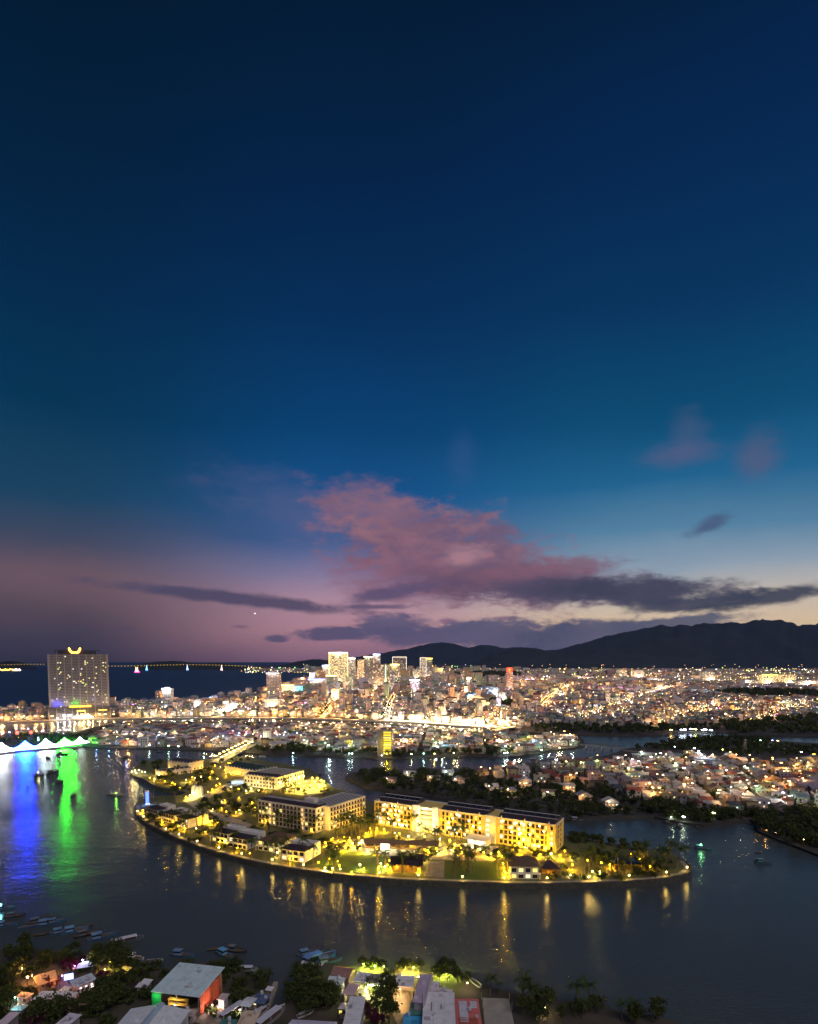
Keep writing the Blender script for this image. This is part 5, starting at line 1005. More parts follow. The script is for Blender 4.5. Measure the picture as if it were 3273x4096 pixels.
for pxs, cell, ang in (([(2440, 3060), (2560, 3030), (2700, 3034), (2930, 3050), (3020, 3070), (3300, 3090), (3320, 3240), (3040, 3262), (2900, 3254), (2720, 3230), (2600, 3214), (2480, 3180), (2400, 3120)], (11.5, 11), R(-12)), ([(1880, 3094), (2000, 3084), (2110, 3070), (2290, 3052), (2440, 3052), (2400, 3110), (2330, 3140), (2200, 3150), (2000, 3130)], (15, 14), R(-5)), ([(2900, 3040), (3300, 3046), (3300, 3088), (3000, 3066)], (17, 14), R(-8))):
    for p in spread(pxs, cell, 1.2, ang, Z):
        if any((p - q).length < r + 3 for q, r in BUILT) or random.random() < .10: continue
        one = random.random() < .62; w_, d_ = random.uniform(8, 11.5), random.uniform(8, 10.5); VILLAGE.append(p)
        house(p, w_, d_, random.uniform(3, 4) if one else random.uniform(5.8, 7.4) + (3 if random.random() < .12 else 0), ang + random.uniform(-.12, .12) + (R(90) if random.random() < .15 else 0), zone_of(p), 'houses of the village', lit=.16); cnt += 1
HV = cnt
# peninsula
for q, ph in (((1545, 3000), 'yellow lit staircase tower'), ((970, 2990), 'island road bridge'), ((620, 2985), 'white terraced riverside house'), ((250, 2980), 'row of glowing tents'), ((960, 2960), 'neon pink building'), ((1075, 2955), 'white tower house'), ((1750, 3000), 'green lit boathouse'), ((2000, 2950), 'river road bridge'), ((1350, 3010), 'cyan lit jetty'), ((800, 2920), 'channel houses'), ((1650, 2930), 'channel bend'), ((450, 2960), 'peninsula trees'), ((2200, 2980), 'peninsula end')): mark(P(*q), ph)
PG = 'houses of the peninsula'
house(V(575, 2988), 12, 9, 13, R(10), 'stepped white front on the river', PG, 'flat', None, ('white', (.74, .72, .70)), .1); house(V(1070, 2968), 11, 9, 16, R(15), 'slim and tallest near the island bridge', PG, 'flat', None, ('white', (.74, .70, .70)), .1)
house(V(945, 2975), 11, 10, 10, R(15), 'washed in magenta neon', PG, 'flat', None, ('pink', (.66, .5, .56)), .2); house(V(1140, 2968), 14, 9, 7.5, R(12), 'brightly floodlit white', PG, 'flat', None, ('white', (.76, .74, .76)), .2)
house(V(770, 2984), 17, 9, 10, R(4), 'with rust red roof terrace on the bank', PG, 'hip', ('rust red', (.3, .08, .1)), ('white', (.6, .56, .58)), .1); house(V(1395, 2992), 11, 8, 11, R(0), 'lit warm yellow', PG, 'gabley', ('brown', (.26, .17, .13)), ('yellow', (.68, .54, .26)), .2)
house(V(1430, 3003), 12, 10, 15, R(0), 'dim and tall behind the cyan lit jetty', PG, 'flat', None, ('grey', (.42, .40, .34)), .05)
# staircase tower
p = V(1545, 3026); t = thing('staircase_tower', 'narrow dark tower house with yellow lit storeys of glass', 'building', p, R(-4)); h = 31
m = MB(); m.box(-11, -4.5, 0, 11, -.3, h); m.box(-4.5, 7, 9, 11, -.3, h); m.box(6, 7, 0, 9, -.3, h); part('wall', m, 'paint', t, (.30, .28, .24))
for k in range(9):
    m = MB(); m.box(-4.45, 5.95, 0, 8.9, 2.0 + k * 3.2, 2.3 + k * 3.2); part('floor', m, 'concrete', t); m = MB(); m.poly([(-4, 6.8, 2.4 + k * 3.2), (5.4, 6.8, 2.4 + k * 3.2), (5.4, 6.8, 5.0 + k * 3.2), (-4, 6.8, 5.0 + k * 3.2)]); part('lit_room', m, 'lit_pane', t, (.9, .62, .04) if k % 3 else (1, .78, .16))
m = MB(); m.box(-11.3, 7.3, -.3, 11.3, h, h + .6); part('roof', m, 'concrete', t); light(t, (1, -3, 16), 2500, (1, .75, .05), .6)
BUILT = [(o.location.copy(), 8) for o in COL.objects if o.name.startswith('house')] + [(p, 13)]
cand = []
for pxs, cell, ang in (([(330, 2974), (440, 2916), (500, 2908), (650, 2905), (900, 2907), (990, 2909), (1000, 2975), (930, 2994), (700, 2994), (450, 2988)], (12, 11.5), R(6)), ([(1010, 2910), (1200, 2909), (1390, 2914), (1560, 2918), (1640, 2922), (1780, 2932), (1850, 2938), (1950, 2942), (2050, 2948), (2150, 2952), (2300, 2962), (2315, 2985), (2200, 2998), (2100, 3012), (1950, 3018), (1800, 3014), (1650, 3012), (1450, 3014), (1250, 3006), (1060, 2996)], (12, 11.5), R(-4))):
    for p in spread(pxs, cell, 1.3, ang, Z):
        if any((p - q).length < r + 2 for q, r in BUILT) or random.random() < .08: continue
        cand.append((p, ang))
cand.sort(key=lambda c: c[0].y)
nind = max(0, 300 - HV - 25); REST = cand[nind:]
for p, ang in cand[:nind]:
    one = random.random() < .5
    house(p, random.uniform(8.5, 12), random.uniform(8, 11), random.uniform(3.2, 4.2) if one else random.choice((6.2, 6.4, 6.8, 7.2, 9.4)), ang + random.uniform(-.15, .15), zone_of(p), PG, lit=.2)
# the other roofs of the peninsula, a mass too many to tell apart
def town_box(b, g, p, w, d, h, rz, rnd, wc, rc, near=True, glowp=.25, gcol=None):
    wc = tuple(v * .8 for v in wc); rc = tuple(v * .7 for v in rc)
    M = Matrix.Translation(p) @ Matrix.Rotation(rz, 4, 'Z'); b.cur = 0; b.col = (*wc, 1); b.box(-w / 2, w / 2, -d / 2, d / 2, -.3, h, M, bottom=False)
    if near:
        r = rnd.random(); b.col = (*rc, 1)
        if r < .42: b.gable(-w * .53, w * .53, -d * .53, d * .53, h, d * .26, M)
        elif r < .6: b.gable(-w * .53, w * .53, -d * .53, d * .53, h, w * .26, M, 'y')
        else:
            b.col = (*[v * .9 for v in wc], 1); b.box(-w * .2, w * .15, 0, d * .4, h, h + 2.4, M, bottom=False)
            if rnd.random() < .5: b.col = (*rc, 1); b.box(-w * .45, w * .45, -d * .5, -d * .1, h + 2.2, h + 2.4, M)
    st = max(1, int(h / 3.2)); n = max(1, int(w / 3.4))
    for k in range(st):
        for i in range(n):
            u = rnd.random()
            if u < glowp or near and u < .55:
                x0 = -w / 2 + w * (i + .28) / n; x1 = x0 + w * .44 / n; z0 = .9 + k * 3.1
                q = [M @ Vector(v) for v in ((x0, -d / 2 - .06, z0), (x1, -d / 2 - .06, z0), (x1, -d / 2 - .06, z0 + 1.5), (x0, -d / 2 - .06, z0 + 1.5))]
                if u < glowp: g.col = (*(gcol(rnd) if gcol else (1, .7, .35)), 1); g.poly(q)
                else: b.col = (.02, .022, .03, 1); b.poly(q)
def glow_col(r):
    u = r.random(); s = r.uniform(.08, .4)
    c = (1, .72, .34) if u < .5 else (1, .92, .76) if u < .75 else (1, .5, .16) if u < .87 else (.75, .88, 1) if u < .94 else (.5, 1, .55) if u < .97 else (1, .4, .8)
    return tuple(v * s for v in c)
rnd = random.Random(5); b = MB(); g = MB()
for p, ang in REST: town_box(b, g, p, rnd.uniform(8.5, 12), rnd.uniform(8, 11), rnd.choice((3.4, 3.6, 4, 4, 6.4, 6.8)), ang + rnd.uniform(-.15, .15), rnd, rnd.choice(WALLW)[1], rnd.choice(ROOFW)[1], True, .14, glow_col)
tag(link('peninsula_roofs', b.mesh('peninsula_roofs', 'town_paint', True)), 'crowded low roofs filling the far side of the peninsula', 'houses', kind='stuff'); tag(link('peninsula_lights', g.mesh('peninsula_lights', 'town_glow', True)), 'lit windows of the crowded peninsula roofs', 'lights', kind='stuff')
# lamps in the lanes
def lane_lamp(x, y, pw, col, lab, grp, g=1.3, h=1.15): return street_lamp(P(x, y, Z), random.uniform(-.6, .6), pw, col, f'{lab} {by(P(x, y, Z))}', grp, h, True, g, 'lane_lamp')
for x, y, pw, c in ((2790, 3036, 3600, COOL), (2800, 3052, 3600, WHITE), (2815, 3062, 2600, COOL), (2775, 3024, 1500, WHITE), (2700, 3018, 500, COOL), (2890, 3030, 900, (.9, 1, .2)), (2920, 3040, 1600, AMBER), (2945, 3052, 1400, AMBER), (3090, 3072, 2200, AMBER), (3120, 3088, 2200, AMBER), (3140, 3112, 2200, AMBER), (3180, 3095, 1600, AMBER), (3060, 3148, 2400, AMBER), (3150, 3168, 2000, AMBER), (3250, 3050, 900, YELLOW), (3090, 3190, 1000, AMBER), (2868, 3206, 1500, AMBER), (2960, 3170, 1600, (1, .6, .25)), (2830, 3155, 1000, AMBER), (2990, 3110, 900, AMBER), (2605, 3195, 1300, AMBER), (2595, 3175, 500, AMBER), (2280, 3140, 1200, AMBER), (2265, 3082, 700, (1, .7, .3)), (2325, 3086, 500, (1, .85, .3)), (2470, 3066, 900, (1, .72, .6)), (2530, 3072, 1200, (1, .75, .66)), (2555, 3080, 900, (1, .8, .7)), (1925, 3106, 900, AMBER), (1960, 3112, 900, AMBER), (2060, 3078, 500, (.7, .9, 1)), (2560, 3040, 500, (.7, 1, .7)), (2640, 3046, 500, (.8, 1, .8)), (2600, 3062, 500, WHITE), (2690, 3070, 500, (.95, .95, .3)), (2700, 3090, 500, (.95, 1, .4)), (2730, 3110, 500, (.9, .95, 1)), (2770, 3085, 600, WHITE), (2510, 3112, 600, (1, .9, .3)), (2220, 3075, 400, WHITE), (2385, 3078, 400, (.8, 1, .2)), (3200, 3040, 600, WHITE), (3040, 2990, 900, (.5, 1, .8)), (3086, 2990, 700, (.3, .4, 1)), (3105, 2992, 900, (1, .5, .2)), (3210, 3155, 1300, AMBER), (2905, 3120, 900, (1, .7, .45)), (2650, 3140, 600, (1, .75, .4)), (2730, 3180, 700, AMBER)):
    lane_lamp(x, y, pw * 1.1, c, 'added lane lamp', 'lane lamps of the village')
for x, y, pw, c in ((560, 2960, 800, (1, .85, .7)), (470, 2955, 1200, (1, .8, .5)), (510, 2962, 900, (1, .85, .6)), (640, 2955, 900, (1, .75, .4)), (665, 2960, 900, (.6, .7, 1)), (700, 2952, 1300, (1, .72, .25)), (820, 2940, 900, AMBER), (895, 2970, 900, (.85, .9, 1)), (935, 2948, 1800, (1, .2, .5)), (960, 2958, 1600, (.3, .5, 1)), (985, 2954, 1500, (1, .15, .3)), (1015, 2962, 1600, (1, .9, .3)), (1045, 2972, 1600, (1, .95, .6)), (1100, 2958, 900, (1, .4, .3)), (1140, 2955, 1600, (.95, .9, 1)), (1190, 2958, 700, (.6, .7, 1)), (1205, 2968, 600, AMBER), (1220, 2990, 500, (.5, 1, .5)), (1300, 3000, 500, (.5, 1, .6)), (1390, 2965, 1600, (1, .7, .2)), (1410, 2996, 700, (.95, 1, .2)), (1400, 3014, 1500, (.7, 1, .95)), (1320, 3010, 900, (.7, 1, .95)), (1600, 2966, 900, (.9, .85, 1)), (1640, 2942, 1600, WARM), (1690, 2960, 1200, WARM), (1730, 2985, 1300, (1, .75, .2)), (1745, 3000, 1600, (.6, 1, .85)), (1770, 3000, 1300, (.6, 1, .9)), (1795, 2965, 2200, (1, .7, .15)), (1800, 2930, 1600, WARM), (1860, 2950, 1300, AMBER), (1900, 2940, 1800, AMBER), (1930, 2930, 1600, AMBER), (1995, 2985, 1600, AMBER), (1940, 2990, 1200, AMBER), (2030, 2990, 900, WARM), (2110, 2975, 900, (.8, 1, .1)), (2215, 2962, 1200, AMBER), (2255, 2950, 1100, AMBER), (2280, 2968, 1200, WARM), (2235, 2994, 1000, (1, .75, .4)), (2290, 2990, 700, WHITE), (2165, 3000, 600, (.6, 1, .6)), (2020, 3016, 900, (.7, 1, .9)), (1340, 2915, 900, AMBER), (1280, 2930, 700, AMBER), (1210, 2915, 900, AMBER), (1500, 2930, 900, AMBER), (1450, 2950, 800, AMBER), (750, 2915, 800, AMBER), (600, 2910, 700, AMBER), (880, 2915, 900, AMBER), (1540, 2950, 700, AMBER), (1700, 2925, 2000, WARM), (1760, 2932, 2000, WARM), (520, 2920, 600, AMBER), (1060, 2925, 700, AMBER)):
    lane_lamp(x, y, pw * 2.4, c, 'added lane lamp', 'lane lamps of the peninsula')
for i in range(85):  # extra lamps added at random to warm the peninsula houses
    q = random.choice(REST + cand)[0]; c = random.choices((AMBER, (1, .62, .28), WARM, (1, .85, .65), (.85, .9, 1)), (5, 4, 3, 2, 1))[0]; x, y = px((q.x + 6, q.y - 5.6, Z)); lane_lamp(x, y, random.uniform(800, 3400), c, 'added lane lamp', 'lane lamps of the peninsula', g=1.0)
for i in range(45):  # more lamps added at random to warm the village
    q = random.choice(VILLAGE); c = random.choices((AMBER, (1, .62, .28), WARM, (.9, .95, 1), (.8, 1, .7)), (6, 4, 3, 1, 1))[0]; x, y = px((q.x + 5.6, q.y - 5.4, Z)); lane_lamp(x, y, random.uniform(300, 1100), c, 'added lane lamp', 'lane lamps of the village', g=.9)
for q in GROVE:
    x, y = px((q.x - 3, q.y - 7.5, Z)); lane_lamp(x, y, 700, random.choice((AMBER, (1, .75, .4), (.7, 1, .8), (1, .9, .6))), 'added lane lamp', 'lane lamps of the grove', g=.8, h=.6)
# jetties and shore trees
for (pxs, n, h0, h1, grp) in (([(1400, 3100), (1560, 3092), (1880, 3090), (2000, 3130), (2200, 3152), (2360, 3142), (2440, 3180), (2560, 3215), (2640, 3262), (2300, 3280), (2000, 3236), (1700, 3185), (1540, 3160), (1470, 3148)], 185, 5, 9, 'trees of the village bank'), ([(2640, 3225), (2860, 3250), (3020, 3262), (3010, 3280), (2830, 3300), (2700, 3285), (2620, 3268)], 34, 4, 7, 'trees of the village bank'), ([(3020, 3270), (3300, 3250), (3300, 3420), (3130, 3365), (3036, 3325)], 44, 5, 8, 'trees of the right point')):
    gg = ground(pxs); k = 0; xs = [q[0] for q in gg]; ys = [q[1] for q in gg]
    while k < n:
        x, y = random.uniform(min(xs), max(xs)), random.uniform(min(ys), max(ys))
        if inside(gg, x, y):
            k += 1
            if TREES < 320 and k % 3 == 0 and all((q.x - x) ** 2 + (q.y + 5 - y) ** 2 > 130 for q in GROVE): tree(Vector((x, y, Z)), random.uniform(h0, h1), 'broad', group=grp)
    # undergrowth between the trunks
    bb = MB(); r2 = random.Random(len(grp))
    for i in range(n * 5):
        x, y = r2.uniform(min(xs), max(xs)), r2.uniform(min(ys), max(ys))
        if not inside(gg, x, y): continue
        for q in range(12):
            c = Vector((x + r2.gauss(0, 1.3), y + r2.gauss(0, 1.3), Z + abs(r2.gauss(.7, .5)))); nn = Vector((r2.gauss(0, 1), r2.gauss(0, 1), r2.gauss(.6, 1))).normalized(); a = nn.orthogonal() * .6; e = nn.cross(a); bb.poly([c + a, c + e * .7, c - a, c - e * .7])
    tag(link('undergrowth', bb.mesh('undergrowth', 'leaf')), f'dark undergrowth beneath the {grp}', 'undergrowth', kind='stuff')

# ------------------------------------------------------------------ the city across the river
CZ = 2.4
WOODS = []
def wood(name, label, pxs, n, h0, h1, z, seed, quads=60, size=.9):
    """a far stand of trees that reads as one mass: crowns of leaf faces on short stems"""
    r = random.Random(seed); g = ground(pxs); xs = [q[0] for q in g]; ys = [q[1] for q in g]; b = MB(); k = 0; WOODS.append(g)
    while k < n:
        x, y = r.uniform(min(xs), max(xs)), r.uniform(min(ys), max(ys))
        if not inside(g, x, y): continue
        k += 1
        if any((q.x - x) ** 2 + (q.y - 5 - y) ** 2 < 120 for q in GROVE): continue
        h = r.uniform(h0, h1); R0 = h * r.uniform(.34, .5); b.cur = 1; b.tube([(x, y, z - .3), (x + r.uniform(-.3, .3), y, z + h * .5)], [.22, .12], 4, False); b.cur = 0
        for q in range(quads):
            u = Vector((r.gauss(0, 1), r.gauss(0, 1), r.gauss(0, 1))).normalized() * (r.random() ** .4); c = Vector((x + u.x * R0, y + u.y * R0, z + h * .62 + u.z * h * .36)); nn = Vector((r.gauss(0, 1), r.gauss(0, 1), r.gauss(.5, 1))).normalized(); a = nn.orthogonal() * (size * r.uniform(.6, 1.2)); e = nn.cross(a); b.poly([c + a, c + e * .7, c - a, c - e * .7])
    return tag(link(name, b.mesh(name, ['leaf', 'trunk'])), label, 'trees', kind='stuff')
wood('grove', 'dark wood along the far bank right of the river road bridge', [(2090, 2934), (2150, 2914), (2330, 2908), (2500, 2914), (2700, 2912), (2960, 2912), (2940, 2930), (2690, 2930), (2650, 2942), (2465, 2942), (2330, 2940), (2160, 2937)], 190, 6, 10, CZ, 1, 60, 1.3)
wood('grove', 'dark wood at the right edge beyond the pond', [(2850, 2900), (3300, 2868), (3320, 2946), (2950, 2940), (2930, 2920)], 240, 7, 12, CZ, 2, 55, 1.4)
wood('grove', 'dark marsh wood between the pool and the village road', [(2520, 3000), (2620, 2988), (2690, 2966), (2800, 2957), (2920, 2957), (3080, 2966), (3080, 2990), (3300, 2990), (3320, 3030), (3100, 3030), (2950, 3026), (2760, 3006), (2620, 3004)], 420, 4, 8, Z, 3, 60, .9)
wood('grove', 'far dark park in the middle of the city', [(1910, 2822), (1960, 2808), (2030, 2808), (2078, 2826), (2050, 2842), (1950, 2840)], 90, 9, 14, CZ, 4, 40, 2.0)
wood('grove', 'long dark tree belt of the far right city', [(2820, 2775), (2960, 2762), (3300, 2770), (3320, 2800), (3050, 2802), (2900, 2790)], 260, 9, 15, CZ, 5, 26, 3.6)
wood('grove', 'low dark hill of trees beyond the blue hotel cluster', [(1790, 2702), (1900, 2696), (2080, 2700), (2090, 2712), (1900, 2714)], 130, 18, 40, CZ, 6, 24, 9.0)
wood('grove', 'promenade trees left of the slab hotel', [(-60, 2866), (180, 2858), (182, 2876), (-60, 2884)], 46, 6, 11, CZ, 7, 60, 1.1)
wood('grove', 'dark shore trees on the south bank of the peninsula', [(1015, 3010), (1110, 3000), (1180, 2985), (1260, 3012), (1430, 3018), (1500, 3005), (1640, 3020), (1800, 3012), (1900, 3008), (1960, 3000), (2050, 3012), (2060, 3026), (1810, 3026), (1590, 3034), (1440, 3028), (1110, 3022)], 150, 5, 9, Z, 8, 70, .95)
wood('grove', 'garden trees behind the row of glowing tents', [(-60, 2976), (0, 2968), (145, 2958), (232, 2950), (290, 2944), (300, 2962), (150, 2978), (0, 2990), (-60, 2996)], 60, 5, 9, Z, 14, 70, .95)
wood('grove', 'hedge trees behind the long hotel', [(1490, 3228), (1700, 3262), (1900, 3296), (2150, 3338), (2300, 3368), (2480, 3402), (2600, 3420), (2590, 3432), (2400, 3404), (2290, 3392), (2285, 3372), (2150, 3345), (1900, 3304), (1700, 3270)], 90, 4, 6.5, IZ, 15, 80, .6)
wood('grove', 'dark waterfront trees of the village', [(2560, 3222), (2640, 3222), (2720, 3236), (2900, 3258), (3040, 3266), (3320, 3246), (3320, 3430), (3127, 3366), (3036, 3326), (3016, 3292), (2990, 3282), (2820, 3302), (2700, 3288), (2640, 3272), (2600, 3268)], 260, 4, 8, Z, 16, 90, .62)
wood('grove', 'bank trees between tents and peninsula houses', [(250, 2960), (330, 2950), (420, 2915), (440, 2930), (345, 2975), (260, 2978)], 26, 5, 9, Z, 9, 70, .9)
wood('grove', 'scattered street trees among the peninsula roofs', [(480, 2900), (900, 2897), (1500, 2908), (2000, 2950), (2300, 2970), (2200, 2992), (1900, 3005), (1500, 3005), (1100, 2990), (900, 2990), (500, 2985)], 120, 5, 10, Z, 10, 60, .95)
wood('grove', 'dark lower slope of trees on the village bank', [(1410, 3102), (1560, 3096), (1880, 3096), (2000, 3136), (2200, 3158), (2360, 3146), (2440, 3184), (2560, 3218), (2640, 3262), (2300, 3280), (2000, 3238), (1700, 3187), (1540, 3161), (1470, 3148)], 330, 4, 8, Z, 11, 95, .62)
wood('grove', 'street trees scattered through the near city', [(450, 2868), (1000, 2866), (1520, 2878), (2000, 2904), (2300, 2890), (3300, 2860), (3300, 2800), (2300, 2790), (1200, 2800), (1000, 2810), (640, 2836)], 420, 7, 12, CZ, 13, 40, 1.6)
wood('grove', 'garden trees between the village houses', [(2440, 3060), (2700, 3040), (3000, 3070), (3300, 3090), (3300, 3240), (3040, 3262), (2720, 3230), (2480, 3180), (2100, 3140), (2000, 3090), (2290, 3056)], 170, 4, 8, Z, 12, 80, .65)
# towers one can tell apart
TOW = []
def tower(label, x0, x1, yt, yb, col, name='tower', lit=.12, cap=None, rz=0.0, outline=None, bands=True, dep=None, gl=None, floorh=3.4, colw=3.6, cat='tower', dark=.5, wall='paint'):
    pa, pb = P(x0, yb, CZ), P(x1, yb, CZ); dist = (pa.y + pb.y) / 2; w = (pb - pa).length; h = at_dist((x0 + x1) / 2, yt, dist).z - CZ; d = dep or max(14, min(w * .8, 40)); dt = w * .9 / 2
    t = thing(name, label, cat, ((pa.x + pb.x) / 2, dist + d / 2, CZ), rz, None); rnd = random.Random(label); TOW.append((Vector(((pa.x + pb.x) / 2, dist + d / 2, 0)), max(w, d) * .62))
    m = MB(); m.box(-w / 2, w / 2, -d / 2, d / 2, -.5, h, bottom=False); part('wall', m, wall, t, col)
    m = MB(); m.box(-w / 2 - .4, w / 2 + .4, -d / 2 - .4, d / 2 + .4, h, h + 1.2); m.box(-w * .28, w * .2, -d * .25, d * .3, h + 1.2, h + 5); part('roof', m, 'paint', t, tuple(v * .8 for v in col))
    nf, nc = max(2, int(h / floorh)), max(2, int(w / colw)); b = MB(); g = MB(); nd = max(2, int(d / colw))
    for sgn, L, n in ((0, w, nc), (1, d, nd), (-1, d, nd)):
        for k in range(nf):
            z0 = (k + .25) * h / nf; z1 = z0 + h / nf * .55
            for i in range(n):
                a0 = -L / 2 + L * (i + .2) / n; a1 = a0 + L * .6 / n
                if sgn == 0: q = [(a0, -d / 2 - .12, z0), (a1, -d / 2 - .12, z0), (a1, -d / 2 - .12, z1), (a0, -d / 2 - .12, z1)]
                else: xx = sgn * (w / 2 + .12); q = [(xx, a0, z0), (xx, a1, z0), (xx, a1, z1), (xx, a0, z1)]
                if rnd.random() < lit: g.col = (*(gl(rnd) if gl else tuple(v * 1.6 for v in glow_col(rnd))), 1); g.poly(q)
                elif rnd.random() < dark + .3: b.poly(q)
    if bands:
        for k in range(1, nf, max(1, nf // 10)):
            z = k * h / nf; b.cur = 1; b.box(-w / 2 - .3, w / 2 + .3, -d / 2 - .35, -d / 2, z - .2, z + .15); b.cur = 0
    if b.v: o = link('window_rows', b.mesh('window_rows', ['glass_dark', 'concrete']), t); o['kind'] = 'stuff'
    if g.v: o = link('lit_windows', g.mesh('lit_windows', 'town_glow', True), t); o['kind'] = 'stuff'
    if cap: m = MB(); m.box(-w / 2 - .8, w / 2 + .8, -d / 2 - .8, -d / 2 - .1, h - 1.5, h + 2.2); part('light_crown', m, 'neon', t, cap); light(t, (0, -d / 2 - 7, h + 1), 12000, tuple(min(1, v) for v in cap), 1.0)
    if outline:
        for xx in (-w / 2 - .2, w / 2 + .2): m = MB(); m.box(xx - .6, xx + .6, -d / 2 - 1.0, -d / 2 - .13, 2, h); part('light_strip', m, 'neon', t, outline)
        m = MB(); m.box(-w / 2, w / 2, -d / 2 - 1.0, -d / 2 - .13, h - 1.2, h + .4); part('light_strip', m, 'neon', t, outline)
    light(t, (rnd.uniform(-.2, .2) * w, -d / 2 - 12, 8), 21000 * max(1, w / 25), rnd.choice((WARM, WHITE, (1, .8, .55))), 1.0)  # added front light without a fixture, brightens the tower face
    return t, w, d, h
GR, CR, WH, LVD, BL, TAN = (.34, .32, .31), (.66, .58, .46), (.72, .68, .66), (.60, .52, .62), (.46, .56, .66), (.56, .47, .38)
goldw = lambda r: (.55 * r.uniform(.6, 1.3), .42 * r.uniform(.6, 1.2), .14)
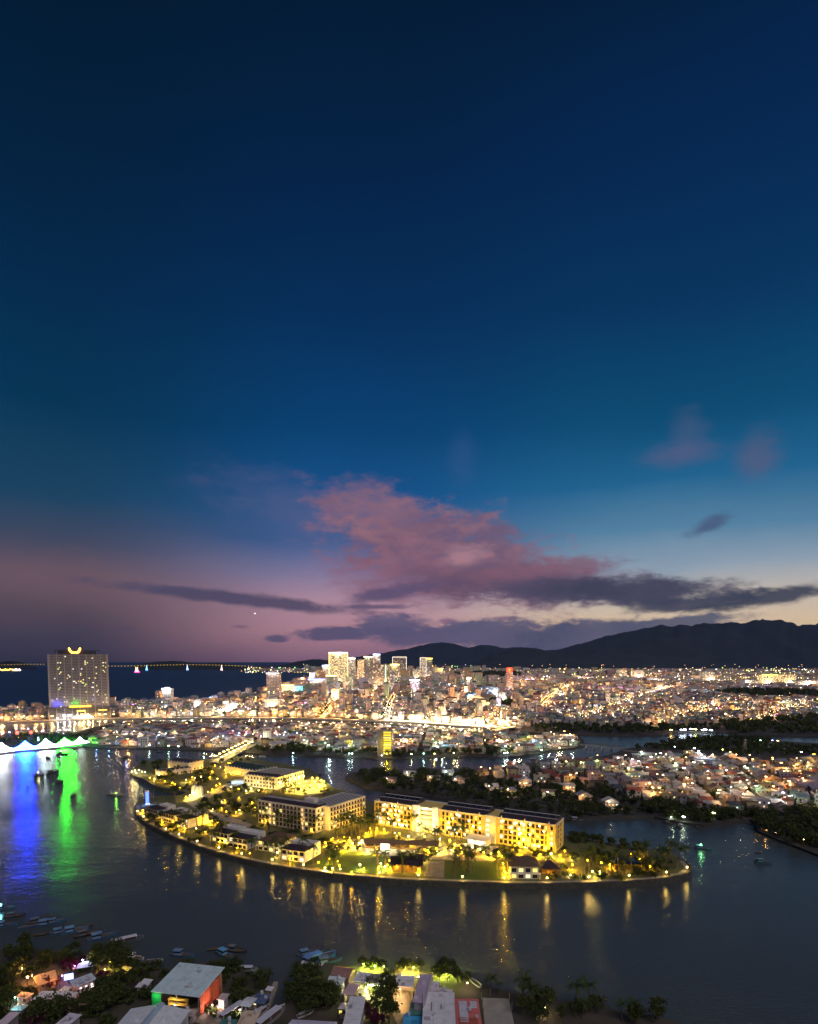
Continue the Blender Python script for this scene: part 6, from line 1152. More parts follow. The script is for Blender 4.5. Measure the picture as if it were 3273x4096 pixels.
for a, k in ((('tallest gold crowned tower of the skyline', 1318, 1391, 2612, 2752, CR), dict(lit=.5, cap=(2.4, 2.0, 1.2), outline=(1.2, .8, .2), gl=goldw)), (('white tower just right of the gold crowned tower', 1391, 1422, 2634, 2750, WH), dict(lit=.12, cap=(1, .9, .7))),
             (('slab tower with lit cream balconies beside the dark grey tower', 1430, 1456, 2640, 2738, CR), dict(lit=.5, gl=lambda r: (.5, .34, .16))), (('dark grey tower with a bright roof beacon', 1457, 1490, 2628, 2752, GR), dict(lit=.04, cap=(1.6, 1.1, .5))),
             (('white topped tower carrying a pale blue sign', 1493, 1521, 2618, 2735, WH), dict(lit=.35, cap=(.7, .8, 1.6))), (('charcoal tower before the white topped tower', 1490, 1524, 2656, 2772, GR), dict(lit=.2)),
             (('grey tower with a thin green light strip', 1526, 1560, 2660, 2769, (.42, .38, .34)), dict(lit=.25)), (('grey tower with gold roof lamps', 1562, 1597, 2659, 2776, (.42, .38, .34)), dict(lit=.22, cap=(1.2, .8, .2))),
             (('wide dark tower framed by lines of light', 1571, 1626, 2628, 2720, (.30, .27, .27)), dict(lit=.12, outline=(.8, .66, .5))), (('left one of the far twin towers, lit white', 1681, 1705, 2631, 2712, (.5, .44, .44)), dict(lit=.5, outline=(.7, .6, .5))),
             (('right one of the far twin towers with golden cap', 1707, 1730, 2634, 2712, GR), dict(lit=.12, cap=(2.2, 1.2, .15))), (('wide hotel with green lights before the far twin towers', 1651, 1703, 2678, 2722, (.5, .46, .4)), dict(lit=.4)),
             (('lavender floodlit hotel slab', 1640, 1678, 2721, 2785, LVD), dict(lit=.3, gl=lambda r: (.55, .45, .65), cap=(.9, .8, 1))), (('shadowed tan block right of the lavender hotel', 1680, 1703, 2712, 2776, TAN), dict(lit=.05)),
             (('white hotel block with a blue roof sign', 1233, 1299, 2718, 2756, WH), dict(lit=.3, cap=(.25, .4, 2))), (('grid fronted white block left of the gold crowned tower', 1305, 1347, 2703, 2757, WH), dict(lit=.1, cap=(.9, .7, .3))),
             (('block with a blue lit face at the bay', 1238, 1261, 2691, 2730, BL), dict(lit=.6, gl=lambda r: (.12, .25, .9))), (('olive block with yellow lit floors', 1262, 1290, 2682, 2735, TAN), dict(lit=.3, gl=goldw)), (('white capped block at the sea side of the gold crowned tower', 1290, 1318, 2663, 2738, WH), dict(lit=.2, cap=(.9, 1, 1.8))),
             (('slim peach tower before the grid fronted block', 1283, 1308, 2756, 2808, (.62, .48, .38)), dict(lit=.12)), (('short peach tower in the middle of the low houses', 1327, 1355, 2758, 2800, (.66, .54, .42)), dict(lit=.08)),
             (('solitary grey hotel tower standing by the sea', 1068, 1118, 2694, 2840, (.44, .40, .38)), dict(lit=.06, cap=(.3, .25, .25))), (('pale podium block below the grey hotel tower', 1056, 1124, 2800, 2846, WH), dict(lit=.25, name='building', cat='building')),
             (('grey block left of the golden hotel', 1191, 1233, 2726, 2766, (.5, .46, .44)), dict(lit=.1)), (('golden lit hotel by the beach', 1128, 1174, 2742, 2784, CR), dict(lit=.6, cap=(1.4, .9, .2), gl=goldw)), (('hotel striped in blue and green light', 1175, 1207, 2744, 2784, BL), dict(lit=.9, gl=lambda r: r.choice(((.05, .3, .9), (.1, .7, .6), (.1, .8, .2))))),
             (('slim tower with rust red crown', 2026, 2050, 2684, 2767, (.62, .42, .38)), dict(lit=.12)), (('pale blue twin block, left half', 1848, 1866, 2722, 2762, BL), dict(lit=.2)), (('pale blue twin block, right half with a dome lamp', 1867, 1884, 2712, 2764, BL), dict(lit=.2, cap=(1, .8, .4))),
             (('blue glass block of the blue cluster', 1757, 1787, 2729, 2766, BL), dict(lit=.3)), (('bright white lit block of the blue cluster', 1788, 1812, 2742, 2778, WH), dict(lit=.5, cap=(1.2, 1.4, 2))), (('balconied grey tower of the blue cluster', 1812, 1834, 2740, 2785, (.5, .48, .5)), dict(lit=.1)),
             (('broad block washed in cold blue floodlight', 1924, 1992, 2752, 2802, BL), dict(lit=.25, gl=lambda r: (.35, .5, .9))), (('grey striped block before the red crowned tower', 1993, 2025, 2772, 2809, (.44, .42, .42)), dict(lit=.05)), (('low block with a long bright blue wall', 1867, 1919, 2780, 2793, (.06, .22, .62)), dict(lit=.05, name='building', cat='building')),
             (('blank tan apartment block right of the red crowned tower', 2060, 2118, 2796, 2821, TAN), dict(lit=.06)), (('white block at the head of the bright boulevard', 2133, 2165, 2812, 2846, WH), dict(lit=.08)), (('white tower behind the blue cluster, leftmost', 1738, 1769, 2693, 2745, LVD), dict(lit=.1)), (('tan tower rising behind the blue cluster', 1798, 1818, 2687, 2735, TAN), dict(lit=.1)), (('narrow white tower behind the blue cluster', 1770, 1783, 2685, 2735, WH), dict(lit=.1)), (('brown tower at the end of the blue cluster', 1843, 1858, 2686, 2730, (.36, .3, .28)), dict(lit=.1)),
             (('left apartment tower of the far right pair', 2474, 2509, 2679, 2711, CR), dict(lit=.4)), (('right apartment tower of the far right pair', 2533, 2575, 2683, 2714, CR), dict(lit=.4)), (('single white apartment block before the dark plain', 2811, 2858, 2688, 2727, (.66, .56, .5)), dict(lit=.3)), (('long apartment block with yellow roof sign', 3048, 3107, 2700, 2742, TAN), dict(lit=.45, cap=(2.0, 1.5, .1), gl=goldw)), (('long apartment block right of the yellow roof sign', 3109, 3184, 2699, 2742, TAN), dict(lit=.45, gl=goldw)),
             (('low lit apartment row left of the yellow roof sign', 2946, 3030, 2721, 2744, TAN), dict(lit=.35, name='building', cat='building')), (('low apartment row at the right edge', 3194, 3290, 2724, 2749, TAN), dict(lit=.35, name='building', cat='building')), (('far white block on the plain', 2188, 2229, 2680, 2695, WH), dict(lit=.3, name='building', cat='building')), (('purple shaded block in the middle right city', 2332, 2369, 2735, 2783, (.30, .2, .3)), dict(lit=.06)), (('grey block with stacked balconies, middle right city', 2234, 2262, 2764, 2797, (.4, .4, .4)), dict(lit=.1)),
             (('slim white tower standing alone on the promenade', 651, 685, 2757, 2842, WH), dict(lit=.06, cap=(.9, 1, 1.4))), (('cream office block on the promenade', 775, 807, 2805, 2844, WH), dict(lit=.1, name='building', cat='building')), (('white promenade block with side stair', 893, 916, 2808, 2848, WH), dict(lit=.1, name='building', cat='building')), (('pale blue promenade block', 918, 951, 2815, 2848, BL), dict(lit=.2, name='building', cat='building')), (('purple floodlit hotel right of the slab hotel', 488, 534, 2815, 2842, LVD), dict(lit=.7, gl=lambda r: (.7, .25, .8), name='building', cat='building')), (('white house right of the purple floodlit hotel', 540, 570, 2812, 2842, CR), dict(lit=.2, name='building', cat='building'))):
    t, w, d, h = tower(*a, **k)
    if 'rust red' in a[0]: m = MB(); m.box(-w / 2 - .5, w / 2 + .5, -d / 2 - .5, d / 2 + .5, h - 2, h + 13); part('crown_block', m, 'paint', t, (.62, .10, .05)); light(t, (0, -d / 2 - 8, h + 5), 9000, (1, .3, .15), 1)
    if 'green light strip' in a[0]: m = MB(); m.box(-.8, .8, -d / 2 - .8, -d / 2 - .13, 4, h); part('light_strip', m, 'neon', t, (.5, 1.1, .5))
    if 'cold blue' in a[0]: [light(t, (x, -d / 2 - 12, 16), 30000, (.6, .75, 1), 1.5) for x in (-18, 0, 18)]
    if 'purple floodlit' in a[0]: light(t, (0, -12, 5), 9000, (.7, .2, 1), 1)
# the great slab hotel at the left
A, B = P(186, 2876, CZ), P(428, 2876, CZ); dist = A.y; w = 109.0; zt = at_dist(300, 2617, dist).z - CZ; zp = at_dist(300, 2829, dist).z - CZ; d = 26
t = thing('slab_hotel', 'huge grey slab hotel with scattered lit windows and golden wing sign on top', 'hotel', ((A.x + B.x) / 2 - 4, dist + 22, CZ), R(28)); mark(t.location, 'huge slab hotel'); TOW.append((Vector(t.location), 75))
m = MB(); m.box(-w / 2, w / 2, -d / 2, d / 2, zp, zt, bottom=False); part('wall', m, 'tower_grey', t)
m = MB(); m.box(-w / 2 - 2, w / 2 + 2, -d / 2 - 3, d / 2 + 3, -.5, zp - .05); part('podium', m, 'paint', t, (.07, .065, .065))
for i in range(9): m = MB(); x = -w / 2 - 1 + (w + 2) * i / 8; m.box(x - .9, x + .9, -d / 2 - 4, -d / 2 - 3.0, -.5, zp - 1); part('podium_pier', m, 'paint', t, (.2, .16, .14))
nf, nc = 34, 46; b = MB(); rnd = random.Random(3); LITW = []
for k in range(nf):
    for i in range(nc):
        if i % 6 == 5 and 3 < i < 43: continue
        x0 = -w / 2 + 4 + (w - 8) * (i + .12) / nc; x1 = x0 + (w - 8) * .7 / nc; z0 = zp + (zt - zp) * (k + .3) / nf; z1 = z0 + (zt - zp) * .46 / nf
        if rnd.random() < .03 + .22 * max(0, mnoise.noise(Vector((i / 4.3, k / 2.6, 1.3)))): LITW.append((x0, x1, z0, z1))
        else: b.poly([(x0, -d / 2 - .15, z0), (x1, -d / 2 - .15, z0), (x1, -d / 2 - .15, z1), (x0, -d / 2 - .15, z1)])
    b.cur = 1; z = zp + (zt - zp) * k / nf; b.box(-w / 2 + 3, w / 2 - 3, -d / 2 - .7, -d / 2, z, z + .5); b.cur = 0
o = link('window_rows', b.mesh('window_rows', ['glass_dark', 'tower_grey']), t); o['kind'] = 'stuff'
m = MB(); m.poly([(-.5, 0, 0), (.5, 0, 0), (.5, 0, 1), (-.5, 0, 1)]); LW = m.mesh('lit_window', 'lit_pane')
for (x0, x1, z0, z1) in LITW[:300]:
    u = rnd.random(); c = (1, .85, .3) if u < .4 else (1, .97, .85) if u < .7 else (.75, 1, .25) if u < .82 else (.8, .9, 1) if u < .92 else (1, .6, .1)
    if z0 < zp + 18: c = (.1, 1, .15) if -20 < x0 < 0 and u < .7 else (.12, .25, 1) if 20 < x0 < 34 else c
    link('lit_window', LW, t, ((x0 + x1) / 2, -d / 2 - .8, z0 - .1), scale=((x1 - x0) * rnd.uniform(1.0, 1.5), 1, (z1 - z0) * 1.25), color=c)
m = MB(); m.box(-w * .33, w * .3, -6, 8, zt, zt + 7); m.box(-w * .4, w * .36, -9, 9, zt + 8, zt + 9); [m.box(x - .4, x + .4, -8, -7.2, zt, zt + 8) for x in (-40, -25, -12, 12, 25, 38)]; part('roof_structure', m, 'paint', t, (.05, .045, .05))
m = MB()
for s in (-1, 1): prof = [(0, 1), (s * 3, 0), (s * 7, 1.5), (s * 10.5, 6), (s * 11.5, 11), (s * 9.5, 13), (s * 7.5, 10), (s * 6, 6), (s * 3, 4.5), (0, 4)]; q = [(x, -d / 2 + .5, zt + 1 + z) for x, z in prof]; m.poly(q if s > 0 else q[::-1]); q = [(x, -d / 2 + 1.3, zt + 1 + z) for x, z in prof]; m.poly(q[::-1] if s > 0 else q)
o = part('wing_sign', m, 'neon', t, (1.6, .62, .08)); o.location.x = -6
for x0, x1, z0, z1, c in ((-19, 20, zp - .2, zp + 2.6, (1.2, .6, .04)), (-6, 9, zp - 9, zp - 7, (1.1, .75, .08)), (33, 49, zp - 9, zp - 6.6, (.5, .26, .05))): m = MB(); m.box(x0, x1, -d / 2 - 5.2, -d / 2 - 4.2, z0, z1); part('lit_sign', m, 'neon', t, c)
m = MB(); m.box(-12, 20, -d / 2 - 16, -d / 2 - 4.2, -.5, 6); m.lathe([(3, 6), (1.6, 9), (.3, 17)], 8, (-5, -d / 2 - 12, 0)); m.lathe([(3, 6), (1.6, 9), (.3, 17)], 8, (9, -d / 2 - 12, 0)); part('entrance_hall', m, 'cream_wall', t)
for x in (-40, -28, -10, -2, 6, 14, 22): light(t, (x, -d / 2 - 21, 3.4), 1500, (1, .68, .2) if x > -12 else (.95, .95, 1), .6); m = MB(); m.octa((x, -d / 2 - 18, 3.4), 1.3); part('entrance_lamp', m, 'lamp_bulb', t, (1, .8, .4) if x > -12 else (.9, .95, 1))
for x in (-50, -25, 0, 25, 50): light(t, (x, -d / 2 - 26, zp + 12), 1800, (1, .84, .7), 2)

# streets that show as lit lines between the roofs
STREETS = [[(1285, 2874), (1330, 2815), (1400, 2770)], [(1545, 2884), (1560, 2820), (1575, 2788)], [(1690, 2890), (1790, 2835), (1905, 2790)], [(2150, 2842), (2190, 2800), (2280, 2745)], [(860, 2868), (990, 2832), (1140, 2800)], [(2290, 2895), (2480, 2820), (2680, 2752)], [(1060, 2850), (1500, 2846), (2150, 2842)], [(1240, 2806), (1700, 2800), (2200, 2796), (2700, 2800)], [(2160, 2868), (2600, 2862), (3290, 2838)], [(2640, 2905), (2820, 2838), (2960, 2800)], [(1950, 2905), (2010, 2858), (2060, 2846)], [(1800, 2752), (2200, 2750), (2800, 2752)], [(3000, 2900), (3120, 2850), (3270, 2810)]]
SEG = []
for st in STREETS:
    q = [Vector((P(x, y, CZ).x, P(x, y, CZ).y)) for x, y in st]; SEG += list(zip(q, q[1:]))
def on_street(x, y, r):
    p_ = Vector((x, y))
    for a_, b_ in SEG:
        ab = b_ - a_; f = max(0, min(1, (p_ - a_).dot(ab) / ab.length_squared))
        if (a_ + ab * f - p_).length < r: return True
    return False
m = MB()
for a_, b_ in SEG:
    n_ = Vector((-(b_ - a_).y, (b_ - a_).x)).normalized() * 6; m.poly([(*(a_ + n_), CZ + .06), (*(a_ - n_), CZ + .06), (*(b_ - n_), CZ + .06), (*(b_ + n_), CZ + .06)])
struct('city_streets', m, 'paving')
# the mass of houses: more per hectare near the river, ever coarser towards the plain
rnd = random.Random(8); b = MB(); g = MB(); far = MB(); farg = MB(); lamps = MB(); CG = LAND['city_ground']; LP = []
def field(d0, d1, cw, cd, near, hts, ang, skip, gp):
    y = d0
    while y < d1:
        half = y * .74; x = -half
        while x < half:
            px_, py_ = x + rnd.uniform(-.2, .2) * cw + (y * math.tan(ang)) % cw, y + rnd.uniform(-.2, .2) * cd; x += cw * (1.0 if rnd.random() > .12 else 1.7)
            if rnd.random() < skip or not inside(CG, px_, py_ - 6) or on_street(px_, py_, 8 + cw * .5): continue
            if not inside(CG, px_, py_ - 34): continue                      # the road strip along the river stays free
            if any((tp.x - px_) ** 2 + (tp.y - py_) ** 2 < tr * tr for tp, tr in TOW) or any(inside(wg, px_, py_) for wg in WOODS[:6]): continue
            right = max(0.0, min(1.0, (px_ / py_ - .15) / .45)); h = rnd.choice(hts) * (1 - .25 * right); wc = rnd.choice(WALLW + WALLW[:2])[1]
            mid = -.17 < px_ / py_ < .16
            if rnd.random() < (.15 if mid and py_ > 1400 else .05) * (1 - right): h *= rnd.uniform(1.8, 3.0) if mid else 2.0
            town_box(b if near else far, g if near else farg, Vector((px_, py_, CZ)), cw * rnd.uniform(.68, .98), cd * rnd.uniform(.6, .9), h, ang + rnd.uniform(-.08, .08) + (1.57 if rnd.random() < .2 else 0), rnd, tuple(v * .85 for v in wc), rnd.choice(ROOFW)[1], near, gp, glow_col)
        y += cd * 1.08
field(1090, 1520, 12.5, 13, True, (6, 7, 9, 10, 10, 13, 13, 16), R(5), .10, .10); field(1520, 2100, 17, 19, True, (7, 9, 10, 13, 13, 16, 19), R(-6), .10, .10)
field(2100, 3200, 30, 34, False, (8, 10, 13, 16, 19, 24), R(8), .14, .16); field(3200, 8200, 66, 90, False, (9, 12, 15, 18, 26), R(-4), .25, .2)
for nm, lb, mm, gm in (('city_houses', 'crowded lamplit houses of the near city', b, g), ('far_city_houses', 'far city blocks stretching to the foot of the mountains', far, farg)):
    tag(link(nm, mm.mesh(nm, 'town_paint', True)), lb, 'houses', kind='stuff'); tag(link(nm.replace('houses', 'windows'), gm.mesh(nm + '_w', 'town_glow', True)), 'lit windows of the ' + lb, 'lights', kind='stuff')
# street light of the city: bulbs, and added fill lights on a loose grid
def bulb(p, r, c): lamps.col = (*c, 1); lamps.octa(p, r)
def clear_of(x, y): return inside(CG, x, y) and not any((tp.x - x) ** 2 + (tp.y - y) ** 2 < tr * tr for tp, tr in TOW) and not any(inside(wg, x, y) for wg in WOODS[:6])
def city_lights(d0, d1, step, power, zl, n_b):
    y = d0
    while y < d1:
        half = y * .73; x = -half
        while x < half:
            p_ = Vector((x + rnd.uniform(-.4, .4) * step, y + rnd.uniform(-.4, .4) * step, CZ + zl))
            if clear_of(p_.x, p_.y - 10):
                u = rnd.random(); right = max(0.0, min(1.0, (p_.x / p_.y - .1) / .5)); c = (1, .50, .19) if u < .6 else (1, .68, .40) if u < .76 else (1, .40, .10) if u < .88 else (.75, .82, 1) if u < .94 else (.72, .45, 1) if u < .97 else (1, .42, .75)
                o = light(None, p_, power * (.25 + rnd.expovariate(1.5)) * (1 - .5 * right), c, 1.0); LP.append(o); bulb(p_ + Vector((0, 0, 1.6)), max(.6, p_.y / 2400), tuple(v * 1.2 for v in c))  # added fill light hung in the air, a bulb put at it
            x += step
        y += step * .9
    for i in range(n_b):
        y = math.sqrt(rnd.uniform(d0 * d0, d1 * d1)); x = rnd.uniform(-.72, .72) * y
        if not clear_of(x, y): continue
        u = rnd.random(); c = (1, .62, .22) if u < .42 else (1, .85, .6) if u < .72 else (1, .78, .14) if u < .82 else (.8, .9, 1) if u < .92 else (.4, 1, .5) if u < .96 else (.5, .3, 1) if u < .98 else (1, .2, .5)
        s = rnd.uniform(.3, 1.0) ** 1.5 * 2.2; bulb((x, y, CZ + rnd.uniform(5, 16)), max(.55, y / 2400 * rnd.uniform(.9, 2.2)), tuple(v * s for v in c))
city_lights(1110, 1560, 92, 12500, 15, 1100); city_lights(1560, 2300, 165, 38000, 20, 1400); city_lights(2300, 4200, 340, 120000, 36, 1700); city_lights(4200, 8400, 900, 600000, 70, 1900)
for k_, (a_, b_) in enumerate(SEG):
    L_ = (b_ - a_).length; n_ = int(L_ / 26); c = ((1, .50, .14), (1, .62, .26), (1, .78, .5))[k_ % 3]
    for i in range(n_):
        q = a_.lerp(b_, (i + .5) / n_); sd = Vector((-(b_ - a_).y, (b_ - a_).x)).normalized() * (5 if i % 2 else -5); bulb((q.x + sd.x, q.y + sd.y, CZ + 9), q.y / 2400 * 1.5, tuple(v * 1.6 for v in c))
        if i % 4 == 1: light(None, (q.x, q.y, CZ + 10), 15000 * max(1, q.y / 1500), c, 1.0)
for i in range(260):                                # lights scattered on the dark plain at the foot of the range
    x = rnd.uniform(1650, 3300); y = rnd.uniform(2661, 2700); p_ = P(x, y, CZ); c = rnd.choice(((1, .7, .1), (1, .6, .2), (1, .9, .5), (.5, 1, .6), (1, .75, .2))); bulb((p_.x, p_.y, 12), p_.y / 2400 * rnd.uniform(.8, 1.8), tuple(v * rnd.uniform(.4, 1.8) for v in c))
for i in range(130):
    x = rnd.uniform(960, 1300); y = rnd.uniform(2670, 2694); p_ = P(x, y, 3); c = rnd.choice(((1, .7, .1), (1, .8, .6), (.6, .8, 1), (1, .5, .6), (.6, 1, .3), (1, .85, .4))); bulb((p_.x, p_.y, 10), p_.y / 2400 * rnd.uniform(.8, 1.7), tuple(v * rnd.uniform(.5, 1.8) for v in c))
tag(link('city_lamps', lamps.mesh('city_lamps', 'town_glow', True)), 'countless coloured street and shop lights of the city', 'lights', kind='stuff')

# river road with its lamps, and the boulevard
ROAD = [(-100, 2892), (0, 2890), (203, 2883), (348, 2876), (450, 2875), (801, 2872), (1000, 2872), (1124, 2873), (1333, 2878), (1525, 2885), (1674, 2890), (1813, 2902), (1918, 2908), (1994, 2911), (2066, 2913)]
rd = [(P(x, y, CZ).x, P(x, y, CZ).y) for x, y in ROAD]; m = MB(); a1, a2 = inset(rd, 1), inset(rd, 22)
for k in range(len(rd) - 1): m.poly([(*a1[k], CZ + .05), (*a1[k + 1], CZ + .05), (*a2[k + 1], CZ + .05), (*a2[k], CZ + .05)])
struct('river_road', m, 'paving')
m = MB(); b0, b1 = inset(rd, -1.2), inset(rd, .9)
for k in range(len(rd) - 1): m.prism(ccw([b0[k], b0[k + 1], b1[k + 1], b1[k]]), CZ - 2, CZ + 1.0)
tag(link('embankment_wall', m.mesh('embankment_wall', 'concrete')), 'long pale embankment wall under the bright river road', 'wall')
mark(P(1000, 2872), 'middle of the river road'); mark(P(300, 2882), 'road before the slab hotel'); mark(P(1800, 2900), 'brightest stretch of the river road'); mark(P(650, 2873), 'promenade car park'); mark(P(1400, 2880), 'bend of the river road')
acc = 0.0
for k in range(len(rd) - 1):
    pa, pb = Vector(a1[k]), Vector(a1[k + 1]); L = (pb - pa).length; n = int(L / 21) + 1
    for i in range(n):
        q = pa.lerp(pb, i / n); xx = px((q.x, q.y, 0))[0]
        hot = 4.0 if xx > 1560 else 1.0; c = AMBER if xx < 1500 or random.random() < .4 else (1, .74, .46)
        if 220 < xx < 420: c = random.choice((AMBER, (1, .72, .3), WHITE))
        if 550 < xx < 1100 and random.random() < .3: c = (1, .86, .66)
        street_lamp(Vector((q.x, q.y + 3 + (i % 2) * 14, CZ)), 0 if i % 2 else math.pi, 11000 * hot * random.uniform(.6, 1.3), c, g=2.6, h=1.0)
for i, (x, y) in enumerate(((560, 2856), (615, 2855), (690, 2855), (720, 2858), (765, 2856), (795, 2856), (832, 2855), (880, 2856), (900, 2854), (640, 2850), (745, 2851), (855, 2848), (960, 2862), (1010, 2866), (1600, 2882), (1680, 2884), (1740, 2890), (1840, 2892), (1870, 2890), (1990, 2896), (2030, 2894), (2060, 2890), (2090, 2884), (2110, 2874), (2130, 2864), (2145, 2854), (2150, 2842), (2140, 2872), (2075, 2900), (2020, 2902), (1950, 2900), (1900, 2898), (60, 2862), (110, 2868), (30, 2872), (150, 2866), (80, 2874))):
    street_lamp(P(x, y, CZ), 0, 4500 if x < 200 else 20000 if x < 1500 else 26000, (1, .9, .72) if x < 950 else (1, .74, .42), f'dazzling flood lamp {by(P(x, y, CZ))}', 'flood lamps of the promenade', 1.1, True, 5.0)
m = MB(); bl = [(2066, 2913), (2104, 2884), (2136, 2866), (2150, 2850), (2154, 2836)]; q = [(P(x, y, CZ).x, P(x, y, CZ).y) for x, y in bl]; q1, q2 = inset(q, -8), inset(q, 8)
for k in range(len(q) - 1): m.poly([(*q1[k], CZ + .08), (*q1[k + 1], CZ + .08), (*q2[k + 1], CZ + .08), (*q2[k], CZ + .08)])
struct('boulevard', m, 'paving')

# ------------------------------------------------------------------ bridges
def bridge(name, label, a, bq, z, width, piers, rail=1.0, truss=False, lamps=0, lc=AMBER, lp=900, mat='concrete'):
    A, B = P(*a, 0), P(*bq, 0); rz, L = frame(A, B); t = thing(name, label, 'bridge', (A.x, A.y, 0), rz); mark((A + B) / 2, label.split(' with ')[0].split(' across ')[0])
    m = MB(); m.box(-3, L + 3, -width / 2, width / 2, z - .7, z); part('deck', m, mat, t); m = MB(); m.box(-3, L + 3, -width / 2 + 1.2, width / 2 - 1.2, z + .004, z + .04); part('roadway', m, 'asphalt' if not lamps else 'paving', t)
    for i in range(piers): x = L * (i + .5) / piers; m = MB(); m.box(x - .7, x + .7, -width / 2 + .6, width / 2 - .6, -3, z - .7); part('pier', m, 'concrete', t)
    for s in (-1, 1):
        m = MB(); y = s * (width / 2 - .2); m.box(-3, L + 3, y - .1, y + .1, z + rail - .15, z + rail); n = int(L / 4)
        for i in range(n + 1): x = L * i / n; m.box(x - .1, x + .1, y - .1, y + .1, z, z + rail - .15)
        if truss:
            for i in range(n): x0, x1 = L * i / n, L * (i + 1) / n; m.tube([(x0, y, z), (x1, y, z + rail)] if i % 2 else [(x0, y, z + rail), (x1, y, z)], .09, 4)
        part('railing', m, 'dark_metal' if truss else 'concrete', t)
    for i in range(lamps):
        x = L * (i + .5) / lamps; q = Vector((A.x, A.y, z)) + Matrix.Rotation(rz, 3, 'Z') @ Vector((x, (width / 2 - .5) * (1 if i % 2 else -1), 0)); street_lamp(q, rz + (0 if i % 2 else math.pi), lp, lc, f'lamp on the {label.split(" with ")[0]} {["near its start", "at its middle", "near its far end"][min(2, i * 3 // lamps)]}', 'lamps on the ' + name.replace('_', ' '), .6, True, 1.5)
    return t
bridge('island_bridge', 'island road bridge with glowing railings', (866, 3062), (1002, 2990), 4.2, 15, 6, 1.1, lamps=18, lc=(1, .68, .2), lp=1500)
bridge('foot_bridge', 'iron truss footbridge across the pool', (2330, 2990), (2496, 3004), 4.4, 5, 5, 2.6, truss=True)
bridge('river_bridge', 'amber lit river road bridge with plain parapets', (1940, 2940), (2068, 2914), 5.0, 13, 4, 1.0, lamps=10, lc=AMBER, lp=2600)
m = MB(); q = [(P(x, y, Z).x, P(x, y, Z).y) for x, y in ((2492, 3003), (2560, 3007), (2640, 3014), (2720, 3022), (2800, 3034))]; q1, q2 = inset(q, -3), inset(q, 3)
for k in range(len(q) - 1): m.poly([(*q1[k], Z + .05), (*q1[k + 1], Z + .05), (*q2[k + 1], Z + .05), (*q2[k], Z + .05)])
struct('causeway_road', m, 'paving')
p = P(2980, 3018, Z); t = thing('pylon', 'grey lattice power pylon between marsh wood and village', 'pylon', p)
for i, (x, y) in enumerate(((-1.5, -1.5), (1.5, -1.5), (1.5, 1.5), (-1.5, 1.5))): m = MB(); m.tube([(x, y, -.3), (x * .25, y * .25, 20)], .14, 4); part('leg', m, 'concrete', t)
for z, s in ((15, 3.0), (18, 2.2)): m = MB(); m.box(-s, s, -.15, .15, z, z + .3); part('cross_arm', m, 'concrete', t)

# ------------------------------------------------------------------ the row of glowing tents
TENTS = [((-70, 3018), (-20, 3012), 2980, (.2, .21, .21)), ((-28, 3013), (58, 3004), 2973, (.2, .21, .21)), ((60, 3003), (148, 2996), 2966, (.02, .12, 3.8)), ((150, 2995), (228, 2988), 2956, (.16, .2, .2)), ((230, 2988), (310, 2978), 2952, (.03, 1.7, .02)), ((312, 2977), (358, 2970), 2948, (.05, .07, .06))]
for i, (a, bq, yt, c) in enumerate(TENTS):
    A, B = P(*a, Z), P(*bq, Z); rz, L = frame(A, B); dist = (A.y + B.y) / 2; ht = at_dist((a[0] + bq[0]) / 2, yt, dist).z - Z
    nm = ('white tent cut by the left edge', 'white tent at the left edge', 'blue', 'white tent between the blue and green ones', 'green', 'small curved white tent at the right end')[i]
    t = thing('glowing_tent', f'{nm} glowing tent of the riverside row' if nm in ('blue', 'green') else f'glowing {nm} of the riverside row', 'tent', (A.x, A.y, Z), rz, 'glowing riverside tents'); mark((A + B) / 2, f'{nm} glowing tent' if nm in ('blue', 'green') else nm)
    m = MB(); k = 10; dp = 14.0
    def cusp(f): return ht * (.24 + .76 * (1 - abs(2 * f - 1)) ** 1.6)
    for j in range(k):
        f0, f1 = j / k, (j + 1) / k
        for y0, y1, s0, s1 in ((0, dp / 2, .42, 1), (dp / 2, dp, 1, .42)):
            m.poly([(L * f0, y0, cusp(f0) * s0), (L * f1, y0, cusp(f1) * s0), (L * f1, y1, cusp(f1) * s1), (L * f0, y1, cusp(f0) * s1)])
    part('canopy', m, 'lit_fabric', t, c)
    m = MB(); m.poly([(0, .1, -.1), (L, .1, -.1), (L, .1, cusp(1) * .42)] + [(L * (1 - j / k), .1, cusp(1 - j / k) * .42) for j in range(1, k)] + [(0, .1, cusp(0) * .42)]); part('front_panel', m, 'lit_fabric', t, c)
    for x in (.2, L / 2, L - .2): m = MB(); m.tube([(x, dp / 2, -.3), (x, dp / 2, cusp(x / L) + .8)], .15, 5); part('pole', m, 'dark_metal', t)
    light(t, (L / 2, dp + 8, 5), 3500, tuple(min(1, v + .03) for v in c), 1)
m = MB(); m.prism(ground([(-200, 3032), (0, 3020), (60, 3010), (150, 3003), (225, 2996), (330, 2990), (330, 2984), (-200, 3006)]), -1.2, Z + .25); struct('tent_quay', m, 'concrete')
for x, y in ((70, 2962), (125, 2960)):
    t = thing('lantern', f'red lantern mast behind the blue glowing tent, {"left" if x < 100 else "right"} one', 'lantern', P(x, y, Z)); m = MB(); m.tube([(0, 0, -.3), (0, 0, 9)], .12, 5); part('mast', m, 'dark_metal', t); m = MB(); m.lathe([(.4, 9), (1.8, 10), (2.2, 11.4), (1.8, 12.8), (.4, 13.6)], 8); part('shade', m, 'neon', t, (.9, .08, .06)); light(t, (0, -3, 10), 900, (1, .1, .1), 1)
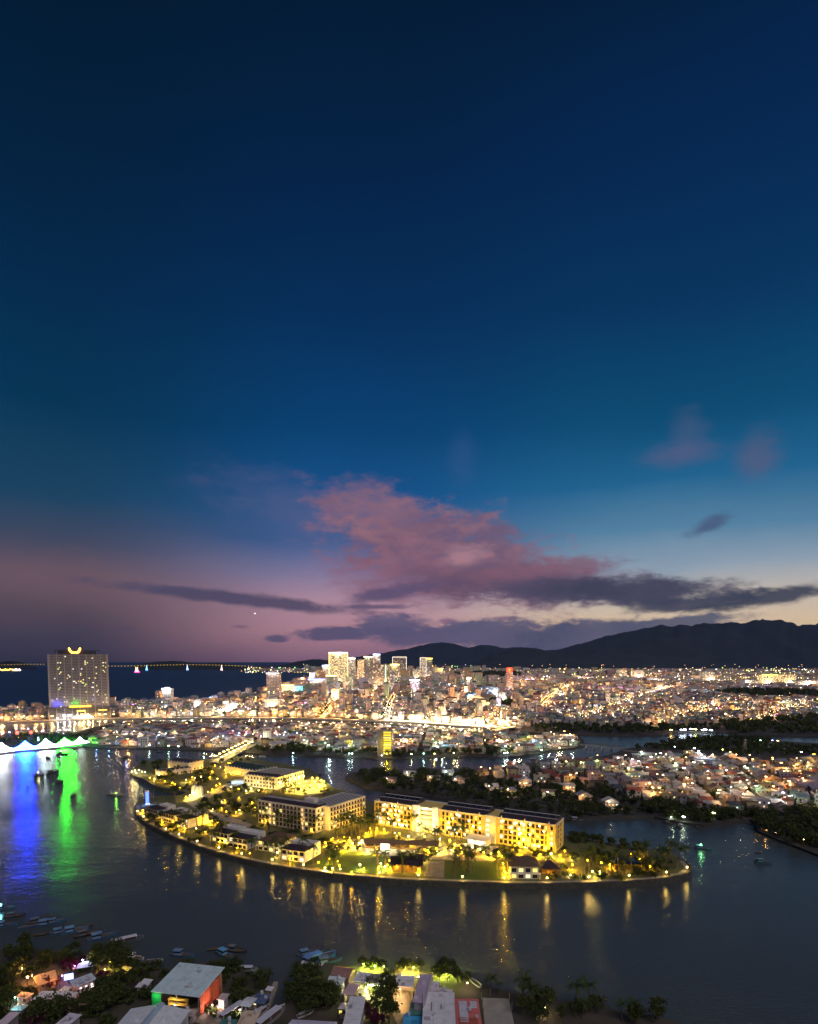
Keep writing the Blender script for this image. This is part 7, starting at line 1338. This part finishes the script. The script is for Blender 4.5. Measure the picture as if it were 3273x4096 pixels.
t = thing('lit_statue', 'pale lit figure like signboard between blue and white tents', 'sign', P(154, 2978, Z)); m = MB(); m.box(-.3, .3, -.2, .2, -.3, 5); part('post', m, 'dark_metal', t); m = MB(); m.lathe([(.3, 5), (1.3, 6), (.7, 8), (1.0, 9.4), (.4, 10.6)], 8); part('figure', m, 'neon', t, (.5, .7, .9))
for x, y, c in ((245, 2946, (1, .55, .2)), (280, 2944, (1, .5, .25)), (345, 2938, (1, .6, .3)), (300, 2948, (.6, 1, .6)), (175, 2948, (.3, .4, 1)), (115, 2940, (.3, .45, 1)), (40, 2955, (.5, .6, 1))): lane_lamp(x, y, 1300, c, 'coloured garden lamp', 'lamps behind the glowing tents')
for i in range(26): x = random.uniform(0, 240); p_ = P(x, random.uniform(2946, 2968) - x * .04, Z); bush(p_, random.uniform(1.5, 3), label=f'leafy garden bush {by(p_)}', group='garden behind the tents')

# ------------------------------------------------------------------ boats
def hull_mesh(L, bm, dpt):
    b = MB(); n = 9; rows = []
    for i in range(n):
        f = i / (n - 1); x = -L / 2 + L * f; wd = bm / 2 * (1 - max(0, (f - .55) / .45) ** 2) * (.78 + .22 * min(1, f * 4)); sh = dpt * (1 + .55 * max(0, f - .5) ** 1.5 * 2 + .12 * (1 - f)); rows.append([(x, -wd, sh), (x * .97, -wd * .62, -.35), (x * .97, wd * .62, -.35), (x, wd, sh)])
    for r in rows: b.v += r
    for i in range(n - 1):
        for j in range(3): b.face((i * 4 + j, (i + 1) * 4 + j, (i + 1) * 4 + j + 1, i * 4 + j + 1))
    b.face((0, 1, 2, 3)); return b, rows
hb, rows = hull_mesh(11, 3.2, 1.0); HULL = hb.mesh('hull', 'smooth_paint'); db = MB()
for i in range(8): a, c = rows[i], rows[i + 1]; db.poly([(a[0][0], a[0][1] * .94, a[0][2] - .3), (c[0][0], c[0][1] * .94, c[0][2] - .3), (c[3][0], c[3][1] * .94, c[3][2] - .3), (a[3][0], a[3][1] * .94, a[3][2] - .3)])
DECK = db.mesh('deck', 'wood')
m = MB(); m.box(-3.6, -.6, -1.05, 1.05, .75, 2.7); m.box(-3.9, -.2, -1.25, 1.25, 2.7, 2.85); CABIN = m.mesh('cabin', 'smooth_paint'); m = MB(); m.box(-3.61, -.59, -1.07, 1.07, 1.7, 2.35); CGLASS = m.mesh('cabin_window', 'glass_dark')
m = MB(); m.tube([(1.2, 0, .6), (1.2, 0, 5.6)], [.09, .05], 5); m.tube([(1.2, 0, 5.2), (4.8, 0, 1.6)], .03, 4); m.tube([(1.2, 0, 5.2), (-3, 0, 2.9)], .03, 4); MAST = m.mesh('mast', 'wood')
m = MB(); m.box(-4.2, 2.6, -1.1, 1.1, 1.9, 2.05); [m.box(x - .05, x + .05, y - .05, y + .05, .7, 1.9) for x in (-4, -1, 2.4) for y in (-1, 1)]; AWN = m.mesh('awning', 'smooth_paint')
def boat(x, y, yaw, s, label, hc, kind='fishing', lamp=None, z=0.0, group='moored fishing boats'):
    t = thing('boat', label, 'boat', P(x, y, z) + Vector((0, 0, 0)), R(yaw), group); sc3 = (s, s, s)
    link('hull', HULL, t, (0, 0, 0.05), scale=sc3, color=hc); link('deck', DECK, t, (0, 0, 0.05), scale=sc3)
    if kind == 'fishing': link('cabin', CABIN, t, scale=sc3, color=tuple(min(1, v * 1.3 + .12) for v in hc)); link('cabin_window', CGLASS, t, scale=sc3); link('mast', MAST, t, scale=sc3)
    elif kind == 'awning': link('awning', AWN, t, scale=sc3, color=(.6, .62, .66))
    elif kind == 'long': link('awning', AWN, t, (0, 0, 0), scale=(s * 1.2, s * .95, s * .95), color=(.72, .72, .78))
    if lamp:
        q = MB(); q.octa((-1.2 * s, 0, 3.3 * s), .3); part('boat_lamp', q, 'lamp_bulb', t, lamp); light(t, (-1.2 * s, -.9, 3.4 * s), 260, lamp, .3)
    return t
BLU, TEA, DRK, WHI = (.05, .16, .30), (.06, .20, .24), (.05, .055, .06), (.66, .68, .74)
for x, y, yaw, s, lab, c, kind, lp in (
    (2812, 3398, -20, .95, 'teal fishing boat with green lamp off the village waterfront', TEA, 'fishing', (.3, 1, .4)), (3055, 3452, -12, .9, 'teal fishing boat nearest the right edge of open water', TEA, 'fishing', None), (3035, 3412, 5, .4, 'little rowing boat above the right hand fishing boat', DRK, 'open', None),
    (470, 3185, 20, .9, 'dark boat with green masthead lamp near the western landing', DRK, 'fishing', (.3, 1, .1)), (446, 3180, 10, .7, 'small dark boat lashed beside the green lamp boat', DRK, 'open', None),
    (193, 3032, -25, .8, 'small dark boat in the white reflection', DRK, 'fishing', None), (250, 3018, 10, 1.3, 'broad boat in the green reflection by the tents', DRK, 'fishing', (.7, 1, .7)), (157, 3104, 80, 1.2, 'square sterned barge between blue and white reflections', DRK, 'fishing', (.9, .9, .4)), (211, 3092, 70, 1.3, 'dark fishing boat at the edge of the white reflection', DRK, 'fishing', None), (240, 3130, 85, 1.1, 'dark barge left in the green reflection', DRK, 'fishing', None), (295, 3182, 95, .9, 'dark boat farthest down the green reflection', DRK, 'open', None), (110, 3148, 90, .35, 'tiny float in the blue reflection', DRK, 'open', None),
    (390, 3008, 0, .9, 'blue lit boat moored right of the tents', BLU, 'fishing', (.3, .5, 1)), (440, 3012, 10, .9, 'second blue boat moored right of the tents', BLU, 'fishing', (.4, .6, 1)), (505, 3030, 70, 1.1, 'dark boat standing off the peninsula bank', DRK, 'fishing', None), (520, 3006, 10, .8, 'dark boat close under the peninsula bank', DRK, 'fishing', None), (640, 3010, 0, .8, 'low dark boat before the peninsula jetties', DRK, 'open', None), (505, 3055, 80, .6, 'small blue buoy boat above the island tip', BLU, 'open', (.15, .3, 1)),
    (820, 3022, 0, .8, 'boat with cyan lamp near the island bridge', DRK, 'fishing', (.6, 1, 1)), (860, 3026, 10, .9, 'pale boat moored left of the island bridge', WHI, 'awning', None), (1172, 3032, 60, .7, 'boat with yellow and cyan lamp right of the island bridge', BLU, 'fishing', (.6, .95, 1)), (1050, 3028, 0, .8, 'pale boat moored right of the island bridge', WHI, 'awning', None),
    (2137, 3040, -5, 1.0, 'roofed wooden ferry in the lilac channel', (.3, .24, .22), 'awning', None), (2208, 3034, 5, 1.0, 'white launch in the lilac channel', WHI, 'awning', None), (2165, 3056, 0, .5, 'little white skiff under the village trees', WHI, 'open', None),
    (2310, 3284, 5, 1.1, 'grey motor boat moored behind the long hotel', (.3, .33, .38), 'fishing', None), (2680, 3296, -5, .8, 'low boat moored at the village waterfront, leftmost', DRK, 'fishing', None), (2720, 3306, 80, .8, 'boat moored end on at the village waterfront', (.2, .2, .22), 'fishing', None), (2790, 3310, 70, .6, 'small boat at the right of the village waterfront', DRK, 'open', None), (2690, 3280, 0, .7, 'pale boat at the lit village landing', WHI, 'awning', (.7, 1, .6)),
    (14, 3640, 25, .9, 'blue lit boat at the left edge, upper one', BLU, 'fishing', (.2, .8, 1)), (20, 3706, 20, .9, 'boat at the left edge, lower one', BLU, 'fishing', None), (160, 3690, 40, .95, 'dark boat behind the left mooring row', DRK, 'fishing', None), (195, 3700, 25, 1.0, 'first blue boat of the mooring row from the left', BLU, 'fishing', None), (165, 3742, 15, .6, 'small dark dinghy below the mooring row', DRK, 'open', None), (250, 3732, 30, .9, 'second boat of the mooring row from the left', BLU, 'fishing', None), (300, 3728, 30, 1.0, 'third boat of the mooring row, bright blue', (.08, .24, .42), 'fishing', None), (350, 3742, 35, 1.0, 'fourth boat of the mooring row, dark', DRK, 'fishing', None), (410, 3754, 35, 1.1, 'fifth boat of the mooring row with pale cabin', BLU, 'fishing', None), (510, 3768, 32, 1.2, 'long low boat at the right end of the mooring row', (.10, .14, .2), 'long', None),
    (60, 3668, 20, .8, 'lone dark boat between the left edge and the mooring row', DRK, 'fishing', None), (110, 3712, 30, .7, 'small blue boat before the mooring row', BLU, 'open', None), (225, 3690, 35, .8, 'blue boat rafted behind the second mooring boat', BLU, 'fishing', None), (335, 3712, 30, .7, 'slim dark skiff behind the fourth mooring boat', DRK, 'open', None), (620, 3846, 10, .6, 'pale skiff between catamaran and warehouse', (.3, .34, .4), 'open', None), (860, 3800, 20, .6, 'dark skiff above the anchored pair', DRK, 'open', None), (1235, 3818, 30, .9, 'blue boat at the far side of the work barges', BLU, 'fishing', None),
    (540, 3836, -15, .8, 'white catamaran like boat against the bank trees', WHI, 'fishing', None), (730, 3826, -10, .95, 'blue fishing boat anchored above the teal warehouse', BLU, 'fishing', None), (905, 3828, -35, 1.0, 'bright blue boat of the anchored pair', (.04, .26, .46), 'fishing', None), (945, 3808, -15, .9, 'dark boat of the anchored pair', DRK, 'fishing', None), (980, 3884, 0, .95, 'long pale boat close to the near bank', (.3, .36, .5), 'long', None),
    (1255, 3846, 60, 1.3, 'blue work barge at the quay, left one', (.04, .16, .40), 'fishing', None), (1285, 3840, 40, 1.3, 'bright blue work barge at the quay, middle one', (.05, .26, .58), 'fishing', None), (1315, 3850, 20, 1.0, 'dark blue work barge at the quay, right one', (.05, .10, .24), 'fishing', None), (1260, 3874, -10, 1.1, 'dark barge nearest the quay trees', (.05, .09, .2), 'long', None)):
    boat(x, y, yaw, s, lab, c, kind, lp)
for x, y, yaw, s, lab, c, kind in ((900, 4016, 55, .55, 'small white dinghy hauled out near the lit kiosk', WHI, 'open'), (938, 4050, 58, 1.15, 'long white cabin boat hauled out left of the grey shelter', WHI, 'long'), (1045, 4052, 60, .8, 'white boat with square canopy hauled out on the quay side', WHI, 'awning'), (1085, 4078, 62, 1.3, 'longest white boat hauled out along the quay', WHI, 'long'), (1900, 3934, 120, .6, 'pale dinghy beached right of the corrugated roof', WHI, 'open'), (1225, 4058, 40, .6, 'small white boat among the dark trees', WHI, 'awning')):
    boat(x, y, yaw, s, lab, c, kind, z=BZ + .35, group='boats hauled out on the near bank')
t = thing('raft', 'small white floating raft off the palm bank', 'raft', P(2205, 4008, .3), R(-12)); m = MB(); m.box(-2, 2, -1.4, 1.4, -.4, .3); part('deck', m, 'smooth_paint', t, (.6, .6, .7)); m = MB(); [m.box(x - .06, x + .06, y - .06, y + .06, .3, 1.1) for x in (-1.8, 1.8) for y in (-1.2, 1.2)]; part('rail_post', m, 'dark_metal', t)

# ------------------------------------------------------------------ the bay: cable car pylons, their lights, a lit ship, a planet
def bulbs(name, label, cat, pts, r, c, parent=None):
    t = thing(name, label, cat, pts[0])
    m = MB(); m.tube([Vector(q) - Vector(pts[0]) for q in pts], .5, 3, False); part('cable', m, 'dark_metal', t); mm = MB(); mm.octa((0, 0, 0), r); me = mm.mesh('bulb', 'lamp_bulb')
    for q in pts: link('bulb', me, t, Vector(q) - Vector(pts[0]), color=c)
PYL = []
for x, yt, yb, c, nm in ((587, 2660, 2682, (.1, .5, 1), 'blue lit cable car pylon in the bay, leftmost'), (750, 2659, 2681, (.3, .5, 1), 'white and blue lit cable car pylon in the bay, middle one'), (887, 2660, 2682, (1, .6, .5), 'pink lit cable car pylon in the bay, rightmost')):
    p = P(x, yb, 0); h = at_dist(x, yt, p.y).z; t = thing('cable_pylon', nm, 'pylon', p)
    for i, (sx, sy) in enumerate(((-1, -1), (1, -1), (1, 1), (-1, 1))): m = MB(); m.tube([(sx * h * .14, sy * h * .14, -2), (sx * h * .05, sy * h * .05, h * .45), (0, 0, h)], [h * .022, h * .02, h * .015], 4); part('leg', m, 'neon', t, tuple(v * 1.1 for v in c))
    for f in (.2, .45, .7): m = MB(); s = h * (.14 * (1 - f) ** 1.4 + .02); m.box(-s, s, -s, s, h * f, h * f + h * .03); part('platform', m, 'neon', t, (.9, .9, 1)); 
    PYL.append((x, yt))
chain = [(x, 2660 - 3.2 * math.sin(x / 97.0) + (x / 1300) * 3) for x in range(-20, 1010, 13)]
bulbs('cable_lights', 'long chain of yellow cable car lights across the bay', 'lights', [at_dist(x, y, 6600) for x, y in chain if not 175 < x < 425], 4.2, (.08, .045, .004))
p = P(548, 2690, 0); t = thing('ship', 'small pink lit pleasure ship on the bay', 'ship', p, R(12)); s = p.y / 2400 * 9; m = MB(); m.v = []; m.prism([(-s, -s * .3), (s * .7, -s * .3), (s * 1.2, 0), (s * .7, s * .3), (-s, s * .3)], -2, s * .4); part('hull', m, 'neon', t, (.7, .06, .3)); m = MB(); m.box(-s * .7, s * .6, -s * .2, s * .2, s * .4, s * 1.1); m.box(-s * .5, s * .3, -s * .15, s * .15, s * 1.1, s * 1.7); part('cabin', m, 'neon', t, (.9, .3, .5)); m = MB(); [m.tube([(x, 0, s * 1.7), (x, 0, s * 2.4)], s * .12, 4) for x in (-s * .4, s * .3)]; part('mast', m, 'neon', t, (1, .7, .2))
for x, y, w_, c, nm in ((30, 2676, 36, (1, .62, .1), 'golden lit island resort at the left horizon'), (72, 2674, 12, (1, .7, .6), 'pale lit tower house of the island resort')):
    p = P(x, 2684, 0); t = thing('island_resort', nm, 'building', p); s = p.y / 2400; rr = random.Random(x); m = MB(); m.box(-w_ * s, w_ * s, 0, 40, -2, 4 * s); part('terrace', m, 'paint', t, (.4, .3, .2)); bb = MB(); bb.octa((0, 0, 0), s * 1.2); me = bb.mesh('bulb', 'lamp_bulb')
    for i in range(26): link('bulb', me, t, (rr.uniform(-w_, w_) * s, -10, rr.uniform(2, 9) * s), color=tuple(v * rr.uniform(.5, 1.2) for v in c))
m = MB(); m.octa((0, 0, 0), 60); o = link('planet', m.mesh('planet', 'neon'), None, at_dist(1020, 2454, 60000), color=(.9, .8, .7)); tag(o, 'bright evening planet in the pink sky above the bay', 'planet')
m = MB(); m.octa((0, 0, 0), 28); o = link('star', m.mesh('star', 'neon'), None, at_dist(3055, 2084, 60000), color=(.3, .34, .38)); tag(o, 'faint star in the clear sky at the right', 'star')
# string lights on the right point
for nm, pts_ in (('long string of warm lights curving round the right point', [(3016, 3290), (3022, 3300), (3040, 3312), (3062, 3320), (3084, 3327), (3106, 3331), (3128, 3333)]), ('short string of warm lights among trees on the right point', [(3168, 3342), (3185, 3348), (3202, 3354), (3216, 3358)]), ('upper string of warm lights at the far right point', [(3180, 3332), (3196, 3332), (3210, 3334)])):
    q = [P(x, y, Z + 2.4) for x, y in pts_]; full = []
    for i in range(len(q) - 1): full += [q[i].lerp(q[i + 1], k / 4) for k in range(4)]
    bulbs('string_lights', nm, 'lights', full + [q[-1]], .28, (1, .62, .2))
    light(None, q[len(q) // 2] + Vector((0, -1, 0)), 300, AMBER, .3); light(None, q[1] + Vector((0, -1, 0)), 300, AMBER, .3)
for x, y, c in ((2683, 2930, (1, .55, .1)), (2725, 2929, (.7, .8, 1)), (2738, 2928, (.8, .85, 1)), (2762, 2926, (.6, .6, 1)), (2780, 2927, (.9, .95, .2)), (2810, 2930, (.8, .85, 1)), (2820, 2928, (.8, .8, 1)), (2842, 2931, (.7, .85, 1))):
    street_lamp(P(x, y, CZ), 0, 2600, c, f'lamp of the floating restaurants {by(P(x, y, CZ))}', 'lamps of the floating restaurants', .5, True, 3.2)
for x, y, c in ((1174, 3024, (.5, .9, 1)), (1398, 3026, (.6, 1, .95)), (1410, 3026, (.8, 1, .9)), (1738, 3026, (1, .7, .2)), (1646, 3028, (.9, 1, .6)), (1695, 3026, (.5, 1, .9)), (1815, 3024, (.9, 1, .3)), (2018, 3024, (.7, 1, .9)), (2030, 3022, (.8, .95, 1)), (2238, 3002, (1, .75, .3)), (2166, 3012, (.7, 1, .8)), (1528, 3034, (.7, .7, 1)), (600, 2992, (.7, 1, .9)), (677, 2994, (.6, 1, .6)), (716, 2996, (.8, .9, 1)), (1547, 3026, (1, .75, .05)), (2730, 3286, (.8, 1, .7)), (2850, 3270, (.9, 1, .4))):
    street_lamp(P(x, y, Z), 0, 240, c, f'waterside lamp {by(P(x, y, Z))}', 'waterside lamps throwing streaks on the channel', .45, True, 1.4)

# ------------------------------------------------------------------ the air over the bay
m = MB(); m.box(-21000, 21000, -900, 22000, -4, 1180); hz_mat = bpy.data.materials.new('haze'); hz_mat.use_nodes = True; ht_ = hz_mat.node_tree; ht_.nodes.clear()
ho = ht_.nodes.new('ShaderNodeOutputMaterial'); hv = ht_.nodes.new('ShaderNodeVolumePrincipled'); ht_.links.new(hv.outputs[0], ho.inputs['Volume']); hv.inputs['Color'].default_value = (.20, .38, 1, 1); hv.inputs['Density'].default_value = HAZE; hv.inputs['Anisotropy'].default_value = .2
MATS['haze'] = hz_mat
tag(link('haze', m.mesh('haze', 'haze')), 'thin evening haze over the river, city and bay', 'haze', kind='stuff')

# ------------------------------------------------------------------ labels: where several alike stand together, count them across the picture
ORD = 'first second third fourth fifth sixth seventh eighth ninth tenth eleventh twelfth thirteenth fourteenth fifteenth sixteenth seventeenth eighteenth nineteenth twentieth'.split()
def words(s): return len(s.split())
by_label = {}
for o in COL.objects:
    if o.parent is None and 'label' in o: by_label.setdefault(o['label'], []).append(o)
for lab, os_ in by_label.items():
    if len(os_) < 2: continue
    os_.sort(key=lambda o: px(o.location)[0]); short = lab if words(lab) <= 12 else ' '.join(lab.split()[:12])
    n = len(os_)
    for i, o in enumerate(os_):
        if n <= 40:
            if i < (n + 1) // 2: e = f'{ORD[i]} from left' if i else 'leftmost'
            else: e = f'{ORD[n - 1 - i]} from right' if n - 1 - i else 'rightmost'
            o['label'] = f'{short}, {e}'
for o in COL.objects:
    if o.parent is None and 'label' in o and words(o['label']) > 16: o['label'] = ' '.join(o['label'].split()[:16])
